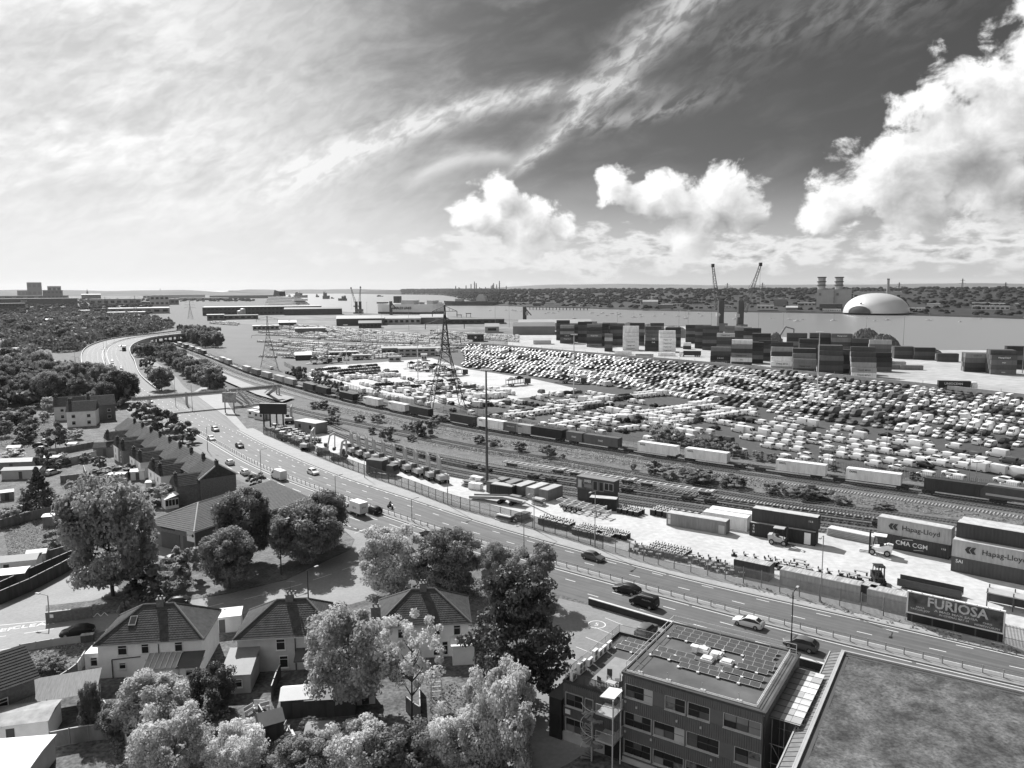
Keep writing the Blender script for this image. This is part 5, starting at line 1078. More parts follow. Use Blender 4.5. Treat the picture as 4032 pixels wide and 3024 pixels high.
# near parapet wall along the office car park, with pale coping
NP = [p for p in offset(MED, NEARW+.35) if G(2290, 2378).x-.2 < p.x < G(3330, 2660).x]
t = thing('parapet_wall', 'dark low wall with pale coping between the road and the office car park', 'wall'); mb = MB(); cp = MB()
for a, b in zip(NP, NP[1:]): mb.sbar((a.x, a.y, .5), (b.x, b.y, .5), .3, 1.0); cp.sbar((a.x, a.y, 1.05), (b.x, b.y, 1.05), .42, .1)
part('wall', mb, M('shadowed_wall', .035, .8, .3, 1), t); part('coping', cp, offw, t)  # shadow on the road-edge face is put into its near-black colour
# footbridge with steps
t = thing('footbridge', 'pale grey footbridge crossing the carriageways to the station', 'footbridge'); a, b = G(519, 1588), G(892, 1555); a.z = b.z = 0
H0 = 5.6; d = (b-a).normalized(); w = Vector((-d.y, d.x, 0)); a = G(519, 1577, H0); b = G(892, 1546, H0); e = G(1105, 1524, H0)
def deck(a, b):
    part('deck', MB().sbar(a, b, 2.2, .35), lgrey, t); Q = resample([a, b], 1.5); d = (b-a).normalized(); w = Vector((-d.y, d.x, 0))
    for s in (-1, 1):
        mb = MB(); mb.sbar(a+w*s*1.1+Vector((0, 0, 1.3)), b+w*s*1.1+Vector((0, 0, 1.3)), .1, .1)
        for q in Q: mb.sbar(q+w*s*1.1+Vector((0, 0, .15)), q+w*s*1.1+Vector((0, 0, 1.3)), .08, .08)
        part('railing', mb, lgrey, t); part('infill_panel', MB().sbar(a+w*s*1.12+Vector((0, 0, .6)), b+w*s*1.12+Vector((0, 0, .6)), .03, .8), M('bridge_mesh', .28, .6, .2, 2), t)
deck(a, b); deck(b+Vector((.5, 2.5, 0)), e)
for (x, y) in [(592, 1604), (734, 1592), (738, 1600), (886, 1570), (892, 1578), (1090, 1560), (1100, 1562)]:
    c = G(x, y); part('pier', MB().box((c.x, c.y, 2.7), (.5, .5, 5.4)), lgrey, t)
for k, (p0, p1) in enumerate([((890, 1550), (965, 1600)), ((940, 1545), (990, 1598)), ((1085, 1530), (1050, 1556))]):
    p = G(p0[0], p0[1], H0); q = G(p1[0], p1[1], 0.2); part('stair_flight', MB().sbar(p, q, 1.8, .3), lgrey, t)
    for s in (-.9, .9): part('stair_rail', MB().sbar(p+Vector((s, 0, 1.1)), q+Vector((s, 0, 1.1)), .1, .5), lgrey, t)
# compound fences, masts, pylons
CF = [G(*q) for q in [(1120, 1440), (1210, 1482), (1380, 1535), (1560, 1580), (1690, 1605)]]
fence(resample(smoothline(CF, 3), 3.5), 'grey fence between the freight train and the pale apron', 2.6, 1, .3, pal_m, steel, pw=.1)
fence(resample(smoothline([G(1812, 1620), G(1900, 1640), G(2100, 1690), G(2280, 1722), G(2440, 1742)], 3), 4), 'fence between the freight train and the van rows', 2.6, 1, .3, mesh_m, steel, pw=.06)
fence(resample(offset(TRN, -11.5)[-48:], 4), 'long wire fence behind the right half of the train', 2.6, 1, .4, mesh_m, steel, pw=.05)
t = thing('terminal_wall', 'long low concrete wall between the compound and the container terminal', 'wall'); mb = MB(); WP = smoothline([(p.x, p.y+5, 0) for p in B], 6)
for a, b in zip(WP, WP[1:]): mb.sbar((a.x, a.y, .9), (b.x, b.y, .9), .5, 1.8)
part('wall', mb, concrete, t); pm = MB().box((0, 0, 1.5), (.15, .15, 3.0)).mesh('post', steel)
for q in resample(WP, 12): ob('post', pm, t, (q.x, q.y, 0))
def mast(x, y, ty, label, mat=steel, r=.28, heads=6):
    c = G(x, y); h = px_h(x, y, ty); t = thing('floodlight_mast', label, 'mast', (c.x, c.y, 0), 0, 'floodlight masts'); part('column', MB().bar((0, 0, 0), (0, 0, h), r, 8, r*.55), mat, t); part('head_ring', MB().box((0, 0, h), (2.6, .25, .2)), mat, t)
    for k in range(heads): part('floodlight', MB().box((-1.3+k*2.6/(heads-1), -.2, h+.2), (.4, .35, .3)), white, t)
mast(1918, 1908, 1460, 'tall dark mast in the depot yard', dgrey, .36); mast(2259, 1568, 1318, 'pale mast among the vans in mid compound', offw); mast(3217, 1556, 1308, 'pale mast in front of the stepped container block', offw); mast(1365, 1434, 1280, 'pale mast behind the apron cars', offw, .22); mast(1646, 1500, 1308, 'pale mast left of the lattice pylon', offw, .22)
for k, (x, y, ty, l) in enumerate([(1255, 1375, 1280, 'slim mast in the far left rows'), (1505, 1318, 1240, 'slim mast beside the ro-ro sheds'), (1142, 1345, 1262, 'slim mast near the low sheds'), (1950, 1290, 1203, 'slim waterside light pole beside the loader'), (2005, 1290, 1206, 'second waterside light pole'), (2672, 1330, 1226, 'thin quay pole left of the cranes'), (2708, 1335, 1224, 'thin quay pole beside the cranes'), (2430, 1330, 1230, 'thin quay pole behind the white boxes'), (2828, 1345, 1240, 'thin pole right of the left crane'), (3408, 1350, 1250, 'quay pole above the scrap heap'), (3556, 1360, 1246, 'quay pole right of the scrap heap'), (3082, 1340, 1232, 'thin pole left of the silver dome'), (4025, 1470, 1250, 'pole at the right picture edge'), (1722, 1320, 1256, 'slim mast behind the lattice pylon'), (1610, 1300, 1210, 'slim mast before the lettered ship'), (1445, 1240, 1190, 'slim pole at the pier')]): mast(x, y, ty, l, steel, .2, 3)
for k, (x, y, ty) in enumerate([(2660, 1700, 1652), (2570, 1702, 1610), (2340, 1715, 1660), (3328, 1790, 1712), (3280, 1850, 1760), (3262, 1845, 1765), (3815, 1892, 1795), (3842, 1900, 1820), (3860, 1770, 1690), (2775, 1775, 1710), (3204, 1600, 1480), (3490, 1780, 1640), (2035, 1680, 1635)]): mast(x, y, ty, 'thin lighting column in the compound, %s from the left' % nth(sorted([2660, 2570, 2340, 3328, 3280, 3262, 3815, 3842, 3860, 2775, 3204, 3490, 2035]).index(x)), steel, .1, 2)
def pylon(x, y, ty, bw, label, r=.16, arms=((.62, .30), (.78, .26), (.93, .2)), flat=None):
    c = G(x, y); h = px_h(x, y, ty); t = thing('pylon', label, 'pylon', (c.x, c.y, 0), rad(15), 'electricity pylons'); hw = bw/2
    def half(z): f = z/h; return hw*(1-f/.55)+.075*h*.5*(f/.55) if f < .55 else max(.0375*h*(1-(f-.55)/.45), .15)
    lv = [0, .12, .23, .33, .42, .5, .57, .64, .71, .78, .85, .92, 1.0]
    for sx in (-1, 1):
        for sy in (-1, 1):
            mb = MB()
            for a, b in zip(lv, lv[1:]): mb.bar((sx*half(a*h), sy*half(a*h), a*h), (sx*half(b*h), sy*half(b*h), b*h), r, 4)
            part('leg', mb, dsteel, t)
    mb = MB()
    for a, b in zip(lv, lv[1:]):
        A_, B_ = half(a*h), half(b*h)
        for (p, q) in (((-1, -1), (1, -1)), ((1, -1), (1, 1)), ((1, 1), (-1, 1)), ((-1, 1), (-1, -1))):
            mb.bar((p[0]*A_, p[1]*A_, a*h), (q[0]*B_, q[1]*B_, b*h), r*.5, 3); mb.bar((q[0]*A_, q[1]*A_, a*h), (p[0]*B_, p[1]*B_, b*h), r*.5, 3); mb.bar((p[0]*B_, p[1]*B_, b*h), (q[0]*B_, q[1]*B_, b*h), r*.5, 3)
    part('bracing', mb, dsteel, t)
    for (f, l) in arms:
        for s in (-1, 1):
            k = half(f*h); mb = MB(); tip = (s*l*h, 0, f*h)
            for sy in (-1, 1): mb.bar((s*k, sy*k, f*h), tip, r*.7, 4); mb.bar((s*k, sy*k, f*h+.05*h), tip, r*.6, 4)
            for q in (.35, .65): mb.bar((s*(k+(l*h-k)*q), 0, f*h), (s*(k+(l*h-k)*q), 0, f*h+.05*h*(1-q)), r*.4, 3)
            part('cross_arm', mb, dsteel, t); part('insulator', MB().bar(tip, (tip[0], 0, tip[2]-.05*h), r*.8, 5), dsteel, t)
pylon(1757, 1606, 1201, 13.5, 'tall lattice pylon standing beyond the railway, nearest of all', .2, ((.68, .15), (.82, .19), (.94, .12)))
for (x, y, ty, bw, l) in [(1060, 1445, 1243, 10, 'lattice pylon left of the far vehicle rows'), (418, 1245, 1169, 8, 'left of the two distant pylons above the wood'), (535, 1247, 1164, 8, 'right of the two distant pylons above the wood'), (750, 1255, 1185, 8, 'distant pylon near the flat sheds')]: pylon(x, y, ty, bw, l, .12)
# ------------------------------------------------------------------ office block in the foreground
clad = M('cladding', .12, .6, .1, 1.0); frame_m = M('window_frame', .11, .6); felt = two_scale('roof_felt', .11, .12, .5, .2, .25); turf = two_scale('turf_roof', .10, .5, 3.5, .5, .55, rough=.95, bump=.4)
O_A = Vector((11.0, 73.3, 0)); ORZ = rad(-33)
off = thing('office_building', 'three-storey dark clad office block with flat panelled roof', 'building', O_A, ORZ)
OL, OW, OH = 14.1, 13.6, 9.5
def corr(mb, x0, x1, z0, z1, y=0.0, pitch=.22, d=.05):
    n = max(1, int((x1-x0)/pitch)); pr = []
    for i in range(n): a = x0+(x1-x0)*i/n; w = (x1-x0)/n; pr += [(a, y), (a+w*.4, y), (a+w*.5, y-d), (a+w*.9, y-d)]
    pr.append((x1, y)); m = len(pr); mb.add([(a, b, z0) for a, b in pr]+[(a, b, z1) for a, b in pr], [(i, i+1, m+i+1, m+i) for i in range(m-1)])
WR = random.Random(6)
def win_unit(par, x0, x1, z0, z1, y, cols, pale=()):
    w = part('window', MB().box(((x0+x1)/2, y+.06, z0+.03), (x1-x0, .16, .06)).box(((x0+x1)/2, y+.06, z1-.03), (x1-x0, .16, .06)).box((x0+.03, y+.06, (z0+z1)/2), (.06, .16, z1-z0-.12)).box((x1-.03, y+.06, (z0+z1)/2), (.06, .16, z1-z0-.12)), lgrey, par)
    part('sill', MB().box(((x0+x1)/2, y-.06, z0-.04), (x1-x0+.06, .14, .06)), lgrey, w); n = cols
    for i in range(n):
        a = x0+.06+(x1-x0-.12)*i/n; b = x0+.06+(x1-x0-.12)*(i+1)/n
        for (p, q) in ((z0+.06, (z0+z1)/2-.02), ((z0+z1)/2+.02, z1-.06)): part('pane', MB().box(((a+b)/2, y+.10, (p+q)/2), (b-a-.07, .02, q-p)), (glass if WR.random() < .62 else [dgrey, dgrey, mgrey, M('room_reflection', .12, .5, .8, 2.5)][WR.randint(0, 3)]) if i not in pale else lgrey, w)  # random pane greys stand in for reflections, curtains and rooms behind
    part('mullions', MB().box(((x0+x1)/2, y+.09, (z0+z1)/2), (x1-x0-.12, .05, .05)), frame_m, w)
rows = [(8.5, 7.05), (5.5, 3.95), (2.5, .95)]
wins = {0: [(.02, .23, 3), (.32, .47, 2), (.485, .64, 2), (.73, .98, 3)], 1: [(.015, .225, 3), (.24, .465, 3), (.48, .71, 3), (.81, .985, 2)], 2: [(.015, .225, 3), (.24, .465, 3), (.48, .71, 3)]}
mb = MB(); corr(mb, 0, OL, 8.5, 9.45); corr(mb, 0, OL, 5.5, 7.05); corr(mb, 0, OL, 2.5, 3.95); corr(mb, 0, OL, .6, .95)
for k, (zt, zb) in enumerate(rows):
    e = [0]+[q for w in wins[k] for q in (w[0]*OL, w[1]*OL)]+[OL]
    for i in range(0, len(e), 2):
        if e[i+1]-e[i] > .02: mb.box(((e[i]+e[i+1])/2, .03, (zt+zb)/2), (e[i+1]-e[i], .06, zt-zb))
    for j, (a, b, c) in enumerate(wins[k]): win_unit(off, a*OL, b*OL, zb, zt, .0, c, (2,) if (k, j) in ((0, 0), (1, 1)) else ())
part('cladding', mb, clad, off); part('wall', MB().box((OL/2, OW/2+.2, OH/2), (OL-.02, OW-.4, OH-.1)), M('office_wall', .11, .7), off); part('plinth', MB().box((OL/2, -.05, .3), (OL, .1, .6)), lgrey, off)
part('roof', MB().box((OL/2, OW/2, OH-.02), (OL-.3, OW-.3, .12)), felt, off)
mb = MB()
for (a, b, c, d) in ((OL/2, .0, OL+.2, .25), (OL/2, OW, OL+.2, .25)): mb.box((a, b, OH+.03), (c, d, .22))
for x in (0, OL): mb.box((x, OW/2, OH+.03), (.25, OW-.26, .21))
part('parapet', mb, M('parapet_dark', .05, .6), off)
def railing(par, pts, z, h, mat, step=2.3, bars=0, name='roof_railing'):
    mb = MB()
    for a, b in zip(pts, pts[1:]):
        a, b = Vector(a), Vector(b); L = (b-a).length; n = max(1, int(L/step))
        for f in ((1.0, .5) if not bars else (1.0, .08)): mb.bar(a+Vector((0, 0, z+h*f)), b+Vector((0, 0, z+h*f)), .035, 5)
        for i in range(n+1): q = a.lerp(b, i/n); mb.bar(q+Vector((0, 0, z)), q+Vector((0, 0, z+h)), .03, 5)
        if bars:
            m = int(L/bars)
            for i in range(m): q = a.lerp(b, i/m); mb.bar(q+Vector((0, 0, z+.1)), q+Vector((0, 0, z+h)), .014, 3)
    return part(name, mb, mat, par)
railing(off, [(.25, .35, 0), (.25, OW-.3, 0), (OL-.3, OW-.3, 0)], OH, 1.1, offw); railing(off, [(OL-.9, .6, 0), (OL-.9, OW-.5, 0)], OH, .5, white); railing(off, [(.25, .35, 0), (OL-.9, .6, 0)], OH, .25, white)
for x in (1.5, 4.5, 8, 11.5): part('rail_foot', MB().box((x, .9, OH+.1), (.5, .25, .12)).bar((x, .9, OH+.1), (x, .6, OH+1.0), .03), lgrey, off)
part('downpipe', MB().bar((.05, -.12, .2), (.05, -.12, 9.2), .06, 6), black, off); part('downpipe', MB().bar((OL-.05, -.12, .2), (OL-.05, -.12, 9.2), .06, 6), black, off)
for (x, z) in ((.4, 6.6), (1.6, 6.3), (.4, 3.4), (5.8, 6.2), (8.2, 6.3), (3.2, 3.4), (9.3, 3.4)): part('wall_light', MB().box((x, -.12, z), (.18, .14, .2)), lgrey, off)
# wing
part('wing_wall', MB().box((-3.45, 7.0, 3.15), (6.86, 13.6, 6.3)), M('office_wall', .11, .7), off); mb = MB(); corr(mb, -6.9, -.1, 5.55, 6.5, .12); corr(mb, -6.9, -.1, 2.75, 3.95, .12); mb.box((-3.5, .2, 4.75), (6.7, .06, 1.6)); mb.box((-3.5, .2, 1.9), (6.7, .06, 1.7)); part('wing_cladding', mb, clad, off)
part('wing_plinth', MB().box((-3.5, .1, .5), (6.8, .2, 1.0)), lgrey, off)
for (zt, zb) in ((5.5, 3.98), (2.7, 1.1)): win_unit(off, -6.6, -4.5, zb, zt, .05, 2); win_unit(off, -4.3, -3.3, zb, zt, .05, 1)
part('wing_roof', MB().box((-3.45, 7, 6.36), (6.5, 13.4, .1)), felt, off); part('terrace_paving', MB().box((-2.6, 5.2, 6.43), (4.2, 6.0, .04)), M('terrace_paving', .26, .8, .15, 1), off)
mb = MB()
for (c, d) in (((-6.85, 7), (.2, 13.9)), ((-3.45, 13.85), (6.6, .2)), ((-3.45, .2), (6.6, .2))): mb.box((c[0], c[1], 6.55), (d[0], d[1], .34))
part('wing_parapet', mb, M('parapet_dark', .05, .6), off)
railing(off, [(-6.75, .3, 0), (-6.75, 13.7, 0), (-.2, 13.7, 0)], 6.7, 1.0, lgrey, 1.8, .16, 'terrace_railing'); railing(off, [(-5.9, .45, 0), (-2.0, .45, 0)], 6.45, 1.1, dgrey, 1.2, .12, 'terrace_railing')
part('annex', MB().box((-7.7, 1.5, 2.3), (1.5, 3.4, 4.6)), M('annex_black', .025, .7), off); part('annex_coping', MB().box((-7.7, 1.5, 4.66), (1.7, 3.6, .1)), dgrey, off); part('door', MB().box((-7.7, -.23, 1.6), (.9, .04, 2.4)), black, off)
part('wall_sign', MB().box((-6.3, .03, 3.35), (.6, .04, .5)), white, off)
# spiral stair with landing and canopy
st = part('spiral_stair', MB().bar((-2.55, -1.7, 0), (-2.55, -1.7, 5.6), .09, 8), lgrey, off)
for k in range(32):
    a = rad(200-k*22); z = .3+k*.165; c = Vector((-2.55, -1.7, z)); mb = MB(); q = [c+Vector((math.cos(a+s)*r, math.sin(a+s)*r, 0)) for (r, s) in ((.1, -.18), (1.15, -.19), (1.15, .19), (.1, .18))]
    mb.add(q+[p-Vector((0, 0, .05)) for p in q], [(0, 1, 2, 3), (7, 6, 5, 4), (0, 4, 5, 1), (1, 5, 6, 2), (2, 6, 7, 3), (3, 7, 4, 0)]); part('tread', mb, M('tread_grey', .24, .6), st)
mb = MB(); mb.path([(-2.55+1.17*math.cos(rad(200-k*11)), -1.7+1.17*math.sin(rad(200-k*11)), 1.35+k*.0825) for k in range(64)], .03, 5); part('handrail', mb, offw, st)
for z in (2.85, 5.7):
    part('landing', MB().box((-.85, -1.2, z), (2.0, 2.3, .12)), lgrey, st); o_ = railing(st, [(-1.8, -2.3, 0), (.1, -2.3, 0), (.1, -.1, 0)], z, 1.05, lgrey, 1.1, .1, 'landing_railing')
for (x, y) in ((.05, -2.3), (.1, -.6)): part('column', MB().bar((x, y, 0), (x, y, 7.6 if y < -2 else 7.6), .07, 8), offw, st)
part('canopy', MB().ext([(-1.5, 7.5), (.1, 7.7), (.1, 7.6), (-1.5, 7.4)], -2.1, .1), offw, off)
part('entrance', MB().box((-1.0, -.02, 1.3), (1.8, .1, 2.5)), glass, off)
# things on the roofs
def onoff(x, y, z): v = Matrix.Rotation(ORZ, 3, 'Z') @ Vector((x, y, 0)); return (O_A.x+v.x, O_A.y+v.y, z)
pvm = MB().quad((-.48, -.28, .0), (.48, -.28, 0), (.48, .28, .2), (-.48, .28, .2)).mesh('panel', M('pv_glass', .10, .25, .5, 40, spec=.6, streak=(.2, 1, 1))); 
def frame_mesh():
    mb = MB()
    for (a, b) in (((-.5, -.3, -.01), (.5, -.3, -.01)), ((.5, -.3, -.01), (.5, .3, .21)), ((.5, .3, .21), (-.5, .3, .21)), ((-.5, .3, .21), (-.5, -.3, -.01))): mb.sbar(a, b, .035, .035)
    return mb.mesh('panel_frame', lgrey)
pfm = frame_mesh(); pbm = MB().box((0, 0, 0), (.28, .3, .12)).mesh('ballast_foot', white); pbk = MB().quad((.5, .28, 0), (-.5, .28, 0), (-.5, .28, .19), (.5, .28, .19)).mesh('wind_deflector', black)
def solar(x0, x1, y, z, label):
    t = thing('solar_panel_row', label, 'solar panels', onoff(x0, y, z+.12), ORZ, 'solar panel rows on the office roof'); n = int((x1-x0)/1.02)
    for i in range(n):
        x = .5+i*1.02; q = ob('panel', pvm, t, (x, 0, .06)); ob('panel_frame', pfm, q); ob('wind_deflector', pbk, q, (0, .03, 0))
        if i % 2 == 0: ob('ballast_foot', pbm, t, (x-.5, -.35, 0))
for (x0, x1, y, l) in [(1.0, 12.4, 12.0, 'back row of roof solar panels nearest the road'), (1.0, 12.4, 11.05, 'second long row of roof solar panels'), (1.0, 12.4, 10.1, 'third long row of roof solar panels'), (1.2, 5.3, 6.3, 'short solar row at the left of the skylights'), (1.0, 8.2, 5.1, 'solar row just below the short left one'), (9.6, 12.7, 9.1, 'upper short solar row right of the skylights'), (9.7, 12.8, 8.15, 'middle short solar row right of the skylights'), (9.4, 12.9, 7.2, 'lower short solar row right of the skylights'), (8.4, 12.9, 5.6, 'solar row near the front right corner'), (4.4, 12.9, 4.2, 'front row of roof solar panels')]: solar(x0, x1, y, 9.56, l)
for (x0, x1, y, l) in [(-5.2, -.6, 12.6, 'back solar row on the low wing'), (-5.4, -.8, 11.5, 'middle solar row on the low wing'), (-5.6, -.9, 10.4, 'front solar row on the low wing')]: solar(x0, x1, y, 6.4, l)
for k, (x, y) in enumerate([(5.3, 8.7), (6.9, 8.4), (6.4, 6.9), (8.3, 7.3)]):
    t = thing('skylight', ['rear left', 'rear right', 'front left', 'front right'][k]+' white square skylight on the office roof', 'skylight', onoff(x, y, 9.56), ORZ, 'skylights'); part('kerb', MB().box((0, 0, .15), (1.25, 1.1, .3)), white, t); part('dome', MB().prism([(-.5, -.42), (.5, -.42), (.5, .42), (-.5, .42)], .3, .42), offw, t)
for k, (x, y) in enumerate([(4.6, 8.1), (6.9, 7.7)]):
    t = thing('roof_vent', ['left', 'right'][k]+' white cowled vent box on the office roof', 'vent', onoff(x, y, 9.56), ORZ); part('box', MB().box((0, 0, .3), (.55, .55, .6)), white, t); part('cowl', MB().box((0, 0, .66), (.8, .7, .1)), white, t)
for k, y in enumerate((1.1, 2.6, 3.3, 4.9, 6.2, 7.3, 8.4, 9.7)):
    t = thing('air_conditioner', 'white air-conditioning unit, %s from the front along the terrace edge' % nth(k), 'air conditioner', onoff(-6.2, y, 6.42), ORZ+rad(90), 'air conditioners on the terrace'); hh = 1.25 if k in (1, 2, 4) else .8; part('case', MB().box((0, 0, hh/2+.08), (.95, .38, hh)), white, t)
    for q in range(2 if hh > 1 else 1): part('fan_grille', MB().bar((-.1, -.2, .45+q*.6), (-.1, -.22, .45+q*.6), .26, 14), mgrey, t)
    part('foot', MB().box((0, 0, .05), (.8, .4, .08)), dgrey, t)
for k, (x, y, a) in enumerate([(-3.0, 3.2, 20), (-1.9, 2.9, -60), (-3.2, 1.6, 160), (-1.2, 1.9, -120)]):
    t = thing('terrace_chair', ['rear left', 'rear right', 'front left', 'front right'][k]+' dark garden chair round the terrace table', 'chair', onoff(x, y, 6.45), ORZ+rad(a), 'chairs on the office terrace'); part('seat', MB().box((0, 0, .42), (.55, .55, .08)), dgrey, t); part('backrest', MB().box((0, .28, .75), (.55, .07, .65)), dgrey, t)
    for sx in (-.22, .22):
        for sy in (-.22, .22): part('leg', MB().box((sx, sy, .2), (.05, .05, .4)), dgrey, t)
t = thing('terrace_table', 'low pale table among the terrace chairs', 'table', onoff(-2.2, 2.0, 6.45), ORZ); part('top', MB().box((0, 0, .5), (1.0, .7, .06)), lgrey, t)
for sx in (-.4, .4):
    for sy in (-.28, .28): part('leg', MB().box((sx, sy, .24), (.06, .06, .47)), dgrey, t)
# turf-roofed building on the right
Tc = Vector((36.2, 80.3, 0)); TRZ = rad(-32); t = thing('turf_roof_building', 'flat building with a mossy turf roof in the bottom right corner', 'building', Tc, TRZ); TL, TW, TH = 46, 52, 8.0
part('wall', MB().box((TL/2, -TW/2, TH/2-.1), (TL, TW, TH-.2)), M('turf_wall', .10, .7), t)
n = 90; r = random.Random(4); vs = []; fs = []
for j in range(n+1):
    for i in range(n+1): x = .7+(TL-1.2)*i/n; y = -.6-(TW-1.2)*j/n; vs.append((x, y, TH+.10+.05*r.random()+.06*math.sin(x*.9)*math.sin(y*.7)))
for j in range(n):
    for i in range(n): fs.append((j*(n+1)+i, (j+1)*(n+1)+i, (j+1)*(n+1)+i+1, j*(n+1)+i+1))
part('turf', MB().add(vs, fs), turf, t)
part('parapet', MB().box((TL/2, -.12, TH+.1), (TL, .24, .5)).box((.12, -TW/2-.13, TH+.1), (.24, TW-.26, .5)), lgrey, t); part('gravel_margin', MB().box((TL/2, -.5, TH+.06), (TL-.5, .55, .14)).box((.5, -TW/2, TH+.05), (.55, TW-2, .14)), dgrey, t)
gl = part('glazed_gutter', MB().quad((-1.25, 0, TH-.2), (-.02, 0, TH+.25), (-.02, -TW, TH+.25), (-1.25, -TW, TH-.2)[:3]), M('gutter_glass', .2, .3, .2, 2), t)
for k in range(60): part('glazing_bar', MB().sbar((-1.25, -.2-k*.8, TH-.17), (-.05, -.2-k*.8, TH+.27), .05, .06), mgrey, gl)
for x, z in ((-1.28, TH-.15), (-.05, TH+.3)): part('edge_rail', MB().sbar((x, 0, z), (x, -TW, z), .12, .12), lgrey, t)
# scaffold roof between the two
sc_ = thing('scaffold_roof', 'temporary sheeted roof on scaffold between office and turf building', 'scaffold', O_A, ORZ); SRr = random.Random(2)
for j in range(9):
    for i in range(3):
        part('sheet', MB().sbar((14.55+i*.92, 1.6+j*1.22, 8.4+.02*(i % 2)), (14.55+i*.92, 2.78+j*1.22, 8.4+.02*(i % 2)+.02), .9, .03), [lgrey, offw, offw, white, mgrey][SRr.randint(0, 3) if i else 4], sc_)  # column beside the office always greyer: the office's shade put into its colour
    part('sheet_tube', MB().bar((14.0, 1.6+j*1.22, 8.52), (17.2, 1.6+j*1.22, 8.52), .03, 5), dsteel, sc_)
for x in (14.4, 15.5, 16.7):
    for y in (1.5, 4.5, 8, 12): part('standard', MB().bar((x, y, 0), (x, y, 8.3), .035, 6), steel, sc_)
for z in (2.0, 4.0, 5.9):
    for y in (1.5, 4.5): part('ledger', MB().bar((14.2, y, z), (17.0, y, z), .03, 5), steel, sc_)
part('brace', MB().bar((14.4, 1.45, .2), (16.7, 1.45, 4.0), .03, 5), steel, sc_); part('brace', MB().bar((16.7, 1.45, 2.0), (14.4, 1.45, 5.9), .03, 5), steel, sc_)
# ------------------------------------------------------------------ houses
def tiles(a, b, c, d, mat, par, tile=.36, course=.32, lift=.035):
    """pitched slope with eave a-b and top d-c, built of overlapping tile courses"""
    a, b, c, d = map(Vector, (a, b, c, d)); nrm = (b-a).cross(d-a).normalized()
    if nrm.z < 0: a, b, c, d = b, a, d, c; nrm = -nrm
    n = max(2, int(((d+c)/2-(a+b)/2).length/course)); vs = []; fs = []
    for k in range(n):
        p0, p1, q0, q1 = a.lerp(d, k/n), b.lerp(c, k/n), a.lerp(d, (k+1)/n), b.lerp(c, (k+1)/n); m = max(1, int((p1-p0).length/tile))
        for i in range(m):
            l0, l1, h0, h1 = p0.lerp(p1, i/m), p0.lerp(p1, (i+1)/m), q0.lerp(q1, i/m), q0.lerp(q1, (i+1)/m); w = nrm*lift; e = len(vs)
            vs += [l0+w*1.3, l1+w*2.0, h1+w*.6, h0, l0-w*.5, l1-w*.5]; fs += [(e, e+1, e+2, e+3), (e+4, e+5, e+1, e)]
    o = part('roof_tiles', MB().add([tuple(v) for v in vs], fs), mat, par); o['kind'] = 'stuff'; return o
def window(par, x, z, y, w=1.1, h=1.2, d=1, curtain=True):
    f = part('window', MB().box((x, y-.03*d, z+h/2-.04), (w, .12, .08)).box((x, y-.03*d, z-h/2+.04), (w, .12, .08)).box((x-w/2+.04, y-.03*d, z), (.08, .12, h-.16)).box((x+w/2-.04, y-.03*d, z), (.08, .12, h-.16)).box((x, y-.03*d, z+h*.2), (w-.16, .1, .05)), white, par)
    for (p, q) in ((z-h/2+.08, z+h*.2-.025), (z+h*.2+.025, z+h/2-.08)): part('pane', MB().box((x, y-.01*d, (p+q)/2), (w-.16, .03, q-p)), glass, f)
    part('sill', MB().box((x, y-.08*d, z-h/2-.04), (w+.1, .18, .06)), white, f)
def semi(p0, p1, depth, he, rise, label, wallm, roofm_, group='pale semi-detached houses'):
    d = p1-p0; L = d.length; rz = math.atan2(d.y, d.x); t = thing('semi_detached_house', label, 'house', (p0.x, p0.y, 0), rz, group); D = depth
    part('wall', MB().box((L/2, D/2, he/2), (L, D, he)), wallm, t); rf = part('roof', MB().add([(-.35, -.35, he), (L+.35, -.35, he), (L+.35, D+.35, he), (-.35, D+.35, he), (D*.52, D/2, he+rise-.03), (L-D*.52, D/2, he+rise-.03)], [(3, 2, 1, 0), (0, 1, 5, 4), (2, 3, 4, 5), (1, 2, 5), (3, 0, 4)]), dgrey, t)
    e = [Vector(v) for v in ((-.4, -.4, he-.02), (L+.4, -.4, he-.02), (L+.4, D+.4, he-.02), (-.4, D+.4, he-.02), (D*.52, D/2, he+rise), (L-D*.52, D/2, he+rise))]
    for (a, b, c, dd) in ((e[0], e[1], e[5], e[4]), (e[2], e[3], e[4], e[5]), (e[1], e[2], e[5], e[5]), (e[3], e[0], e[4], e[4])): tiles(a, b, c, dd, roofm_, rf)
    for (a, b) in ((e[4], e[5]), (e[0], e[4]), (e[1], e[5]), (e[2], e[5]), (e[3], e[4])): part('ridge_tiles', MB().bar(a+Vector((0, 0, .08)), b+Vector((0, 0, .08)), .11, 6), mgrey, rf)
    mb = MB()
    for (a, b) in ((e[0], e[1]), (e[1], e[2]), (e[3], e[0])): mb.sbar(a+Vector((0, 0, -.1)), b+Vector((0, 0, -.1)), .12, .12)
    part('gutter', mb, offw, t); return t, L
def chimney(par, x, y, z, h=1.6, w=.9, pots=2, mat=None):
    c = part('chimney', MB().box((x, y, z+h/2), (w, .7, h)).box((x, y, z+h), (w+.14, .84, .14)), mat or brick, par)
    for k in range(pots): part('chimney_pot', MB().bar((x-w/4+k*w/2, y, z+h), (x-w/4+k*w/2, y, z+h+.45), .12, 8), mgrey, c)
    return c
t1, L = semi(G(393, 2672), G(800, 2646), 8.2, 4.5, 3.1, 'white semi with a skylight and lean-to, leftmost of the three hipped houses', render_w, rtile)
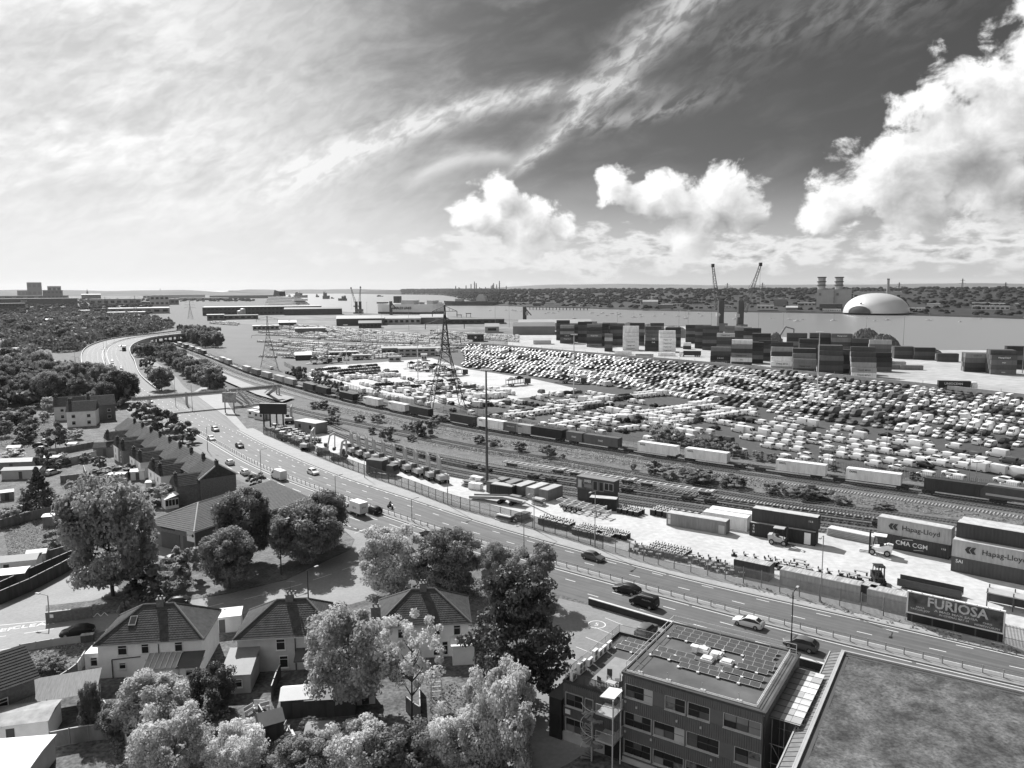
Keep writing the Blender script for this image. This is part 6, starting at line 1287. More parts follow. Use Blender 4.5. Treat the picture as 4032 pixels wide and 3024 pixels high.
for (x, z, w, h) in ((2.9, 3.55, 1.15, 1.3), (5.6, 3.6, .95, 1.35), (9.6, 3.6, 1.0, 1.35), (2.8, 1.5, .85, .85), (5.9, 1.2, .8, 2.0)): window(t1, x, z, 0, w, h)
chimney(t1, L*.52, 4.1, 7.0, 1.3); part('drainpipe', MB().bar((1.6, -.1, 0), (1.6, -.1, 2.4), .06, 6).bar((1.6, -.1, 2.4), (5.0, -.1, 2.6), .06, 6), black, t1); part('drainpipe', MB().bar((7.2, -.1, 2.8), (7.2, -.1, 4.4), .05, 6), black, t1)
sk_ = part('skylight', MB().sbar((3.6, 1.6, 6.0), (3.6, 2.7, 6.76), .85, .14), lgrey, t1); part('pane', MB().sbar((3.6, 1.68, 6.15), (3.6, 2.58, 6.78), .68, .02), glass, sk_)
lt = part('lean_to', MB().box((8.2, -1.3, 1.1), (3.9, 2.5, 2.2)), offw, t1); part('glass_roof', MB().quad((6.1, -2.8, 2.15), (10.0, -2.8, 2.15), (10.0, -.02, 2.95), (6.1, -.02, 2.95)), M('lean_to_glass', .36, .3, .15, 1.5), lt)
for k in range(7): part('glazing_bar', MB().sbar((6.1+k*.65, -2.8, 2.19), (6.1+k*.65, -.02, 2.99), .06, .06), white, lt)
ex = part('extension', MB().box((11.4, -1.2, 1.0), (2.5, 2.3, 2.0)), render_w, t1); part('flat_roof', MB().quad((9.9, -2.9, 2.05), (12.8, -2.9, 2.05), (12.8, -.02, 2.9), (9.9, -.02, 2.9)), dgrey, ex); window(t1, 11.4, 1.2, -2.36, .9, .8)
part('side_porch', MB().box((-1.1, 3.0, 1.35), (2.2, 3.2, 2.7)), render_w, t1); window(t1, -1.1, 1.6, 1.4, .9, 1.2)
t2, L = semi(G(940, 2650), G(1330, 2628), 8.2, 4.6, 3.1, 'grey rendered semi with a box-topped chimney, middle of the three hipped houses', render_g, rtile)
for (x, z, w, h) in ((5.3, 3.5, 1.15, 1.5), (5.6, 1.2, 1.1, 1.6), (9.3, 3.5, 1.15, 1.5), (9.6, 1.2, 1.1, 1.6)): window(t2, x, z, 0, w, h)
chimney(t2, L*.48, 4.1, 7.0, 1.4, 1.0, 3); ex = part('extension', MB().box((.9, -2.6, 1.2), (3.4, 5.0, 2.4)), render_g, t2); part('flat_roof', MB().quad((-.9, -5.3, 2.42), (2.75, -5.3, 2.42), (2.75, .02, 3.4), (-.9, .02, 3.4)), mgrey, ex); window(t2, .9, 1.3, -5.12, 1.6, 1.0); part('lean_to', MB().add([(7.2, -2.2, 2.2), (11.5, -2.2, 2.2), (11.5, 0, 2.9), (7.2, 0, 2.9), (7.2, -2.2, 2.05), (11.5, -2.2, 2.05)], [(0, 1, 2, 3), (4, 5, 1, 0)]), dgrey, t2); part('drainpipe', MB().bar((7.1, -.1, 0), (7.1, -.1, 4.5), .06, 6), black, t2)
t3, L = semi(G(1492, 2600), G(1846, 2580), 8.2, 4.6, 3.1, 'white semi behind the thin tree, rightmost of the three hipped houses', render_w, rtile)
for (x, z, w, h) in ((10.2, 3.6, .95, 1.4), (7.6, 3.5, .9, 1.2), (7.5, 1.2, .9, 1.9), (8.6, 1.2, .8, 1.9), (3.0, 3.5, 1.0, 1.3)): window(t3, x, z, 0, w, h)
chimney(t3, L*.5, 4.1, 7.0, 1.6, .9, 2); chimney(t3, -.35, 1.6, 3.2, 3.4, 1.2, 2); ex = part('extension', MB().box((10.9, -1.3, 1.3), (2.8, 2.5, 2.6)), render_w, t3); part('flat_roof', MB().box((10.9, -1.4, 2.68), (3.2, 3.0, .16)), white, ex)
for (t, x) in ((t2, 6.0), (t3, 6.3)): part('aerial', MB().bar((x, 4.1, 8.4), (x, 4.1, 10.2), .03, 5).bar((x-.6, 4.1, 10.1), (x+.6, 4.1, 10.1), .02, 4), dsteel, t)
# brick hall with garage doors
P0, P1, P2 = G(592, 2147), G(771, 2184), G(1150, 2045); d = P2-P1; rz = math.atan2(d.y, d.x); Lh = d.length; Wh = (P1-P0).length; He = 4.5
t = thing('brick_hall', 'long brick hall with tiled hipped roof and garage doors', 'building', (P1.x, P1.y, 0), rz); tile_l = M('roof_tile_light', .10, .8, .25, 1.6)
part('wall', MB().box((Lh/2, Wh/2, He/2), (Lh, Wh, He)), brick, t); e = [Vector(v) for v in ((-.5, -.5, He), (Lh+.5, -.5, He), (Lh+.5, Wh+.5, He), (-.5, Wh+.5, He), (Wh*.5, Wh/2, He+3.0), (Lh+.4, Wh/2, He+3.0))]
rf = part('roof', MB().add([(v.x, v.y, v.z-.06) for v in e], [(3, 2, 1, 0), (0, 1, 5, 4), (2, 3, 4, 5), (1, 2, 5), (3, 0, 4)]), tile_l, t)
for (a, b, c, dd) in ((e[0], e[1], e[5], e[4]), (e[2], e[3], e[4], e[5]), (e[3], e[0], e[4], e[4])): tiles(a, b, c, dd, tile_l, rf, .5, .45)
for (a, b) in ((e[4], e[5]), (e[0], e[4]), (e[3], e[4])): part('ridge_tiles', MB().bar(a, b, .14, 6), lgrey, rf)
for (a, b) in ((e[0], e[1]), (e[3], e[0])): part('gutter', MB().sbar(a-Vector((0, 0, .12)), b-Vector((0, 0, .12)), .16, .16), white, t)
part('gable', MB().add([(Lh+.01, 0, He), (Lh+.01, Wh, He), (Lh+.01, Wh/2, He+2.8)], [(0, 1, 2)]), brick, t)
for (y0, w) in ((.24, .42), (.74, .22)): part('garage_door', MB().box((-.02, Wh*(1-y0-w/2+.0), 1.55), (.12, Wh*w, 3.0)), dgrey, t)
part('high_window', MB().box((-.03, Wh*.6, 3.9), (.1, Wh*.32, .4)), glass, t); s = part('sign', MB().box((-.08, 1.0, 3.2), (.06, 2.0, 1.7)), white, t)
T('lettering', 'St John', .5, ink_d, s, (-.13, 1.2, 3.5), (rad(90), 0, rad(-90))); part('emblem', MB().bar((-.12, .4, 3.5), (-.14, .4, 3.5), .3, 12), ink_d, s)
wx = Lh*.80
an = part('side_wing', MB().box((wx, -2.2, 2.6), (Lh*.40, 4.4, 5.2)), brick, t); part('wing_roof', MB().add([(wx-Lh*.2-.4, -4.8, 5.2), (wx+Lh*.2+.4, -4.8, 5.2), (wx+Lh*.2+.4, Wh*.5, 7.6), (wx-Lh*.2-.4, Wh*.5, 7.6)], [(0, 1, 2, 3)]), tile_l, an)
tiles((wx-Lh*.2-.4, -4.8, 5.25), (wx+Lh*.2+.4, -4.8, 5.25), (wx+Lh*.2+.4, Wh*.5, 7.65), (wx-Lh*.2-.4, Wh*.5, 7.65), tile_l, an, .5, .45)
part('fascia', MB().box((wx, -4.8, 5.1), (Lh*.4+.8, .12, .2)), white, an); T('lettering', 'St John', 1.1, ink_w, an, (wx+Lh*.07, -4.43, 3.6), (rad(90), 0, 0)); part('emblem', MB().bar((wx+Lh*.165, -4.42, 3.7), (wx+Lh*.165, -4.45, 3.7), .85, 16), ink_w, an)
part('downpipe', MB().bar((wx-Lh*.05, -4.5, 0), (wx-Lh*.05, -4.5, 5.0), .08, 6), offw, an); part('downpipe', MB().bar((-.1, -.1, 0), (-.1, -.1, 4.3), .08, 6), offw, t)
# terrace
TA, TB = G(858, 1830, 8.0), G(505, 1645, 8.0); TA.z = TB.z = 0; d = TB-TA; n = 9; w = d.length/n; rz = math.atan2(d.y, d.x); u = d.normalized(); back = Vector((-u.y, u.x, 0))
dark_t = M('terrace_tile', .050, .85, .4, 1.4, rnd=.3)
for k in range(n):
    p = TA+u*(w*k); t = thing('terraced_house', 'terraced house, %s from the near brick gable end, with rear outrigger' % nth(k), 'house', (p.x, p.y, 0), rz, 'terraced houses along the main road'); wm = [brick, render_w, render_w, offw, render_w, brick, render_w, offw, brick][k]
    hh = .15*(k % 3); part('wall', MB().box((w/2, 0, 2.6), (w-.02, 8.0, 5.2)), brick, t); rf = part('roof', MB().add([(0, -4.3, 5.1), (w, -4.3, 5.1), (w, 0, 8.1), (0, 0, 8.1), (0, 4.3, 5.1), (w, 4.3, 5.1)], [(0, 1, 2, 3), (3, 2, 5, 4), (0, 3, 4), (1, 5, 2)]), dark_t, t)
    tiles((.03, 4.4, 5.15), (w-.03, 4.4, 5.15), (w-.03, 0, 8.16), (.03, 0, 8.16), dark_t, rf, .6, .5); tiles((.03, -4.4, 5.15), (w-.03, -4.4, 5.15), (w-.03, 0, 8.16), (.03, 0, 8.16), dark_t, rf, .6, .5)
    chimney(t, .05, .3, 7.3, 1.7, .8, 3, M('chimney_brick', .07, .9, .3, 3)); s = 1 if k % 2 else -1; ox = w*(.5+.17*s)
    if k < 8:
        ow = w*.55; part('outrigger_wall', MB().box((ox, 6.6, 2.1), (ow, 5.2, 4.2)), wm, t); part('outrigger_roof', MB().add([(ox-ow/2-.2, 3.5, 4.2), (ox+ow/2+.2, 3.5, 4.2), (ox+ow/2+.2, 9.3, 4.2), (ox-ow/2-.2, 9.3, 4.2), (ox, 2.2, 6.3), (ox, 9.25, 6.3)], [(0, 4, 5, 3), (1, 2, 5, 4), (3, 5, 2), (0, 3, 2, 1)]), dark_t, t)
        tiles((ox-ow/2-.2, 9.4, 4.22), (ox-ow/2-.2, 3.5, 4.22), (ox, 2.6, 6.34), (ox, 9.3, 6.34), dark_t, rf, .6, .5); part('gable_wall', MB().add([(ox-ow/2, 9.21, 4.2), (ox+ow/2, 9.21, 4.2), (ox, 9.21, 6.2)], [(0, 1, 2)]), wm, t)
        window(t, ox, 3.0, 9.22, .8, 1.1, -1); window(t, ox, 1.2, 9.22, .9, 1.1, -1); chimney(t, ox, 8.6, 5.6, 1.2, .6, 1, M('chimney_brick', .07))
    for x in (w*.28, w*.72): window(t, x, 3.9, 4.02, .8, 1.2, -1)
    if k == 0:
        for y in (-1.5, 1.5): pass
        part('gable_trim', MB().sbar((-.06, -4.5, 5.1), (-.06, 0, 8.25), .12, .25).sbar((-.06, 0, 8.25), (-.06, 4.5, 5.1), .12, .25), white, t)
        cn_ = part('conservatory', MB().box((.2, 10.8, 1.1), (3.2, 2.8, 2.2)), white, t); part('roof_glass', MB().quad((-1.6, 9.2, 3.0), (2.0, 9.2, 3.0), (2.0, 12.3, 2.25), (-1.6, 12.3, 2.25)), offw, cn_)
        for i in range(4): part('pane', MB().box((-1.42, 9.75+i*.7, 1.35), (.06, .55, 1.3)), glass, cn_)
for k, (x, y, L, W_, hz, rz_, l, wm) in enumerate([(330, 1672, 9, 8, 5.5, 20, 'pale gabled house beyond the terrace, nearest the wood', render_w), (400, 1650, 9, 8, 5.8, 32, 'brick gabled house at the far end of the terrace', brick), (280, 1648, 10, 7, 5.2, 25, 'dark-roofed house tucked behind the pale gabled one', offw)]):
    c = G(x, y); t = thing('detached_house', l, 'house', (c.x, c.y, 0), rad(rz_)); part('wall', MB().box((0, 0, hz/2), (L, W_, hz)), wm, t); rf = part('roof', MB().add([(-L/2-.3, -W_/2-.4, hz), (L/2+.3, -W_/2-.4, hz), (L/2+.3, W_/2+.4, hz), (-L/2-.3, W_/2+.4, hz), (-L/2-.3, 0, hz+3.2), (L/2+.3, 0, hz+3.2)], [(0, 1, 5, 4), (2, 3, 4, 5), (1, 2, 5), (3, 0, 4)]), dark_t, t)
    tiles((-L/2-.3, -W_/2-.45, hz), (L/2+.3, -W_/2-.45, hz), (L/2+.3, 0, hz+3.25), (-L/2-.3, 0, hz+3.25), dark_t, rf, .6, .5)
    for x2 in (-2.4, 2.4): window(t, x2, 3.8, -W_/2, 1.2, 1.2); window(t, x2, 1.4, -W_/2, 1.2, 1.3)
    chimney(t, -L/2+.6, 0, hz+2.2, 1.9, 1.0, 3, M('chimney_brick', .07))
# ------------------------------------------------------------------ gardens: fences, sheds, walls
def panel_fence(pts, h, label, mat=timber, name='garden_fence', pw=1.8, cap=True):
    P = resample([G(*q) for q in pts], pw); P = [Vector((p.x, p.y, 0)) for p in P]; t = thing(name, label, 'fence')
    for a, b in zip(P, P[1:]):
        d = (b-a); mb = MB().sbar((a.x, a.y, h/2), (b.x, b.y, h/2), .05, h-.05); o = part('panel', mb, mat, t)
        if cap: part('capping', MB().sbar((a.x, a.y, h), (b.x, b.y, h), .12, .06), lgrey, o)
    pm = MB().box((0, 0, h/2+.05), (.11, .11, h+.1)).mesh('post', mat)
    for p in P: ob('post', pm, t, (p.x, p.y, 0))
    return t
dkt = M('dark_timber', .07, .85, .3, 1.2, streak=(1, 1, .25))
for (pts, h, l, m) in [([(200, 2946), (330, 2920), (490, 2905), (505, 2985), (565, 3015)], 1.8, 'timber fence turning round the bottom left lawn', timber), ([(222, 2720), (300, 2672), (345, 2600)], 1.7, 'timber fence between the rough lawn and the white semi', timber), ([(0, 2382), (120, 2330), (250, 2262), (350, 2200)], 2.2, 'dark fence along the service lane', dkt), ([(0, 2340), (150, 2270), (340, 2185)], 2.0, 'second dark fence behind the service lane', dkt), ([(20, 2255), (130, 2225), (260, 2190), (350, 2160)], 1.9, 'timber fence across the narrow gardens', timber), ([(0, 2085), (100, 2055), (210, 2030)], 2.0, 'pale boarded fence below the dark conifer', timber), ([(180, 1850), (300, 1825), (385, 1800)], 2.0, 'long pale garden wall behind the terrace, upper', offw), ([(240, 1905), (330, 1895), (460, 1860), (530, 1880)], 2.0, 'boarded fence with gate behind the terrace', timber), ([(330, 1860), (345, 1905)], 2.0, 'short fence dividing two terrace gardens', timber), ([(145, 1795), (250, 1785), (380, 1760)], 1.8, 'garden fence below the parked cars', timber), ([(1020, 2830), (1060, 2900), (1000, 2990)], 1.8, 'dark fence between the middle gardens', dkt), ([(1070, 2760), (1090, 2700), (1110, 2660)], 1.8, 'timber fence beside the middle house patio', dkt), ([(0, 2610), (80, 2568), (82, 2565)], 1.0, 'low fence corner on the street', timber), ([(80, 2566), (200, 2545), (330, 2530)], 1.0, 'picket fence along the rough lawn', lgrey), ([(410, 2810), (440, 2850), (490, 2900)], 1.7, 'pale-capped fence beside the tall shrub', timber), ([(1600, 2800), (1655, 2850), (1650, 2700)], 1.8, 'slim garden fence by the thin tree', timber)]: panel_fence(pts, h, l, m)
c0, c1 = G(182, 2455), G(365, 2432); t = thing('boundary_wall', 'low dark boundary wall with a street sign', 'wall'); part('wall', MB().sbar((c0.x, c0.y, .8), (c1.x, c1.y, .8), .3, 1.6), brick, t); part('coping', MB().sbar((c0.x, c0.y, 1.65), (c1.x, c1.y, 1.65), .4, .1), mgrey, t); q = c0.lerp(c1, .13); part('sign', MB().box((q.x, q.y-.2, 1.1), (.7, .04, .5)), white, t)
def shed(x, y, L, W_, h, rz, label, wm, rm, pitch=.6, name='garden_shed', door=True):
    c = G(x, y); t = thing(name, label, 'shed', (c.x, c.y, 0), rad(rz)); part('wall', MB().box((0, 0, h/2), (L, W_, h)), wm, t)
    part('roof', MB().add([(-L/2-.15, -W_/2-.2, h-.02), (L/2+.15, -W_/2-.2, h-.02), (L/2+.15, W_/2+.2, h-.02), (-L/2-.15, W_/2+.2, h-.02), (-L/2-.15, 0, h+pitch), (L/2+.15, 0, h+pitch)], [(0, 1, 5, 4), (2, 3, 4, 5), (1, 2, 5), (3, 0, 4), (0, 3, 2, 1)]), rm, t)
    if door: part('door', MB().box((0, -W_/2-.02, h*.42), (.8, .05, h*.8)), dgrey, t)
    return t
for a in [(75, 2780+120, 7.2, 4.2, 2.6, 14, 'white rendered outhouse with a flat pale roof in the bottom left gardens', render_w, M('felt_pale', .34, .8, .3, .8), .25), (30, 3070, 6.5, 6, 2.6, 8, 'flat white-roofed building in the bottom left corner', offw, white, .15), (150, 2215, 3.0, 2.4, 2.0, 20, 'small shed with a white double-pitch roof by the lane', timber, white, .5), (40, 2255, 9, 3.5, 2.5, 18, 'low white garage with dark roof beside the lane', render_w, mgrey, .5), (35, 2300, 5.5, 3.2, 2.2, 18, 'white-roofed lean-to in front of the low garage', dgrey, white, .2), (235, 2065, 5.5, 2.4, 2.2, 15, 'white-roofed shed behind the big chestnut', timber, white, .2), (420, 1790, 6, 4, 2.6, 15, 'dark pitched garage behind the terrace', brick, dark_t, 1.2), (200, 1830, 5, 3.2, 2.4, 10, 'flat pale-roofed garage behind the terrace gardens', brick, lgrey, .1), (60, 1850, 12, 4, 2.6, 8, 'long grey-roofed garage block at the left edge', mgrey, lgrey, .7), (95, 1880, 9, 3.5, 2.4, 8, 'second grey garage block at the left edge', lgrey, mgrey, .5), (30, 1965, 2.6, 2.2, 1.9, 30, 'tiny white-roofed shed by the dark conifer', timber, white, .4), (545, 1885, 3.2, 3, 2.3, 20, 'white conservatory behind the fifth outrigger', offw, white, .4), (465, 1895, 4, 2.2, 2.1, 8, 'pale flat shed beside the terrace hedge', timber, white, .15), (610, 1925, 3.5, 2.4, 2.0, 12, 'small pale lean-to by the near terrace gardens', offw, lgrey, .2), (290, 1770, 2.5, 2.2, 2.0, 0, 'white domed tank shed behind the terrace', white, white, .3), (60, 1785, 3.4, 2.4, 2.0, 15, 'white-roofed garden shed near the left alley', lgrey, white, .5), (1175, 2800, 3.4, 3.0, 2.3, 8, 'white gazebo roof in the middle garden', dkt, white, .7), (1065, 2895, 2.4, 2.4, 2.0, 30, 'small tiled garden pavilion by the dark fence', dkt, mgrey, .9), (1310, 2790, 5.5, 3.5, 2.2, 6, 'dark felt shed under the pale tree', dkt, dgrey, .3), (1330+110, 2760, 2.2, 1.6, 2.0, 10, 'small white-fronted shed beside the climbing frame', white, offw, .3), (880, 2475, 5, 3, 2.4, 15, 'white flat-roofed garage between the first two houses', offw, white, .1), (1260, 2930, 2.6, 2.2, 1.9, 4, 'white-doored shed at the end of the middle garden', offw, mgrey, .3)]: shed(*a)
c = G(205, 2790); t = thing('carport', 'corrugated see-through carport beside the white outhouse', 'carport', (c.x, c.y, 0), rad(22)); part('roof', MB().quad((-5, -2.6, 2.3), (5, -2.6, 2.3), (5, 2.8, 2.7), (-5, 2.8, 2.7)), M('corrugated_pale', .2, .85, .25, 3, streak=(3, .2, 1)), t)
for s in (-4.6, 0, 4.6):
    for y in (-2.4, 2.5): part('post', MB().box((s, y, 1.2), (.12, .12, 2.4)), timber, t)
c = G(15, 2860); t = thing('brick_house', 'brick house with slate roof cut by the left edge', 'house', (c.x-5, c.y, 0), rad(50)); part('wall', MB().box((0, 0, 2.2), (13, 8, 4.4)), brick, t); rf = part('roof', MB().add([(-7, -4.4, 4.4), (7, -4.4, 4.4), (7, 4.4, 4.4), (-7, 4.4, 4.4), (-7, 0, 7), (7, 0, 7)], [(0, 1, 5, 4), (2, 3, 4, 5), (1, 2, 5), (3, 0, 4)]), dark_t, t); tiles((-7, -4.5, 4.42), (7, -4.5, 4.42), (7, 0, 7.05), (-7, 0, 7.05), dark_t, rf, .5, .4); window(t, 3, 2.6, -4.0, 1.6, 1.4)
c = G(1700, 2760); t = thing('climbing_frame', 'white tubular climbing frame on the lawn', 'climbing frame', (c.x, c.y, 0), rad(10)); mb = MB()
for x in (0, 1.2): mb.bar((x, 0, 0), (x, 0, 2.6), .05, 5); mb.bar((x, 1.2, 0), (x, 1.2, 2.6), .05, 5)
part('upright', mb, white, t)
for z in (.5, 1.1, 1.7, 2.3): part('rung', MB().bar((0, 0, z), (1.2, 0, z), .04, 5), white, t); part('rung', MB().bar((0, 1.2, z), (1.2, 1.2, z), .04, 5), white, t)
for k, (x, y) in enumerate([(330, 2528), (346, 2526), (362, 2524)]):
    c = G(x, y); t = thing('wheelie_bin', ['left', 'middle', 'right'][k]+' wheelie bin of the three beside the black hatchback', 'bin', (c.x, c.y, 0), rad(10), 'bins by the street'); part('tub', MB().prism([(-.28, -.3), (.28, -.3), (.28, .3), (-.28, .3)], .05, 1.0), dgrey, t); part('lid', MB().box((0, 0, 1.05), (.62, .7, .1)), lgrey, t)
for k, (x, y, w) in enumerate([(1020, 2790, 0), (1040, 2800, 0), (985, 2810, 0), (1130, 2880, 0), (1150, 2900, 0)]):
    c = G(x, y); t = thing('garden_bench', 'pale garden bench, %s from the left in the middle garden' % ['second', 'third', 'first', 'fourth', 'fifth'][k], 'bench', (c.x, c.y, 0), rad(30*k)); part('seat', MB().box((0, 0, .42), (1.3, .45, .06)), offw, t); part('backrest', MB().box((0, .22, .75), (1.3, .05, .45)), offw, t)
    for s in (-.55, .55): part('leg', MB().box((s, 0, .2), (.07, .4, .4)), offw, t)
for k, (x, y, t_) in enumerate([(170, 1775, 'silver'), (160, 1760, 'black'), (185, 1745, 'white'), (190, 1790, 'white'), (205, 1868, 'white')]):
    c = G(x, y); vproto('car', t_).place('car', t_+' car parked behind the terrace gardens, '+['middle', 'second', 'farthest', 'fourth', 'nearest']
 [k]+' of the group', 'car', (c.x, c.y, .01), rad(20 if k < 4 else 75), 'cars behind the terrace')
# ------------------------------------------------------------------ trees and shrubs
bark = M('bark', .06, .9, .3, 4)
def crown_mesh(seed, nlobe, nleaf, leaf, shape='round', mat=None, gap=.0):
    """leaf-sized faces spread over many small lobes that fill a crown of unit height and unit width"""
    r = np.random.default_rng(seed); L = []
    for i in range(nlobe):
        while True:
            p = r.uniform(-1, 1, 3)
            d = (abs(p)**3).sum()
            if d < 1 and d > (.18 if shape != 'sparse' else .05): break
        if shape == 'cone': h = r.random()**1.3; a = r.uniform(0, 6.28); rr = (1-h)*.46*r.uniform(.55, 1); p = np.array([rr*math.cos(a), rr*math.sin(a), -.5+h]); s = .10*(1.2-h)
        elif shape == 'cedar': h = r.choice([.12, .28, .45, .62, .8, .93]); a = r.uniform(0, 6.28); rr = (.52-.30*h**2)*r.uniform(.2, 1.05); p = np.array([rr*math.cos(a), rr*math.sin(a), -.5+h+r.uniform(-.04, .04)]); s = .085
        else: p = p*np.array([.40, .40, .40]); s = r.uniform(.07, .14) if shape != 'sparse' else r.uniform(.05, .09); p[2] = p[2]*1.05+.01
        L.append((p, s))
    idx = r.integers(0, nlobe, nleaf); C = np.array([l[0] for l in L])[idx]; S = np.array([l[1] for l in L])[idx]
    d = r.normal(size=(nleaf, 3)); d /= np.linalg.norm(d, axis=1)[:, None]; rad_ = S*(r.uniform(.45, 1.05, nleaf)); flat = np.array([1, 1, .55 if shape == 'cedar' else .85]); P = C+d*rad_[:, None]*flat
    nrm = d+r.normal(size=(nleaf, 3))*.55+np.array([0, 0, .35]); nrm /= np.linalg.norm(nrm, axis=1)[:, None]
    t = np.cross(nrm, r.normal(size=(nleaf, 3))); t /= np.linalg.norm(t, axis=1)[:, None]; b = np.cross(nrm, t); sz = leaf*r.uniform(.6, 1.3, nleaf)[:, None]
    V = np.empty((nleaf*4, 3)); V[0::4] = P-t*sz*.5; V[1::4] = P-b*sz*.36+nrm*sz*.12; V[2::4] = P+t*sz*.5; V[3::4] = P+b*sz*.36+nrm*sz*.12; V[:, 2] += .5
    me = bpy.data.meshes.new('crown'); me.vertices.add(nleaf*4); me.vertices.foreach_set('co', V.astype(np.float32).ravel()); me.loops.add(nleaf*4); me.loops.foreach_set('vertex_index', np.arange(nleaf*4, dtype=np.int32)); me.polygons.add(nleaf)
    me.polygons.foreach_set('loop_start', np.arange(0, nleaf*4, 4, dtype=np.int32)); me.polygons.foreach_set('loop_total', np.full(nleaf, 4, dtype=np.int32)); me.materials.append(mat); me.update(); me.validate(); return me
def trunk_mesh(seed, frac=.25, nb=9, r0=.03, spread=.3, top=.85):
    r = random.Random(seed); mb = MB(); p = Vector((0, 0, -.02)); ax = [p]
    for k in range(6): p = p+Vector((r.uniform(-.012, .012), r.uniform(-.012, .012), top/6)); ax.append(p)
    for k, (a, b) in enumerate(zip(ax, ax[1:])): mb.bar(a, b, r0*(1-k*.15), 7, r0*(1-(k+1)*.15))
    for k in range(nb):
        f = frac+(.8-frac)*k/nb; q = ax[min(int(f/top*6), 5)]; a = k*2.4+r.random(); L = spread*(1-.4*f)*r.uniform(.7, 1.1); m = q+Vector((math.cos(a)*L*.55, math.sin(a)*L*.55, L*.35)); e = q+Vector((math.cos(a)*L, math.sin(a)*L, L*.8)); mb.bar(q, m, r0*.45, 5, r0*.28); mb.bar(m, e, r0*.28, 4, r0*.1)
    return mb.mesh('trunk', bark, 60)
LM = {'mid': leafmat('leaf_mid', .33, .5), 'pale': leafmat('leaf_pale', .62, .5), 'dark': leafmat('leaf_dark', .115, .25), 'deep': leafmat('leaf_deep', .20, .4), 'wood': leafmat('leaf_wood', .165, .4, .45)}
TREES = {}
def tree_proto(kind, tone_, v):
    key = (kind, tone_, v)
    if key not in TREES:
        a = {'big': (120, 32000, .034, 'round'), 'round': (60, 10000, .055, 'round'), 'pale': (80, 20000, .036, 'round'), 'cone': (120, 7000, .05, 'cone'), 'cedar': (170, 26000, .03, 'cedar'), 'shrub': (28, 2600, .10, 'round'), 'far': (34, 1700, .13, 'round'), 'thin': (60, 4200, .036, 'sparse')}[kind]
        TREES[key] = (crown_mesh(hash_(key), a[0], a[1], a[2], a[3], LM[tone_]), trunk_mesh(hash_(key)+1, .3 if kind != 'thin' else .35, 9 if kind != 'thin' else 16, .03 if kind != 'thin' else .022, .3))
    return TREES[key]
def hash_(k): return sum(ord(c)*(i+3) for i, c in enumerate(str(k))) % 99991
TR_ = random.Random(21)
def tree(x, y, ty, wpx, kind, tone_, label, group=None, lift=.12, name='tree', z=0, cat='tree'):
    c = G(x, y, z); v = Vector((c.x, c.y, z-CAMH)); dep = v.dot(_f); w = wpx/FPX*dep; h = px_h(x, y+0, ty, z)
    return tree_at(c.x, c.y, w, h, kind, tone_, label, group, lift, name, z, cat)
def tree_at(X_, Y_, w, h, kind, tone_, label, group=None, lift=.12, name='tree', z=0, cat='tree'):
    cm, tm = tree_proto(kind, tone_, TR_.randint(0, 1 if kind not in ('far', 'shrub') else 4)); t = thing(name, label, cat, (X_, Y_, z), 0, group); a = TR_.uniform(0, 6.28)
    o = ob('crown', cm, t, (0, 0, h*lift), a); o.scale = (w*.98, w*.98, h*(1-lift)*1.02); q = ob('trunk', tm, t, (0, 0, 0), a); q.scale = (max(w*.7, h*.5), max(w*.7, h*.5), h*(.92 if name == 'tree' else .6)); return t
NEAR = [(445, 2345, 1876, 385, 'big', 'mid', 'huge chestnut beside the brick hall, tallest in the picture', .04), (904, 2316, 2088, 232, 'big', 'mid', 'round tree on the grass island left of the lamp post', .1), (965, 2215, 1930, 250, 'big', 'deep', 'tree in front of the brick hall roof', .08), (1205, 2215, 1985, 300, 'big', 'mid', 'broad tree in the middle of the grass island', .04), (1285, 2150, 1934, 190, 'big', 'deep', 'darker tree behind the broad island tree', .04), (1545, 2335, 2072, 285, 'pale', 'pale', 'paler left tree of the pair at the junction', .02), (1765, 2335, 2088, 270, 'big', 'deep', 'darker right tree of the pair at the junction', .02), (1955, 2350, 2138, 150, 'big', 'mid', 'left round tree above the dark cedar', .1), (2095, 2372, 2136, 215, 'pale', 'mid', 'right round tree above the dark cedar', .1), (2045, 2780, 2262, 450, 'cedar', 'dark', 'great dark cedar beside the office car park', .05), (1375, 2805, 2390, 390, 'pale', 'pale', 'large pale-leaved tree in front of the middle house', .08), (1620, 2850, 2400, 330, 'thin', 'pale', 'thin open-branched tree with a bare dark trunk', .3), (155, 2015, 1845, 215, 'cone', 'dark', 'black-green conifer at the left edge', .02), (637, 1536, 1446, 98, 'round', 'deep', 'round dark tree alone between the road and the slip road', .02)]
for (x, y, ty, w, k, tn, l, lf) in NEAR: tree(x, y, ty, w, k, tn, l, None, lf)
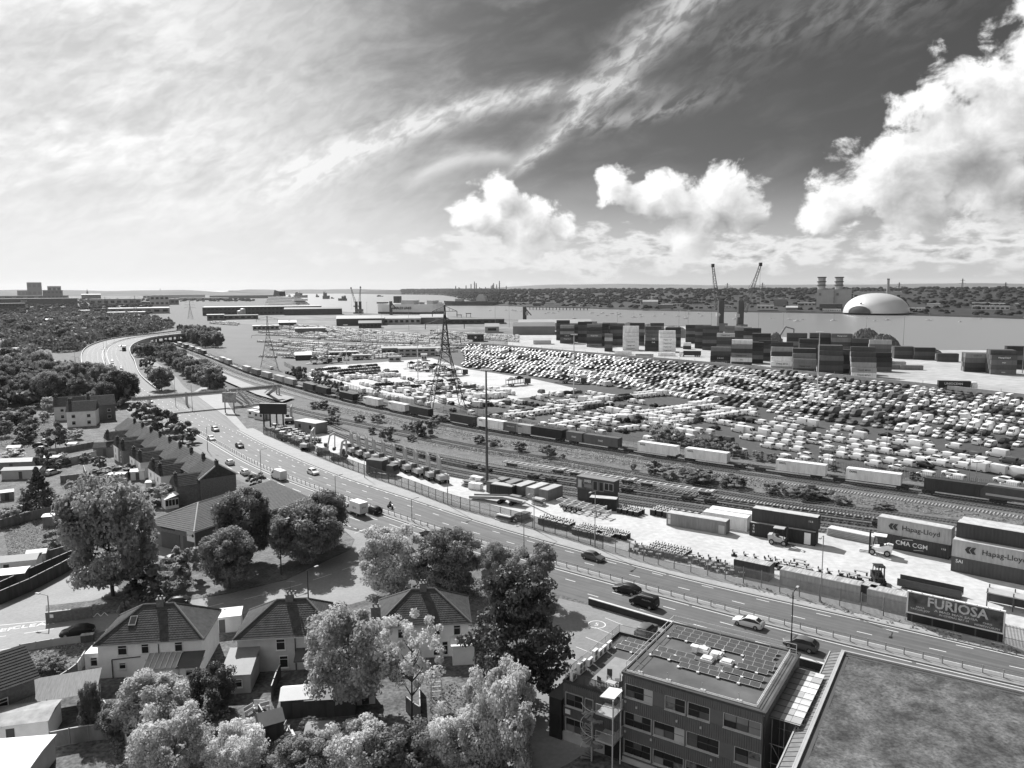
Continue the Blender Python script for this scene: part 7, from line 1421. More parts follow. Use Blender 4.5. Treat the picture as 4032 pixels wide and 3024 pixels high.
SH = [(690, 3080, 2770, 330, 'pale', 'round pale bush at the bottom, left of centre'), (930, 3090, 2850, 250, 'pale', 'pale bush filling the bottom edge beside the round one'), (1180, 3110, 2910, 250, 'mid', 'low garden bush at the bottom centre'), (1400, 3060, 2830, 300, 'pale', 'spreading pale bush below the white gazebo'), (1600, 3080, 2850, 300, 'mid', 'bush at the foot of the thin tree'), (1800, 3050, 2770, 260, 'pale', 'pale bush in the lower middle gardens'), (1965, 3060, 2590, 320, 'pale', 'tall pale shrub below the cedar'), (2010, 2850, 2620, 190, 'pale', 'upper pale shrub beside the cedar'), (600, 2880, 2650, 300, 'pale', 'loose pale shrub in front of the white semi'), (840, 2800, 2615, 190, 'dark', 'dark dense shrub beside the middle house extension'), (358, 2880, 2690, 100, 'deep', 'tall narrow shrub by the garden fence'), (480, 2900, 2760, 190, 'mid', 'rough shrub beside the narrow one'), (200, 2660, 2590, 130, 'deep', 'sprawling bush on the rough lawn'), (740, 2285, 2140, 130, 'mid', 'spiky shrub beside the hall forecourt'), (655, 2330, 2200, 170, 'mid', 'bushy shrub on the island edge'), (560, 2345, 2260, 150, 'deep', 'low bush under the huge chestnut'), (490, 2460, 2370, 60, 'deep', 'small bush beside the white semi roof'), (870, 2470, 2395, 60, 'mid', 'small bush behind the white semi'), (1010, 1915, 1862, 80, 'mid', 'round bush at the terrace end by the lamp'), (620, 1985, 1910, 140, 'mid', 'shrub behind the terrace conservatory'), (640, 1700, 1600, 140, 'deep', 'leafy tree behind the terrace chimneys'), (720, 1745, 1660, 140, 'mid', 'pale shrubby tree beside the terrace roofs'), (560, 1660, 1580, 110, 'deep', 'dark tree below the footbridge end'), (220, 1765, 1660, 90, 'deep', 'small dark round tree among the parked cars'), (170, 1850, 1760, 70, 'mid', 'little tree beside the garage block'), (105, 1740, 1660, 80, 'mid', 'garden tree beside the alley'), (105, 1670, 1622, 60, 'mid', 'small pale garden tree below the dark wood'), (175, 1660, 1620, 40, 'pale', 'tiny pale garden tree'), (50, 2060, 1990, 120, 'mid', 'garden shrub below the conifer'), (220, 2150, 2090, 110, 'mid', 'garden shrub by the white-roofed shed'), (300, 2130, 2080, 80, 'pale', 'pale garden shrub near the huge chestnut'), (60, 1810, 1770, 110, 'pale', 'flowering pale hedge at the left edge'), (460, 1880, 1835, 130, 'mid', 'clipped hedge between two terrace gardens'), (1130, 2960, 2900, 90, 'dark', 'dark potted shrub on the middle patio'), (1230, 2900, 2830, 110, 'dark', 'dark leafy shrub beside the gazebo'), (1700, 2980, 2900, 110, 'deep', 'dark shrub in the right garden'), (1880, 2900, 2850, 90, 'mid', 'small garden shrub near the cedar')]
for (x, y, ty, w, tn, l) in SH: tree(x, y, ty, w, 'pale' if y > 2590 else 'shrub', tn, l, None, .02, 'shrub', 0, 'shrub')
for k, (x, y) in enumerate([(1580, 2990), (1480, 2960), (760, 2960), (1850, 2960), (1060, 3040), (620, 3010), (1320, 2900), (1740, 2860), (1940, 2960)]): tree(x, y+60, y-40, 170, 'shrub', ['mid', 'deep', 'pale'][k % 3], 'garden undergrowth bush, %s from the left along the bottom gardens' % nth(sorted([1580, 1480, 760, 1850, 1060, 620, 1320, 1740, 1940]).index(x)), None, 0, 'shrub', 0, 'shrub')
# lineside shrubs
ls = [(1243, 1608, 30, 26), (1272, 1610, 36, 30), (1312, 1632, 34, 28), (1488, 1662, 36, 30), (1525, 1730, 46, 50), (1632, 1698, 38, 34), (1672, 1716, 50, 56), (1467, 1708, 26, 24), (1594, 1692, 22, 20), (1620, 1735, 24, 22), (1312, 1668, 40, 30), (1415, 1660, 30, 24), (1890, 1745, 32, 30), (1945, 1755, 30, 26), (2049, 1778, 36, 36), (2155, 1798, 46, 42), (2215, 1806, 16, 16), (2578, 1868, 46, 50), (2650, 1880, 70, 44), (2740, 1898, 80, 46), (2762, 1900, 90, 46), (2890, 1920, 70, 44), (3055, 1945, 66, 40), (3165, 1962, 80, 48), (3220, 1965, 70, 44), (3315, 1985, 46, 28), (3460, 2005, 40, 22), (3500, 2008, 40, 22), (2495, 1850, 18, 24), (1700, 1680, 40, 30), (1750, 1660, 34, 24), (1725, 1655, 30, 24)]
ls.sort()
for k, (x, y, w, h) in enumerate(ls): tree(x, y, y-h*1.1, w*1.7, 'shrub', ['mid', 'deep'][k % 2], 'dark lineside shrub between the railway tracks, %s from the left' % nth(k), 'lineside shrubs', 0, 'shrub', 0, 'shrub')
hd = [(2600, 1735), (2640, 1745), (2680, 1752), (2720, 1762), (2760, 1766), (2800, 1775), (2840, 1782), (2880, 1790), (2930, 1800), (2985, 1808), (3040, 1815), (3100, 1822), (3160, 1832), (3220, 1840), (3280, 1850), (3340, 1856), (1485, 1545), (1240, 1500), (1170, 1490), (1190, 1492), (1332, 1545), (1300, 1530), (1270, 1520), (1360, 1555), (1430, 1572), (2080, 1690), (2140, 1700), (3520, 1870), (3600, 1885)]
hd.sort()
for k, (x, y) in enumerate(hd): h = TR_.uniform(36, 58) if 2600 <= x <= 2900 or x < 1350 else TR_.uniform(20, 34); tree(x, y+4, y-h, h*1.7 if x > 1400 else h*.95, 'shrub', ['mid', 'deep', 'mid'][k % 3], 'bush in the hedge behind the freight train, %s from the left' % nth(k), 'hedge bushes behind the train', 0, 'shrub', 0, 'shrub')
# trees between slip road and railway, flyover scrub
WD = random.Random(77)
def wood(poly, n, hmin, hmax, wr, label, group, tones, kind='far', z=0):
    xs = [p[0] for p in poly]; ys = [p[1] for p in poly]; pts = []; tr = 0
    P = [G(*p) for p in poly]; px = [(p.x, p.y) for p in P]; x0, x1 = min(p[0] for p in px), max(p[0] for p in px); y0, y1 = min(p[1] for p in px), max(p[1] for p in px)
    while len(pts) < n and tr < 60000:
        tr += 1; q = (WD.uniform(x0, x1), WD.uniform(y0, y1))
        if not inside(q, px): continue
        w = WD.uniform(hmin, hmax)
        if any((q[0]-o[0])**2+(q[1]-o[1])**2 < (.36*(w+o[2])*wr)**2 for o in pts): continue
        pts.append((q[0], q[1], w))
    pts.sort(key=lambda p: (p[0]/p[1]))
    for k, (x, y, h) in enumerate(pts): tree_at(x, y, h*wr*WD.uniform(.9, 1.15), h, kind, tones[WD.randint(0, len(tones)-1)], label % nth(k), group, .04, 'tree')
    return len(pts)
n = wood([(540, 1395), (580, 1392), (640, 1400), (700, 1425), (720, 1440), (790, 1470), (890, 1520), (860, 1545), (760, 1510), (690, 1455), (620, 1415), (545, 1405)], 34, 7, 12, .95, 'scrubby tree between slip road and railway, %s from the left', 'trees between slip road and railway', ['mid', 'wood', 'deep', 'wood'], 'round')
n += wood([(560, 1425), (600, 1445), (650, 1490), (600, 1500), (560, 1455)], 6, 4, 7, 1.1, 'low bush in the gore between the roads, %s from the left', 'bushes between the roads', ['mid', 'deep'], 'shrub')
n += wood([(700, 1318), (860, 1330), (860, 1368), (800, 1372), (730, 1342)], 22, 9, 15, .9, 'dense tree beside the flyover, %s from the left', 'trees beside the flyover', ['deep', 'deep', 'mid'], 'round')
n += wood([(-150, 1470), (100, 1478), (250, 1490), (480, 1560), (530, 1600), (440, 1630), (300, 1610), (-150, 1620)], 44, 9, 15, 1.0, 'tall dark tree in the belt above the terrace, %s from the left', 'tree belt above the terrace', ['wood', 'deep', 'mid', 'deep'], 'big')
n += wood([(-150, 1620), (250, 1612), (220, 1700), (-150, 1760)], 10, 4, 7, 1.0, 'garden tree at the left edge, %s from the left', 'garden trees at the left edge', ['mid', 'deep', 'pale'], 'round')
n += wood([(60, 1720), (240, 1700), (420, 1760), (560, 1890), (560, 1970), (300, 1980), (250, 1880), (60, 1830)], 26, 1.6, 3.6, 1.2, 'low bush in the terrace back gardens, %s from the left', 'bushes in the terrace gardens', ['mid', 'deep', 'pale'], 'shrub')
n += wood([(-900, 1310), (-200, 1270), (250, 1250), (560, 1262), (700, 1290), (560, 1320), (440, 1338), (360, 1362), (320, 1385), (230, 1390), (60, 1382), (-200, 1400), (-900, 1440)], 118, 9, 15, 1.05, 'tree in the wood left of the bend, %s from the left', 'woodland left of the bend', ['wood', 'mid', 'deep', 'wood'], 'round')
n += wood([(-200, 1400), (60, 1388), (160, 1420), (240, 1470), (-200, 1480)], 30, 8, 13, 1.05, 'leafy tree beside the local road, %s from the left', 'trees beside the local road', ['mid', 'wood', 'pale'], 'big')
print('wood trees', n)
def leafscatter(name, polys, dens_, hmax, leaf, mat, label, cell=0):      # one mass of leafy faces in low mounds
    r = np.random.default_rng(12); PS = []; NB = []
    for poly in polys:
        P = np.array([[G(*p).x, G(*p).y] for p in poly]); a, b = P.min(0), P.max(0); n = int((b-a).prod()*dens_); q = r.uniform(a, b, (n, 2)); ins = np.zeros(n, bool); j = len(P)-1
        for i in range(len(P)):
            c = (P[i, 1] > q[:, 1]) != (P[j, 1] > q[:, 1]); x = (P[j, 0]-P[i, 0])*(q[:, 1]-P[i, 1])/(P[j, 1]-P[i, 1]+1e-9)+P[i, 0]; ins ^= c & (q[:, 0] < x); j = i
        q = q[ins]
        if cell:                            # crown-like domes round jittered centres
            g = np.floor(q/cell); best = np.full(len(q), 9.0); hh = np.zeros(len(q)); bc = np.zeros((len(q), 2))
            for ox in (-1, 0, 1):
                for oy in (-1, 0, 1):
                    k = g+[ox, oy]; f = lambda m: np.modf(np.abs(np.sin(k[:, 0]*12.9898*m+k[:, 1]*78.233)*43758.5))[0]
                    c = (k+np.column_stack([f(1.0), f(2.3)]))*cell; d = np.hypot(*(q-c).T)/(cell*.62); u = d < best; best = np.where(u, d, best); bc = np.where(u[:, None], c, bc); hh = np.where(u, .3+.7*f(3.7), hh)
            PS.append(np.column_stack([q, hmax*hh*np.sqrt(np.clip(1-best**2, .02, 1))*r.uniform(.7, 1.0, len(q))])); NB.append(np.column_stack([(q-bc)/cell*1.6, np.full(len(q), .45)])); continue
        w = .5+.5*np.sin(q[:, 0]*.55+2*np.sin(q[:, 1]*.31))*np.cos(q[:, 1]*.47+np.sin(q[:, 0]*.23)); h = hmax*(.15+.85*w)*r.uniform(.75, 1.0, len(q)); PS.append(np.column_stack([q, h]))
    P = np.vstack(PS); n = len(P); nr = r.normal(size=(n, 3))*.6+np.array([0, 0, .8]) if not cell else np.vstack(NB)+r.normal(size=(n, 3))*.35; nr /= np.linalg.norm(nr, axis=1)[:, None]; t = np.cross(nr, r.normal(size=(n, 3))); t /= np.linalg.norm(t, axis=1)[:, None]; b = np.cross(nr, t); sz = leaf*r.uniform(.6, 1.4, n)[:, None]
    V = np.empty((n*4, 3)); V[0::4] = P-t*sz*.5; V[1::4] = P-b*sz*.4; V[2::4] = P+t*sz*.5; V[3::4] = P+b*sz*.4
    me = bpy.data.meshes.new(name); me.from_pydata(V.tolist(), [], np.arange(n*4).reshape(-1, 4).tolist()); me.materials.append(mat); me.update(); print(name, n); return tag(ob(name, me), label, 'undergrowth', kind='stuff')
leafscatter('woodland_undergrowth', [[(-300, 1320), (-200, 1270), (250, 1250), (560, 1262), (690, 1290), (560, 1318), (440, 1336), (350, 1362), (310, 1385), (230, 1390), (60, 1382), (-200, 1400), (-300, 1420)], [(-150, 1480), (100, 1478), (250, 1490), (470, 1560), (520, 1600), (440, 1620), (300, 1605), (-150, 1615)], [(-200, 1400), (60, 1388), (150, 1420), (200, 1470), (-200, 1480)], [(700, 1318), (850, 1330), (850, 1368), (800, 1370), (730, 1342)], [(560, 1400), (640, 1402), (700, 1428), (790, 1472), (885, 1520), (860, 1540), (760, 1508), (690, 1455), (620, 1418)]], .75, 14, 2.6, LM['wood'], 'smaller tree crowns and undergrowth filling the left-hand woods', 13.0)
leafscatter('garden_undergrowth', [[(420, 3100), (440, 2860), (700, 2760), (900, 2800), (960, 3100)], [(1180, 3100), (1240, 2960), (1500, 2900), (1800, 2930), (2060, 2760), (2120, 3100)], [(1560, 2330), (1700, 2350), (1900, 2400), (2120, 2350), (2060, 2310), (1900, 2285)], [(590, 2240), (690, 2250), (780, 2300), (640, 2375), (520, 2390), (480, 2330)], [(1850, 2500), (2100, 2480), (2130, 2700), (1900, 2760)]], 14, 1.1, .34, LM['mid'], 'weedy undergrowth in the bottom gardens and verges')
leafscatter('lineside_weeds', [[(1200, 1600), (1900, 1748), (2700, 1872), (3400, 1988), (4032, 2072), (4032, 2048), (3400, 1958), (2700, 1838), (1900, 1712), (1250, 1588)], [(1500, 1722), (1900, 1792), (2500, 1888), (2500, 1866), (1900, 1772)], [(2890, 2294), (3560, 2454), (3990, 2562), (4032, 2572), (4032, 2592), (3560, 2472), (2890, 2307)], [(3590, 2462), (3980, 2555), (3990, 2580), (3700, 2510)]], 2.2, .5, .5, LM['mid'], 'low weeds between the tracks and along the palisade fence')
leafscatter('rough_lawn', [[(20, 2620), (90, 2570), (330, 2535), (330, 2610), (220, 2710), (150, 2660)], [(0, 1650), (230, 1640), (240, 1720), (60, 1780), (0, 1770)], [(230, 1900), (460, 1870), (580, 1960), (560, 2010), (300, 2000)], [(0, 2030), (200, 2000), (330, 2140), (40, 2220)], [(1040, 2900), (1200, 2880), (1200, 3060), (1020, 3060)], [(1680, 2700), (1850, 2690), (1900, 2800), (1700, 2860)]], 12, .30, .26, LM['mid'], 'rough grass and weeds on the left-hand lawns and gardens')
# far tree masses: one canopy mesh each
def canopy(name, pts, label):
    r = np.random.default_rng(5); ico = [(math.cos(a)*math.cos(b), math.sin(a)*math.cos(b), math.sin(b)) for b in (-.3, .35, .95) for a in [i*1.0472+b for i in range(6)]]+[(0, 0, 1)]
    F = []
    for k in range(2):
        for i in range(6): F.append((k*6+i, k*6+(i+1) % 6, (k+1)*6+(i+1) % 6, (k+1)*6+i))
    for i in range(6): F.append((12+i, 12+(i+1) % 6, 18))
    ico = np.array(ico); n = len(pts); P = np.array(pts); V = (ico[None]*P[:, None, 3:4]*r.uniform(.8, 1.2, (n, 19, 1))*np.array([1, 1, .65])+P[:, None, :3]).reshape(-1, 3)
    me = bpy.data.meshes.new(name); allf = [tuple(i+19*k for i in f) for k in range(n) for f in F]; me.from_pydata(V.tolist(), [], allf); me.polygons.foreach_set('use_smooth', [True]*len(me.polygons)); me.materials.append(M('canopy', .026, .95, .4, .2, world=True, detail=3, spec=.1)); me.update(); return tag(ob(name, me), label, 'trees', kind='stuff')
cr = random.Random(31); pts = []
line = resample(smoothline([(p.x, p.y, 0) for p in FS[2:]], 40), 40); DD = [0, 3, 60, 300, 700, 1200, 2000, 3500]; HH = [-5, -1.5, 0, 2, 10, 22, 30, 32]
for k in range(13000):
    p = line[cr.randint(0, len(line)-1)]+Vector((cr.uniform(-20, 20), cr.uniform(-20, 20), 0)); dd = 30+2600*cr.random()**1.5
    if dd < 330 and cr.random() < .72: continue
    d = p.normalized(); q = p+d*dd; i = max(j for j in range(8) if DD[j] <= dd); h = HH[i]+(HH[i+1]-HH[i])*(dd-DD[i])/(DD[i+1]-DD[i]); s = cr.uniform(3, 6.5)*(1+dd/2200); pts.append((q.x, q.y, h+s*.5, s))
canopy('far_shore_wood', pts, 'dark woodland covering the far shore of the river')
pts = []
for k in range(2600):
    x = cr.uniform(-400, 1000); y = 1183+(cr.random()**1.3)*64; c = G(x, y)
    if c.x > -9000 and c.y < 6500 and not (x > 600 and y > 1190): s = cr.uniform(3, 6)*(1+c.y/9000); pts.append((c.x, c.y, s*.7, s))
canopy('city_trees', pts, 'mass of distant trees among the city buildings at left')
# ------------------------------------------------------------------ distant buildings, cranes, ships
def block(x0, x1, yb, yt, label, wm, rm=None, depth=30, name='shed', cat='building', wins=0, rz=None, gable=False, z=0, rows=1, group=None):
    a, b = G(x0, yb, z), G(x1, yb, z); m = (a+b)/2; L = (b-a).length; h = px_h((x0+x1)/2, yb, yt, z); d = Vector((m.x, m.y, 0)).normalized(); r_ = math.atan2(-d.x, d.y) if rz is None else rad(rz)
    t = thing(name, label, cat, (m.x, m.y, z), r_, group); part('wall', MB().box((0, depth/2, h/2), (L, depth, h)), wm, t)
    if gable:
        g = min(depth*.16, 8) if depth < 30 else depth*.05; part('roof', MB().add([(-L/2-.5, -.5, h), (L/2+.5, -.5, h), (L/2+.5, depth+.5, h), (-L/2-.5, depth+.5, h), (-L/2-.5, depth/2, h+g), (L/2+.5, depth/2, h+g)], [(0, 1, 5, 4), (2, 3, 4, 5), (1, 2, 5), (3, 0, 4)]), rm or lgrey, t)
    else: part('roof', MB().box((0, depth/2, h+.25), (L+1, depth+1, .5)), rm or lgrey, t)
    for k in range(rows):
        for i in range(wins): part('window', MB().box((-L/2+(i+.5)*L/wins, -.06, h*(k+.55)/rows), (L/wins*.6, .1, h/rows*.4)), glass, t)
    return t, L, h
sv = M('shed_silver', .38, .5, .1, .1); sg = M('shed_grey', .17, .6, .12, .1); sdk = M('shed_dark', .06, .6, .15, .1); swh = M('shed_white', .5, .5, .08, .1); rl = M('shed_roof_light', .33, .5, .15, .05); rd = M('shed_roof_dark', .12, .5, .2, .05)
for (x0, x1, yb, yt, l, w, r_, dp, wn, g) in [(1330, 1510, 1282, 1254, 'dark ro-ro shed with pale gable left of the pylon', sdk, rl, 60, 0, 1), (1510, 1655, 1278, 1254, 'silver transit shed beside the dark ro-ro shed', sv, rl, 60, 7, 1), (1655, 1760, 1275, 1250, 'long low transit shed by the quay', sg, rl, 70, 0, 1), (1760, 1985, 1276, 1258, 'dark low sheds behind the lattice pylon', sdk, rd, 50, 8, 0), (1415, 1500, 1292, 1272, 'dark office with pitched roof in the compound', sdk, rd, 18, 6, 1), (1910, 1965, 1310, 1286, 'pale shed with twin gables', sv, rl, 20, 1, 1), (2020, 2185, 1318, 1285, 'large grey pitched shed left of the container piles', sg, rd, 60, 0, 1), (2040, 2330, 1300, 1272, 'wide pale-roofed warehouse at the waterside', sv, rl, 60, 0, 1), (1165, 1280, 1313, 1294, 'flat grey warehouse in the far compound', sg, rl, 25, 0, 0), (1000, 1095, 1300, 1284, 'white low office in the far compound', swh, sv, 22, 6, 0), (1100, 1165, 1286, 1270, 'dark little shed with pale gable roof', sdk, rl, 18, 0, 1), (1505, 1660, 1398, 1372, 'low white-roofed workshop beside the apron', sg, rl, 16, 8, 0), (1570, 1715, 1402, 1374, 'second white-roofed workshop beside the apron', lgrey, rl, 14, 6, 0), (1165, 1225, 1418, 1398, 'grey barn-roofed store by the second pylon', sdk, rl, 12, 0, 1), (1300, 1410, 1402, 1388, 'row of low cabins behind the apron', sg, lgrey, 6, 6, 0), (1390, 1455, 1416, 1400, 'grey portable cabin on the apron', lgrey, lgrey, 5, 2, 0), (1530, 1578, 1424, 1406, 'gate kiosk with white roof on the apron', lgrey, rl, 5, 2, 0), (1840, 1905, 1345, 1318, 'dark two-storey office with a round sign', sdk, sdk, 14, 5, 0), (1660, 1680, 1420, 1398, 'small white office block at the apron edge', swh, lgrey, 6, 2, 0), (2100, 2170, 1356, 1340, 'white arched tent beside the compound', swh, swh, 10, 0, 1),
      (830, 1250, 1240, 1208, 'wide cruise terminal with dark glass front and pale roof', sdk, rl, 70, 30, 0), (1130, 1340, 1240, 1216, 'dark arched terminal hall beside the liner', sdk, sdk, 50, 0, 1), (820, 880, 1262, 1240, 'flat pale depot beside the silos', sg, rl, 30, 3, 0), (880, 1010, 1258, 1242, 'low grey depot with dark doors', sg, rd, 25, 6, 0), (310, 480, 1232, 1222, 'white low retail shed, left', swh, rl, 40, 0, 0), (450, 650, 1236, 1214, 'large pale retail shed with panels', sv, rl, 60, 7, 0), (430, 560, 1246, 1230, 'white warehouse with stepped roof', swh, rl, 40, 4, 0), (380, 535, 1202, 1177, 'pale striped car park block', sv, sg, 40, 8, 0), (600, 660, 1205, 1165, 'square pale tower block by the docks', swh, sg, 30, 4, 0), (660, 700, 1200, 1178, 'low wing of the square pale block', sg, sg, 30, 3, 0), (545, 620, 1200, 1188, 'dark low shed behind the retail sheds', sdk, rd, 40, 0, 0), (630, 780, 1175, 1161, 'long pale dock shed far left', swh, rl, 60, 0, 0), (860, 1060, 1175, 1163, 'long grey dock shed below the horizon', sg, rd, 60, 0, 0), (730, 880, 1182, 1172, 'white dockside roofs near the horizon', swh, rl, 50, 0, 0), (570, 600, 1175, 1164, 'small white dock building', swh, rl, 30, 3, 0),
      (0, 260, 1205, 1176, 'broad dark store with big pale lettering', sdk, sg, 60, 0, 0), (0, 85, 1226, 1195, 'dark glazed offices below the lettered store', sdk, sg, 30, 9, 0), (185, 235, 1178, 1143, 'dark mid-rise block with roof rail', sdk, sg, 25, 5, 0), (200, 233, 1174, 1127, 'second city tower, pale with dark top', sg, sdk, 25, 3, 0), (122, 155, 1170, 1112, 'tallest city tower with sloping top', sdk, sg, 25, 3, 0), (80, 106, 1168, 1144, 'small dark city block', sdk, sdk, 25, 3, 0), (335, 385, 1176, 1160, 'dark church-like block on the skyline', sdk, sdk, 25, 0, 1), (-150, 180, 1180, 1165, 'long dark city block at the left edge', sg, rl, 40, 12, 0), (240, 300, 1300, 1285, 'flat-roofed school block among the trees', lgrey, rl, 20, 5, 0), (170, 225, 1285, 1262, 'slate-roofed house among the trees', sg, rd, 14, 3, 1), (-60, 70, 1420, 1382, 'dark brick block at the left edge of the wood', brick, rd, 25, 0, 0), (265, 340, 1322, 1294, 'pale flat block half hidden in the wood', lgrey, lgrey, 12, 4, 0)]:
    t, L, h = block(x0, x1, yb, yt, l, w, r_, dp, wins=wn, gable=bool(g), name='warehouse' if dp > 22 else 'outbuilding', rows=2 if yb-yt > 26 and wn else 1)
    if 'lettering' in l: T('lettering', 'IKEA', h*.36, swh, t, (-L*.09, -.3, h*.68), (rad(90), 0, 0), offset=.15)
    if 'round sign' in l: part('sign', MB().bar((0, -.1, h*.6), (0, -.3, h*.6), h*.16, 16), white, t)
def spire(x, yb, yt, label):
    c = G(x, yb); h = px_h(x, yb, yt); t = thing('spire', label, 'spire', (c.x, c.y, 0)); part('tower', MB().box((0, 0, h*.3), (h*.16, h*.16, h*.6)), sdk, t); part('steeple', MB().bar((0, 0, h*.6), (0, 0, h), h*.08, 8, .1), sdk, t)
spire(345, 1172, 1137, 'thin church spire on the left skyline'); spire(555, 1160, 1144, 'small dark turret on the skyline'); spire(632, 1160, 1134, 'slim mast-like turret at the far skyline')
# silos
for k, x in enumerate((945, 957)):
    c = G(x, 1250); h = px_h(x, 1250, 1214 if k else 1222); t = thing('silo', ['left', 'right'][k]+' of the twin pale silos below the cruise terminal', 'silo', (c.x, c.y, 0)); part('barrel', MB().bar((0, 0, 0), (0, 0, h*.92), 4.5, 14), sv, t, 40); part('cap', MB().bar((0, 0, h*.92), (0, 0, h), 4.5, 14, 1.5), sv, t)
# ---- far shore
Z2 = 1.0
for (x0, x1, yb, yt, l, w, r_, dp, wn, g) in [(3046, 3098, 1207, 1178, 'square grey silo house left of the power station', sg, rl, 30, 0, 0), (2980, 3046, 1220, 1203, 'long white shed on the far shore', swh, rl, 30, 4, 0), (3227, 3315, 1220, 1198, 'dark turbine hall between the power station and the dome', sdk, sdk, 30, 0, 0), (3828, 3895, 1212, 1192, 'grey boat shed at the far right shore', sv, rl, 30, 0, 0), (3895, 4010, 1212, 1196, 'long flat shed at the far right shore', sv, rl, 40, 6, 0), (3830, 3970, 1222, 1206, 'white sheds in front of the grey boat shed', swh, rl, 30, 8, 0), (3650, 3700, 1216, 1197, 'pale shed right of the dome', swh, rl, 30, 0, 0), (3570, 3640, 1224, 1214, 'white tanks and sheds beside the dome', swh, swh, 20, 6, 0), (3240, 3310, 1226, 1218, 'row of white trucks and cabins by the shore', swh, swh, 10, 8, 0), (3095, 3140, 1222, 1211, 'white canopy roof on the far shore', sg, swh, 20, 0, 1), (2530, 2590, 1213, 1188, 'pale gravel works shed', sv, rl, 25, 0, 1), (2590, 2650, 1214, 1200, 'grey low works shed', sg, rl, 25, 0, 0), (2180, 2230, 1192, 1188, 'small pale shed in the far wood', swh, rl, 25, 0, 0), (2105, 2145, 1190, 1178, 'pale farm-like block on the far shore', sv, rl, 20, 0, 0), (2020, 2080, 1198, 1192, 'white boats store on the far shore', swh, rl, 20, 0, 0), (2620, 2700, 1207, 1196, 'row of white tanks on the far shore', swh, rl, 15, 7, 0), (2780, 2880, 1212, 1205, 'long white trains of cabins on the far shore', swh, rl, 10, 9, 0), (3360, 3545, 1195, 1150, 'tall pale box building behind the silver dome', sv, swh, 40, 9, 0), (3140, 3210, 1206, 1192, 'low white works beside the power station', swh, rl, 30, 5, 0)]: block(x0, x1, yb, yt, l, w, r_, dp, wins=wn, gable=bool(g), z=Z2, name='works_shed')
for k, x in enumerate((2569, 2580)):
    c = G(x, 1208, 1); h = px_h(x, 1208, 1169, 1); t = thing('silo', ['left', 'right'][k]+' of the twin cement silos on the far shore', 'silo', (c.x, c.y, 1)); part('barrel', MB().bar((0, 0, 0), (0, 0, h), 4.2, 12), sg if k else sv, t, 40); part('cap', MB().bar((0, 0, h), (0, 0, h+1), 4.4, 12, 2), sg, t)
# silver dome with arched opening
c = G(3449, 1231, 0); rr = 120/FPX*Vector((c.x, c.y, -CAMH)).dot(_f); hd_ = px_h(3449, 1231, 1154); t = thing('silver_dome', 'shining silver dome with an arched opening on the far shore', 'dome', (c.x, c.y, 0)); vs = []; fs = []; nu, nv = 48, 12
for j in range(nv+1):
    a = j/nv*math.pi/2
    for i in range(nu): b = 2*math.pi*i/nu; vs.append((rr*math.cos(a)**.9*math.cos(b), rr*math.cos(a)**.9*math.sin(b), hd_*math.sin(a)))
for j in range(nv):
    for i in range(nu): fs.append((j*nu+i, j*nu+(i+1) % nu, (j+1)*nu+(i+1) % nu, (j+1)*nu+i))
part('shell', MB().add(vs, fs), M('dome_silver', .66, .4, .03, .05, metal=.2), t, 80)
d = -Vector((c.x, c.y, 0)).normalized(); sd_ = Vector((-d.y, d.x, 0)); aw = rr*.42; base = d*rr*.93-sd_*rr*.45*(-1)
arc = []
for k in range(13): a = math.pi*k/12; arc.append((math.cos(a)*aw, math.sin(a)*hd_*.36))
ce = d*rr*.80+(-sd_)*rr*.0
lx = Vector((0, 0, 0)); left = Vector((-1, 0, 0)) if sd_.x > 0 else Vector((1, 0, 0))
sdL = sd_ if sd_.x < 0 else -sd_
dirv = (d*.86+sdL*.50).normalized(); tv = Vector((-dirv.y, dirv.x, 0))
def onarc(s, z):                            # stand off the shell along its opening
    k = max(0.0, 1-(z/hd_)**2)**.5; q = dirv*rr*k*1.0; q = q+tv*s; m = math.hypot(q.x, q.y); q = q*(rr*(k**.9)/m) if m > rr*k else q
    q = q.normalized()*(rr*(k**.9)*1.014); return Vector((q.x, q.y, z))
pts = [onarc(s, z) for s, z in arc]; bp = [onarc(arc[0][0]*(1-2*k/12), 0) for k in range(13)]
mb = MB()
for k in range(12):
    for m_ in range(5): mb.add([onarc(arc[k+i][0], arc[k+i][1]*(m_+j)/5) for (i, j) in ((0, 0), (1, 0), (1, 1), (0, 1))], [(0, 1, 2, 3)])
part('arched_opening', mb, sdk, t); mb = MB()
for a, b in zip(pts, pts[1:]): mb.sbar(a, b, 1.2, 1.0)
part('arch_rim', mb, swh, t); part('badge', MB().bar(onarc(0, hd_*.5), onarc(0, hd_*.5)+dirv*.5, 2.2, 4), sdk, t)
c2 = G(3492, 1215, 0); hc = px_h(3492, 1215, 1097); t = thing('chimney_stack', 'slim tall chimney rising behind the silver dome', 'chimney', (c2.x, c2.y, 0)); part('shaft', MB().bar((0, 0, 0), (0, 0, hc*.97), 3.4, 12, 2.6), sv, t, 40); part('cap', MB().bar((0, 0, hc*.97), (0, 0, hc), 2.9, 12), sdk, t)
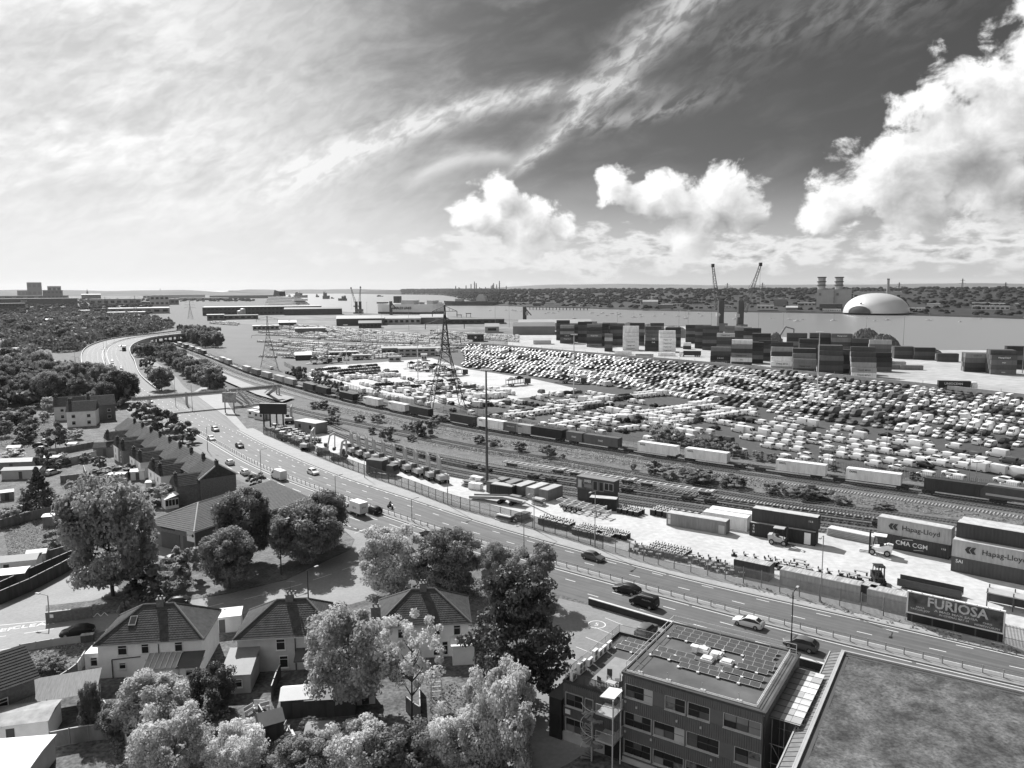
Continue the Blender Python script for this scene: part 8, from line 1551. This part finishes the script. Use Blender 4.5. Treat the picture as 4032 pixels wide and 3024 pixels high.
# power station
for k, (x0, x1, cx) in enumerate([(3214, 3280, 3237), (3282, 3350, 3306)]):
    t, L, h = block(x0, x1, 1214, 1140, ['left', 'right'][k]+' tall boiler house of the power station', sv, rl, 45, z=Z2, name='boiler_house'); part('louvre', MB().box((-L*.3, -.2, h*.75), (L*.14, .3, h*.14)), sg, t)
    hs = px_h(cx, 1214, 1090, Z2); q = G(cx, 1214, Z2); s = thing('chimney_stack', ['left', 'right'][k]+' ringed chimney above the power station', 'chimney', (q.x+4, q.y+18, h+Z2)); part('shaft', MB().bar((0, 0, 0), (0, 0, hs-h), 8, 14), sv, s, 40)
    for f in (.35, .62, .97): part('ring', MB().bar((0, 0, (hs-h)*f-1), (0, 0, (hs-h)*f+1), 9.6, 14), sdk, s)
# refinery chimneys, far pylons
for k, (x, yt) in enumerate([(1755, 1126), (1770, 1131), (1803, 1124), (1826, 1118), (1842, 1109), (1850, 1115), (1772, 1133), (1920, 1125), (1926, 1121), (1931, 1115), (1945, 1120), (1958, 1106), (1990, 1126), (1866, 1131), (1893, 1130)]):
    c = G(x, 1165, 0); h = px_h(x, 1165, yt); t = thing('refinery_chimney', 'slim refinery chimney on the far skyline, %s from the left' % nth(sorted([1755, 1770, 1803, 1826, 1842, 1850, 1772, 1920, 1926, 1931, 1945, 1958, 1990, 1866, 1893]).index(x)), 'chimney', (c.x, c.y+900, 0), 0, 'refinery chimneys'); f = (c.y+900)/c.y; hh = CAMH+(h-CAMH)*f; part('shaft', MB().bar((0, 0, 0), (0, 0, hh), 5, 8, 3), sdk, t); part('platform', MB().bar((0, 0, hh*.8), (0, 0, hh*.82), 6, 8), sdk, t)
for k, (x, yt) in enumerate([(3785, 1097), (3537, 1112), (3955, 1112), (3000, 1113), (2862, 1115)]):
    c = G(x, 1190, 0); h = px_h(x, 1190, yt); pylon_k = thing('pylon', 'far skyline pylon, '+['second from the right', 'third from the right', 'rightmost', 'fourth from the right', 'fifth from the right'][k], 'pylon', (c.x, c.y, 0), 0, 'electricity pylons')
    mb = MB()
    for sx in (-1, 1): mb.bar((sx*4, 0, 0), (sx*.6, 0, h), .8, 4)
    part('leg', mb, dsteel, pylon_k); part('cross_arm', MB().sbar((-10, 0, h*.8), (10, 0, h*.8), .8, .8).sbar((-7, 0, h*.92), (7, 0, h*.92), .7, .7), dsteel, pylon_k)
# ---- harbour cranes
def crane(x, yb, tower_top, boom_base, boom_tip, label, sc=1.0):
    c = G(x, yb); h = px_h(x, yb, tower_top); dep = Vector((c.x, c.y, -CAMH)).dot(_f); m = dep/FPX; t = thing('harbour_crane', label, 'crane', (c.x, c.y, 0)); s = 12*sc
    part('undercarriage', MB().box((0, 0, 2), (s*1.0, s*.9, 2.4)), dsteel, t); part('tower', MB().box((0, 0, h*.5+1.5), (s*.42, s*.42, h-3)), sdk if sc >= 1 else sdk, t); part('cab', MB().box((-s*.3, -s*.3, h*.62), (s*.25, s*.3, s*.25)), lgrey, t); part('machinery_house', MB().box((s*.15, 0, h*.28), (s*.7, s*.6, h*.22)), sg, t)
    b0 = Vector(((boom_base[0]-x)*m, -2, px_h(x, yb, boom_base[1]))); b1 = Vector(((boom_tip[0]-x)*m, -4, px_h(x, yb, boom_tip[1]))); d = (b1-b0); u = d.normalized(); a = u.cross(Vector((0, 1, 0))).normalized(); b = u.cross(a); n = 16
    mb = MB(); R = lambda f: (1.5*(1-.6*f)+.2)*sc
    for f0 in range(n):
        for (p, q) in ((1, 1), (1, -1), (-1, -1), (-1, 1)):
            w0, w1 = R(f0/n), R((f0+1)/n); P = b0+d*(f0/n)+a*p*w0+b*q*w0; Q = b0+d*((f0+1)/n)+a*p*w1+b*q*w1; mb.bar(P, Q, .2*sc, 4)
            p2, q2 = (q, -p) if f0 % 2 else (-q, p); mb.bar(P, b0+d*((f0+1)/n)+a*p2*w1+b*q2*w1, .12*sc, 3)
    part('lattice_boom', mb, sdk, t); part('sheave_head', MB().box(b1, (2.6*sc, 2.2*sc, 3.2*sc)), black, t); tt = Vector((0, 0, h))
    for s_ in (.85, .6): part('luffing_rope', MB().bar(tt, b0+d*s_, .12*sc, 3), dsteel, t)
    part('hoist_rope', MB().bar(b1, (b1.x, b1.y, max(h*.3, 4)), .1*sc, 3), dsteel, t)
crane(2835, 1330, 1182, (2820, 1195), (2795, 1046), 'left of the two tall harbour cranes behind the containers', 1.0)
crane(2912, 1336, 1184, (2925, 1230), (2979, 1042), 'right of the two tall harbour cranes behind the containers', 1.0)
crane(1404, 1236, 1187, (1400, 1190), (1387, 1134), 'left of the far pair of harbour cranes by the pier', .9); crane(1419, 1236, 1187, (1418, 1190), (1424, 1131), 'right of the far pair of harbour cranes by the pier', .9)
for (x, yb, yt, l) in [(1540, 1240, 1186, 'dark crane pedestal in front of the lettered ship'), (2066, 1275, 1208, 'dark dockside loader beside the warehouse')]:
    c = G(x, yb); h = px_h(x, yb, yt); t = thing('dock_loader', l, 'crane', (c.x, c.y, 0)); part('tower', MB().box((0, 0, h/2), (5, 5, h)), sdk, t); part('cab', MB().box((3, -2, h*.6), (4, 3, 4)), lgrey, t); part('jib', MB().sbar((0, 0, h*.95), (9, -2, h*.5), 1.2, 1.2), sdk, t)
c = G(3062, 1358); t = thing('material_handler', 'scrap handler with bent arm beside the container block', 'crane', (c.x, c.y, 0)); part('body', MB().box((0, 0, 3), (6, 5, 4)), sg, t); part('boom', MB().sbar((0, 0, 5), (6, 0, 15), 1, 1.2), sg, t); part('stick', MB().sbar((6, 0, 15), (13, 0, 13), .8, 1), sg, t); part('grab', MB().sbar((13, 0, 13), (13, 0, 3), .6, .8), sdk, t)
# scrap and sand heaps
def heap(x, y, w, h, label, mat, seed, rough=.35):
    c = G(x, y); r = random.Random(seed); dep = Vector((c.x, c.y, -CAMH)).dot(_f); w = w/FPX*dep; h = h/FPX*dep; n = 34; vs = []; fs = []
    for j in range(n+1):
        for i in range(n+1): u, v = i/n*2-1, j/n*2-1; q = max(0, 1-(u*u+v*v)); vs.append((u*w/2, v*w*.35+w*.3, h*(q**.7)*(1-rough/2+rough*r.random()) if q else -.3))
    for j in range(n):
        for i in range(n): fs.append((j*(n+1)+i, j*(n+1)+i+1, (j+1)*(n+1)+i+1, (j+1)*(n+1)+i))
    me = MB().add(vs, fs).mesh('heap', mat); tag(ob('material_heap', me, None, (c.x, c.y, 0)), label, 'heap')
scrap = M('scrap', .13, .5, .8, .5, metal=.3); sand = M('sand_heap', .30, .9, .2, .1)
heap(3425, 1355, 130, 54, 'left scrap metal heap at the quay', scrap, 1, .4); heap(3495, 1362, 130, 40, 'right scrap metal heap at the quay', scrap, 2, .4); heap(3680, 1392, 80, 14, 'low dark scrap heap near the quay edge', scrap, 3, .7); heap(3060, 1360, 60, 40, 'scrap heap beneath the handler', scrap, 4, .7)
heap(2480, 1312, 90, 40, 'left grey sand heap behind the white boxes', sand, 5, .15); heap(2570, 1318, 110, 42, 'middle grey sand heap behind the containers', sand, 6, .15); heap(2660, 1330, 150, 44, 'right grey sand heap behind the containers', sand, 7, .12)
# lorry with lettering by the terminal wall, car transporters
def semi_truck(x, y, rz, label, tm_, cm_, L=12.5, txt=None):
    c = G(x, y); t = thing('articulated_lorry', label, 'lorry', (c.x, c.y, .02), rz); part('trailer_box', MB().box((0, 0, 2.5), (L, 2.5, 2.8)), tm_, t); part('chassis', MB().box((0, 0, .95), (L, 1, .3)), black, t); part('cab', MB().ext([(L/2+.6, .6), (L/2+2.8, .6), (L/2+2.8, 2.2), (L/2+2.5, 3.5), (L/2+.6, 3.5)], -1.2, 1.2), cm_, t); part('windscreen', MB().quad((L/2+2.82, -1.1, 2.2), (L/2+2.82, 1.1, 2.2), (L/2+2.55, 1.1, 3.2), (L/2+2.55, -1.1, 3.2)), glass, t)
    wm = wheel_mesh(.5, .3)
    for xx in (-L/2+1.2, -L/2+2.5, -L/2+3.8, L/2-.2, L/2+2.0):
        for s in (-1, 1): ob('wheel', wm, t, (xx, s*1.0, .5))
    if txt: lettering(t, txt, 1.5, ink_w, -.5, -1.27, 2.6, off=.03)
semi_truck(3755, 1532, rad(-14), 'black lettered lorry with white cab beyond the terminal wall', black, white, 13.6, 'UNIOCEAN'); semi_truck(2725, 1404, rad(165), 'black box lorry with white cab by the corner pile', black, white, 12)
TPm = M('transporter_dark', .05, .6, .2, 1)
def transporter(x, y, rz, label):
    c = G(x, y); t = thing('car_transporter', label, 'lorry', (c.x, c.y, .02), rad(rz)); part('lower_deck', MB().sbar((-6, 0, 1.0), (5, 0, 1.1), 2.4, .15), TPm, t); part('upper_deck', MB().sbar((-6, 0, 2.9), (5, 0, 3.4), 2.4, .12), TPm, t)
    for xx in (-5.8, -2, 1.5, 4.8):
        for s in (-1, 1): part('post', MB().box((xx, s*1.15, 2.1), (.2, .15, 2.6)), TPm, t)
    part('cab', MB().box((6.6, 0, 1.9), (2.2, 2.4, 2.6)), TPm, t); part('ramp', MB().sbar((-6, 0, 1.0), (-9, 0, .2), 2.2, .1), TPm, t); wm = wheel_mesh(.5, .3)
    for xx in (-4, -2.8, 5.8):
        for s in (-1, 1): ob('wheel', wm, t, (xx, s*1.0, .5))
    for k in range(2):
        s = part('carried_car', vbody(SPEC['car'][0]), TONES['white' if (k+x) % 2 else 'black'], t, 38, (-3.5+k*5, 0, 3.3 if k else 3.1))
for k, (x, y, rz) in enumerate([(1640, 1450, 40), (1665, 1458, 40), (1705, 1462, 20), (1745, 1478, 30), (1790, 1480, 30), (2035, 1518, 35), (1260, 1432, 30), (1300, 1428, 30), (2250, 1510, -25)]): transporter(x, y, rz, 'open car transporter on the pale apron, %s from the left' % nth(sorted([1640, 1665, 1705, 1745, 1790, 2035, 1260, 1300, 2250]).index(x)))
# ---- ships
def hull(L, W_, H, bow=.2, flare=.06):
    n = 24; vs = []; fs = []
    for i in range(n+1):
        f = i/n; x = -L/2+L*f; e = max(0, (f-(1-bow))/bow); w = W_/2*(1-e**1.7)*(1-max(0, (.06-f)/.06)*.3); lift = H*.10*max(0, (f-.6)/.4)**2
        vs += [(x-(0 if i < n else flare*L*.3), -w*.86, 0), (x, -w, H+lift), (x, w, H+lift), (x-(0 if i < n else flare*L*.3), w*.86, 0)]
    for i in range(n):
        a, b = i*4, (i+1)*4; fs += [(a, b, b+1, a+1), (a+1, b+1, b+2, a+2), (a+2, b+2, b+3, a+3)]
    fs += [(0, 1, 2, 3)]; mb = MB().add(vs, fs); return mb
def fixn(o):
    bm = bmesh.new(); bm.from_mesh(o.data); bmesh.ops.recalc_face_normals(bm, faces=bm.faces); bm.to_mesh(o.data); bm.free()
# car carrier with lettering
a, b = G(1492, 1236, -3), G(1746, 1238, -3); m = (a+b)/2; L = (b-a).length; H = px_h(1620, 1237, 1198, -3); rz = math.atan2((b-a).y, (b-a).x); t = thing('car_carrier_ship', 'pale slab-sided car carrier with big lettering along its hull', 'ship', (m.x, m.y+18, -3), rz)
fixn(part('hull', hull(L, 30, H, .12), M('ship_pale', .75, .5, .06, .05), t)); fixn(part('boot_topping', hull(L*.998, 30.4, H*.2, .12), sdk, t)); part('deck_house', MB().box((-L*.02, 0, H+4), (L*.2, 24, 8)), swh, t); part('funnel', MB().box((-L*.22, 0, H+9), (L*.09, 10, 14)), sdk, t); part('ramp_house', MB().box((-L*.46, 0, H+2.5), (L*.12, 18, 3)), sdk, t)
for k in range(5): part('vent_house', MB().box((L*(.1+.08*k), 4*(-1)**k, H+2), (8, 6, 4)), [swh, sg][k % 2], t)
part('bridge', MB().box((L*.33, 0, H+4), (14, 26, 7)), swh, t); T('lettering', 'GRIMALDI LINES', H*.34, ink_d, t, (-L*.12, -15.2, H*.6), (rad(90), 0, 0), offset=.25)
# ferry-like naval ship
a, b = G(1748, 1203, -3), G(1958, 1203, -3); m = (a+b)/2; L = (b-a).length; t = thing('supply_ship', 'dark grey supply ship with pale superstructure at the far jetty', 'ship', (m.x, m.y, -3), math.atan2((b-a).y, (b-a).x)+math.pi); H = px_h(1850, 1203, 1186, -3); fixn(part('hull', hull(L, 28, H, .22), sdk, t)); part('superstructure', MB().ext([(-L*.30, H), (-L*.12, H), (-L*.14, H*2.0), (-L*.18, H*2.6), (-L*.25, H*2.6), (-L*.30, H*1.8)], -11, 11), sv, t); part('fore_house', MB().box((L*.2, 0, H*1.3), (L*.14, 18, H*.6)), sv, t); part('mast', MB().bar((-L*.2, 0, H*2.5), (-L*.2, 0, H*3.4), 1.2, 6), sg, t); part('fore_mast', MB().bar((L*.22, 0, H), (L*.22, 0, H*2.6), 1.0, 6), sg, t); part('jetty_deck', MB().box((0, 26, 1), (L*.9, 10, 2)), sdk, t)
# cruise liner
swl = M('liner_white', .85, .5, .04, .1)
a, b = G(1030, 1214, -3), G(1222, 1222, -3); m = (a+b)/2; L = (b-a).length*1.05; t = thing('cruise_liner', 'white cruise liner with dark funnel moored at the terminal', 'ship', (m.x, m.y+30, -3), math.atan2((b-a).y, (b-a).x)-.1); H = px_h(1130, 1218, 1200, -3); fixn(part('hull', hull(L, 34, H, .25), swl, t))
for k in range(5): part('deck', MB().box((-L*.04-k*L*.012, 0, H+1.6+k*4.0), (L*(.84-.05*k), 32-2*k, 3.0)), swl, t); part('window_band', MB().box((-L*.04-k*L*.012, 0, H+3.5+k*4.0), (L*(.82-.05*k), 31-2*k, .9)), glass, t)
part('funnel', MB().ext([(-L*.30, H+21), (-L*.12, H+21), (-L*.14, H+34), (-L*.26, H+38)], -8, 8), sdk, t); part('bridge', MB().box((L*.30, 0, H+13), (L*.06, 34, 5)), swl, t); part('radar_dome', MB().bar((L*.05, 0, H+20), (L*.05, 0, H+26), 4, 10, 2), swl, t); part('lifeboat_row', MB().box((-L*.04, -17.2, H+1), (L*.6, 1.6, 2.0)), offw, t)
def cargo(x0, x1, yb, yt, label, hm, sm, rz=0, head=1):
    a, b = G(x0, yb, -3), G(x1, yb, -3); m = (a+b)/2; L = (b-a).length; H = px_h((x0+x1)/2, yb, yt, -3); t = thing('ship', label, 'ship', (m.x, m.y, -3), math.atan2((b-a).y, (b-a).x)+(math.pi if head < 0 else 0)+rad(rz)); fixn(part('hull', hull(L, L*.3, H*.5, .25), hm, t)); part('superstructure', MB().box((-L*.18, 0, H*.72), (L*.4, L*.22, H*.5)), sm, t); part('mast', MB().bar((-L*.1, 0, H*.9), (-L*.1, 0, H*1.25), L*.012, 5), sdk, t); part('funnel', MB().box((-L*.32, 0, H*1.0), (L*.1, L*.1, H*.3)), sdk, t)
cargo(1272, 1299, 1177, 1152, 'dark car ship seen end-on in the channel', sdk, sdk); cargo(1331, 1365, 1184, 1166, 'small dark coaster in mid channel', sdk, sdk, 0, -1); cargo(1244, 1257, 1170, 1159, 'tiny far ship left of the dark car ship', sdk, sg); cargo(1303, 1316, 1176, 1170, 'small tug between the two dark ships', sdk, sdk); cargo(1160, 1212, 1172, 1153, 'grey ship behind the cruise liner bow', sg, sg); cargo(1485, 1510, 1168, 1162, 'low barge in the far channel', sdk, sdk); cargo(810, 850, 1158, 1152, 'far ship on the left horizon', sdk, sdk)
# moored yachts
YP = [(2147, 1236), (2158, 1232), (2178, 1234), (2200, 1228), (2330, 1233), (2352, 1243), (2365, 1236), (2374, 1233), (2388, 1244), (2410, 1235), (2435, 1240), (2442, 1249), (2442, 1236), (2495, 1250), (2520, 1240), (2525, 1248), (2578, 1246), (2615, 1237), (2668, 1246), (2700, 1254), (2712, 1237), (2750, 1236), (2765, 1245), (2895, 1257), (3036, 1255), (3107, 1259), (3160, 1259), (3283, 1263), (3446, 1264), (3492, 1261), (3657, 1262), (3780, 1268), (3860, 1256), (2030, 1225), (2055, 1226), (1992, 1222), (2018, 1222), (1930, 1224), (3140, 1265), (2260, 1255)]
YP.sort()
hm_ = hull(9, 3, 1.1, .5); hmesh = hm_.mesh('hull', white); cabm = MB().ext([(-2.5, 1.0), (1.5, 1.0), (.8, 1.8), (-2.2, 1.8)], -1, 1).mesh('cabin', offw); mastm = MB().bar((.5, 0, 1), (.5, 0, 11), .09, 5).mesh('mast', lgrey); wsm = MB().box((.4, 0, 1.45), (1.6, 2.02, .35)).mesh('window', glass)
for me_ in (hmesh,):
    bm = bmesh.new(); bm.from_mesh(me_); bmesh.ops.recalc_face_normals(bm, faces=bm.faces); bm.to_mesh(me_); bm.free()
YPr = Proto([('hull', hmesh), ('cabin', cabm), ('window', wsm), ('mast', mastm)]); yr = random.Random(8)
for k, (x, y) in enumerate(YP): c = G(x, y, -3); YPr.place('moored_yacht', 'small white boat moored on the river, %s from the left' % nth(k), 'boat', (c.x, c.y, -3.1), yr.uniform(-.5, .5)+(math.pi if yr.random() < .5 else 0), 'boats moored on the river', yr.uniform(.7, 1.15))
# jetty on the far shore
a, b = G(2080, 1219, -3), G(2320, 1222, -3); t = thing('jetty', 'long piled jetty on the far shore', 'jetty'); part('deck', MB().sbar((a.x, a.y, 3), (b.x, b.y, 3), 10, 1.5), sdk, t)
for k in range(18): q = a.lerp(b, (k+.5)/18); part('pile', MB().bar((q.x, q.y, -4), (q.x, q.y, 2.5), .9, 6), sdk, t)
# far industrial clutter on the dock: loading ramp gantry etc.
for k, (x, y, yt) in enumerate([(1808, 1250, 1240), (1845, 1250, 1234)]):
    c = G(x, y); h = px_h(x, y, yt); t = thing('gantry', ['wide', 'tall'][k]+' dark gantry standing in the water by the pylon', 'gantry', (c.x, c.y, -3)); part('beam', MB().box((0, 0, h+3), (9, 3, 1.2)), sdk, t)
    for s in (-3.5, 3.5): part('leg', MB().box((s, 0, (h+3)/2), (.8, .8, h+3)), sdk, t)
# flyover deck sides, piers and parapets
t = thing('flyover', 'concrete flyover carrying the dual carriageway over the railway', 'flyover'); UP = [p for p in MED if p.z > 6.75]; Rr = offset(UP, -16.6); Lr = offset(UP, 13.6)
for nm, P, s in (('parapet', Rr, -1), ('parapet', Lr, 1)):
    mb = MB()
    for a, b in zip(P, P[1:]): mb.sbar((a.x, a.y, a.z+.4), (b.x, b.y, b.z+.4), .4, 1.3)
    part(nm, mb, lgrey, t)
mb = MB(); C_ = offset(UP, 0.2)
for a, b, c, d in zip(Rr, Rr[1:], Lr[1:], Lr): mb.add([(a.x, a.y, a.z-.02), (b.x, b.y, b.z-.02), (c.x, c.y, c.z-.02), (d.x, d.y, d.z-.02), (a.x, a.y, a.z-1.6), (b.x, b.y, b.z-1.6), (c.x, c.y, c.z-1.6), (d.x, d.y, d.z-1.6)], [(0, 1, 2, 3), (7, 6, 5, 4), (0, 4, 5, 1), (2, 6, 7, 3)])
part('deck', mb, mgrey, t)
for i in range(2, len(UP)-2, 6):
    for P in (offset(UP, -9), offset(UP, 0), offset(UP, 9)): p = P[i]; part('pier', MB().box((p.x, p.y, p.z/2-.8), (1.4, 1.4, p.z-1.6)), lgrey, t)
RP = [p for p in MED if .05 < p.z <= 6.85]
for s, nm in ((-13.0, 'embankment_edge'), (13.4, 'embankment_edge')):
    mb = MB(); P = offset(RP, s) if s > 0 else upedge(RP, -1, 3.8)
    for a, b in zip(P, P[1:]): mb.add([(a.x, a.y, 0), (b.x, b.y, 0), (b.x, b.y, b.z+.9), (a.x, a.y, a.z+.9)], [(0, 1, 2, 3)]); mb.sbar((a.x, a.y, a.z+.5), (b.x, b.y, b.z+.5), .3, .9)
    part(nm, mb, lgrey, t)
for k in range(46):                        # small works and cabins along the far shore
    p = line[int((k+.5)/46*len(line)*.8)]; d = p.normalized(); q = p+d*SRr.uniform(25, 130); L = SRr.uniform(14, 55); h = SRr.uniform(3, 8)
    t = thing('shore_shed', 'small low shed along the far shore, %s from its left end' % nth(k), 'shed', (q.x, q.y, 0), math.atan2(-d.x, d.y)+SRr.uniform(-.3, .3), 'sheds along the far shore'); part('wall', MB().box((0, 0, h/2), (L, 12, h)), [swh, sv, sg, sdk][k % 4], t); part('roof', MB().box((0, 0, h+.3), (L+1, 13, .6)), [rl, swh, rd][k % 3], t)
# ------------------------------------------------------------------ air
hz = bpy.data.materials.new('haze'); hz.use_nodes = True; t = hz.node_tree; t.nodes.clear(); v = t.nodes.new('ShaderNodeVolumePrincipled'); v.inputs['Density'].default_value = 2.2e-5; v.inputs['Color'].default_value = (.9, .9, .9, 1); v.inputs['Anisotropy'].default_value = .3
o = t.nodes.new('ShaderNodeOutputMaterial'); t.links.new(v.outputs[0], o.inputs['Volume'])
tag(ob('haze', MB().box((0, 9000, 110), (30000, 30000, 240)).mesh('haze', hz)), 'thin pale haze over the distant shore', 'haze', kind='stuff')
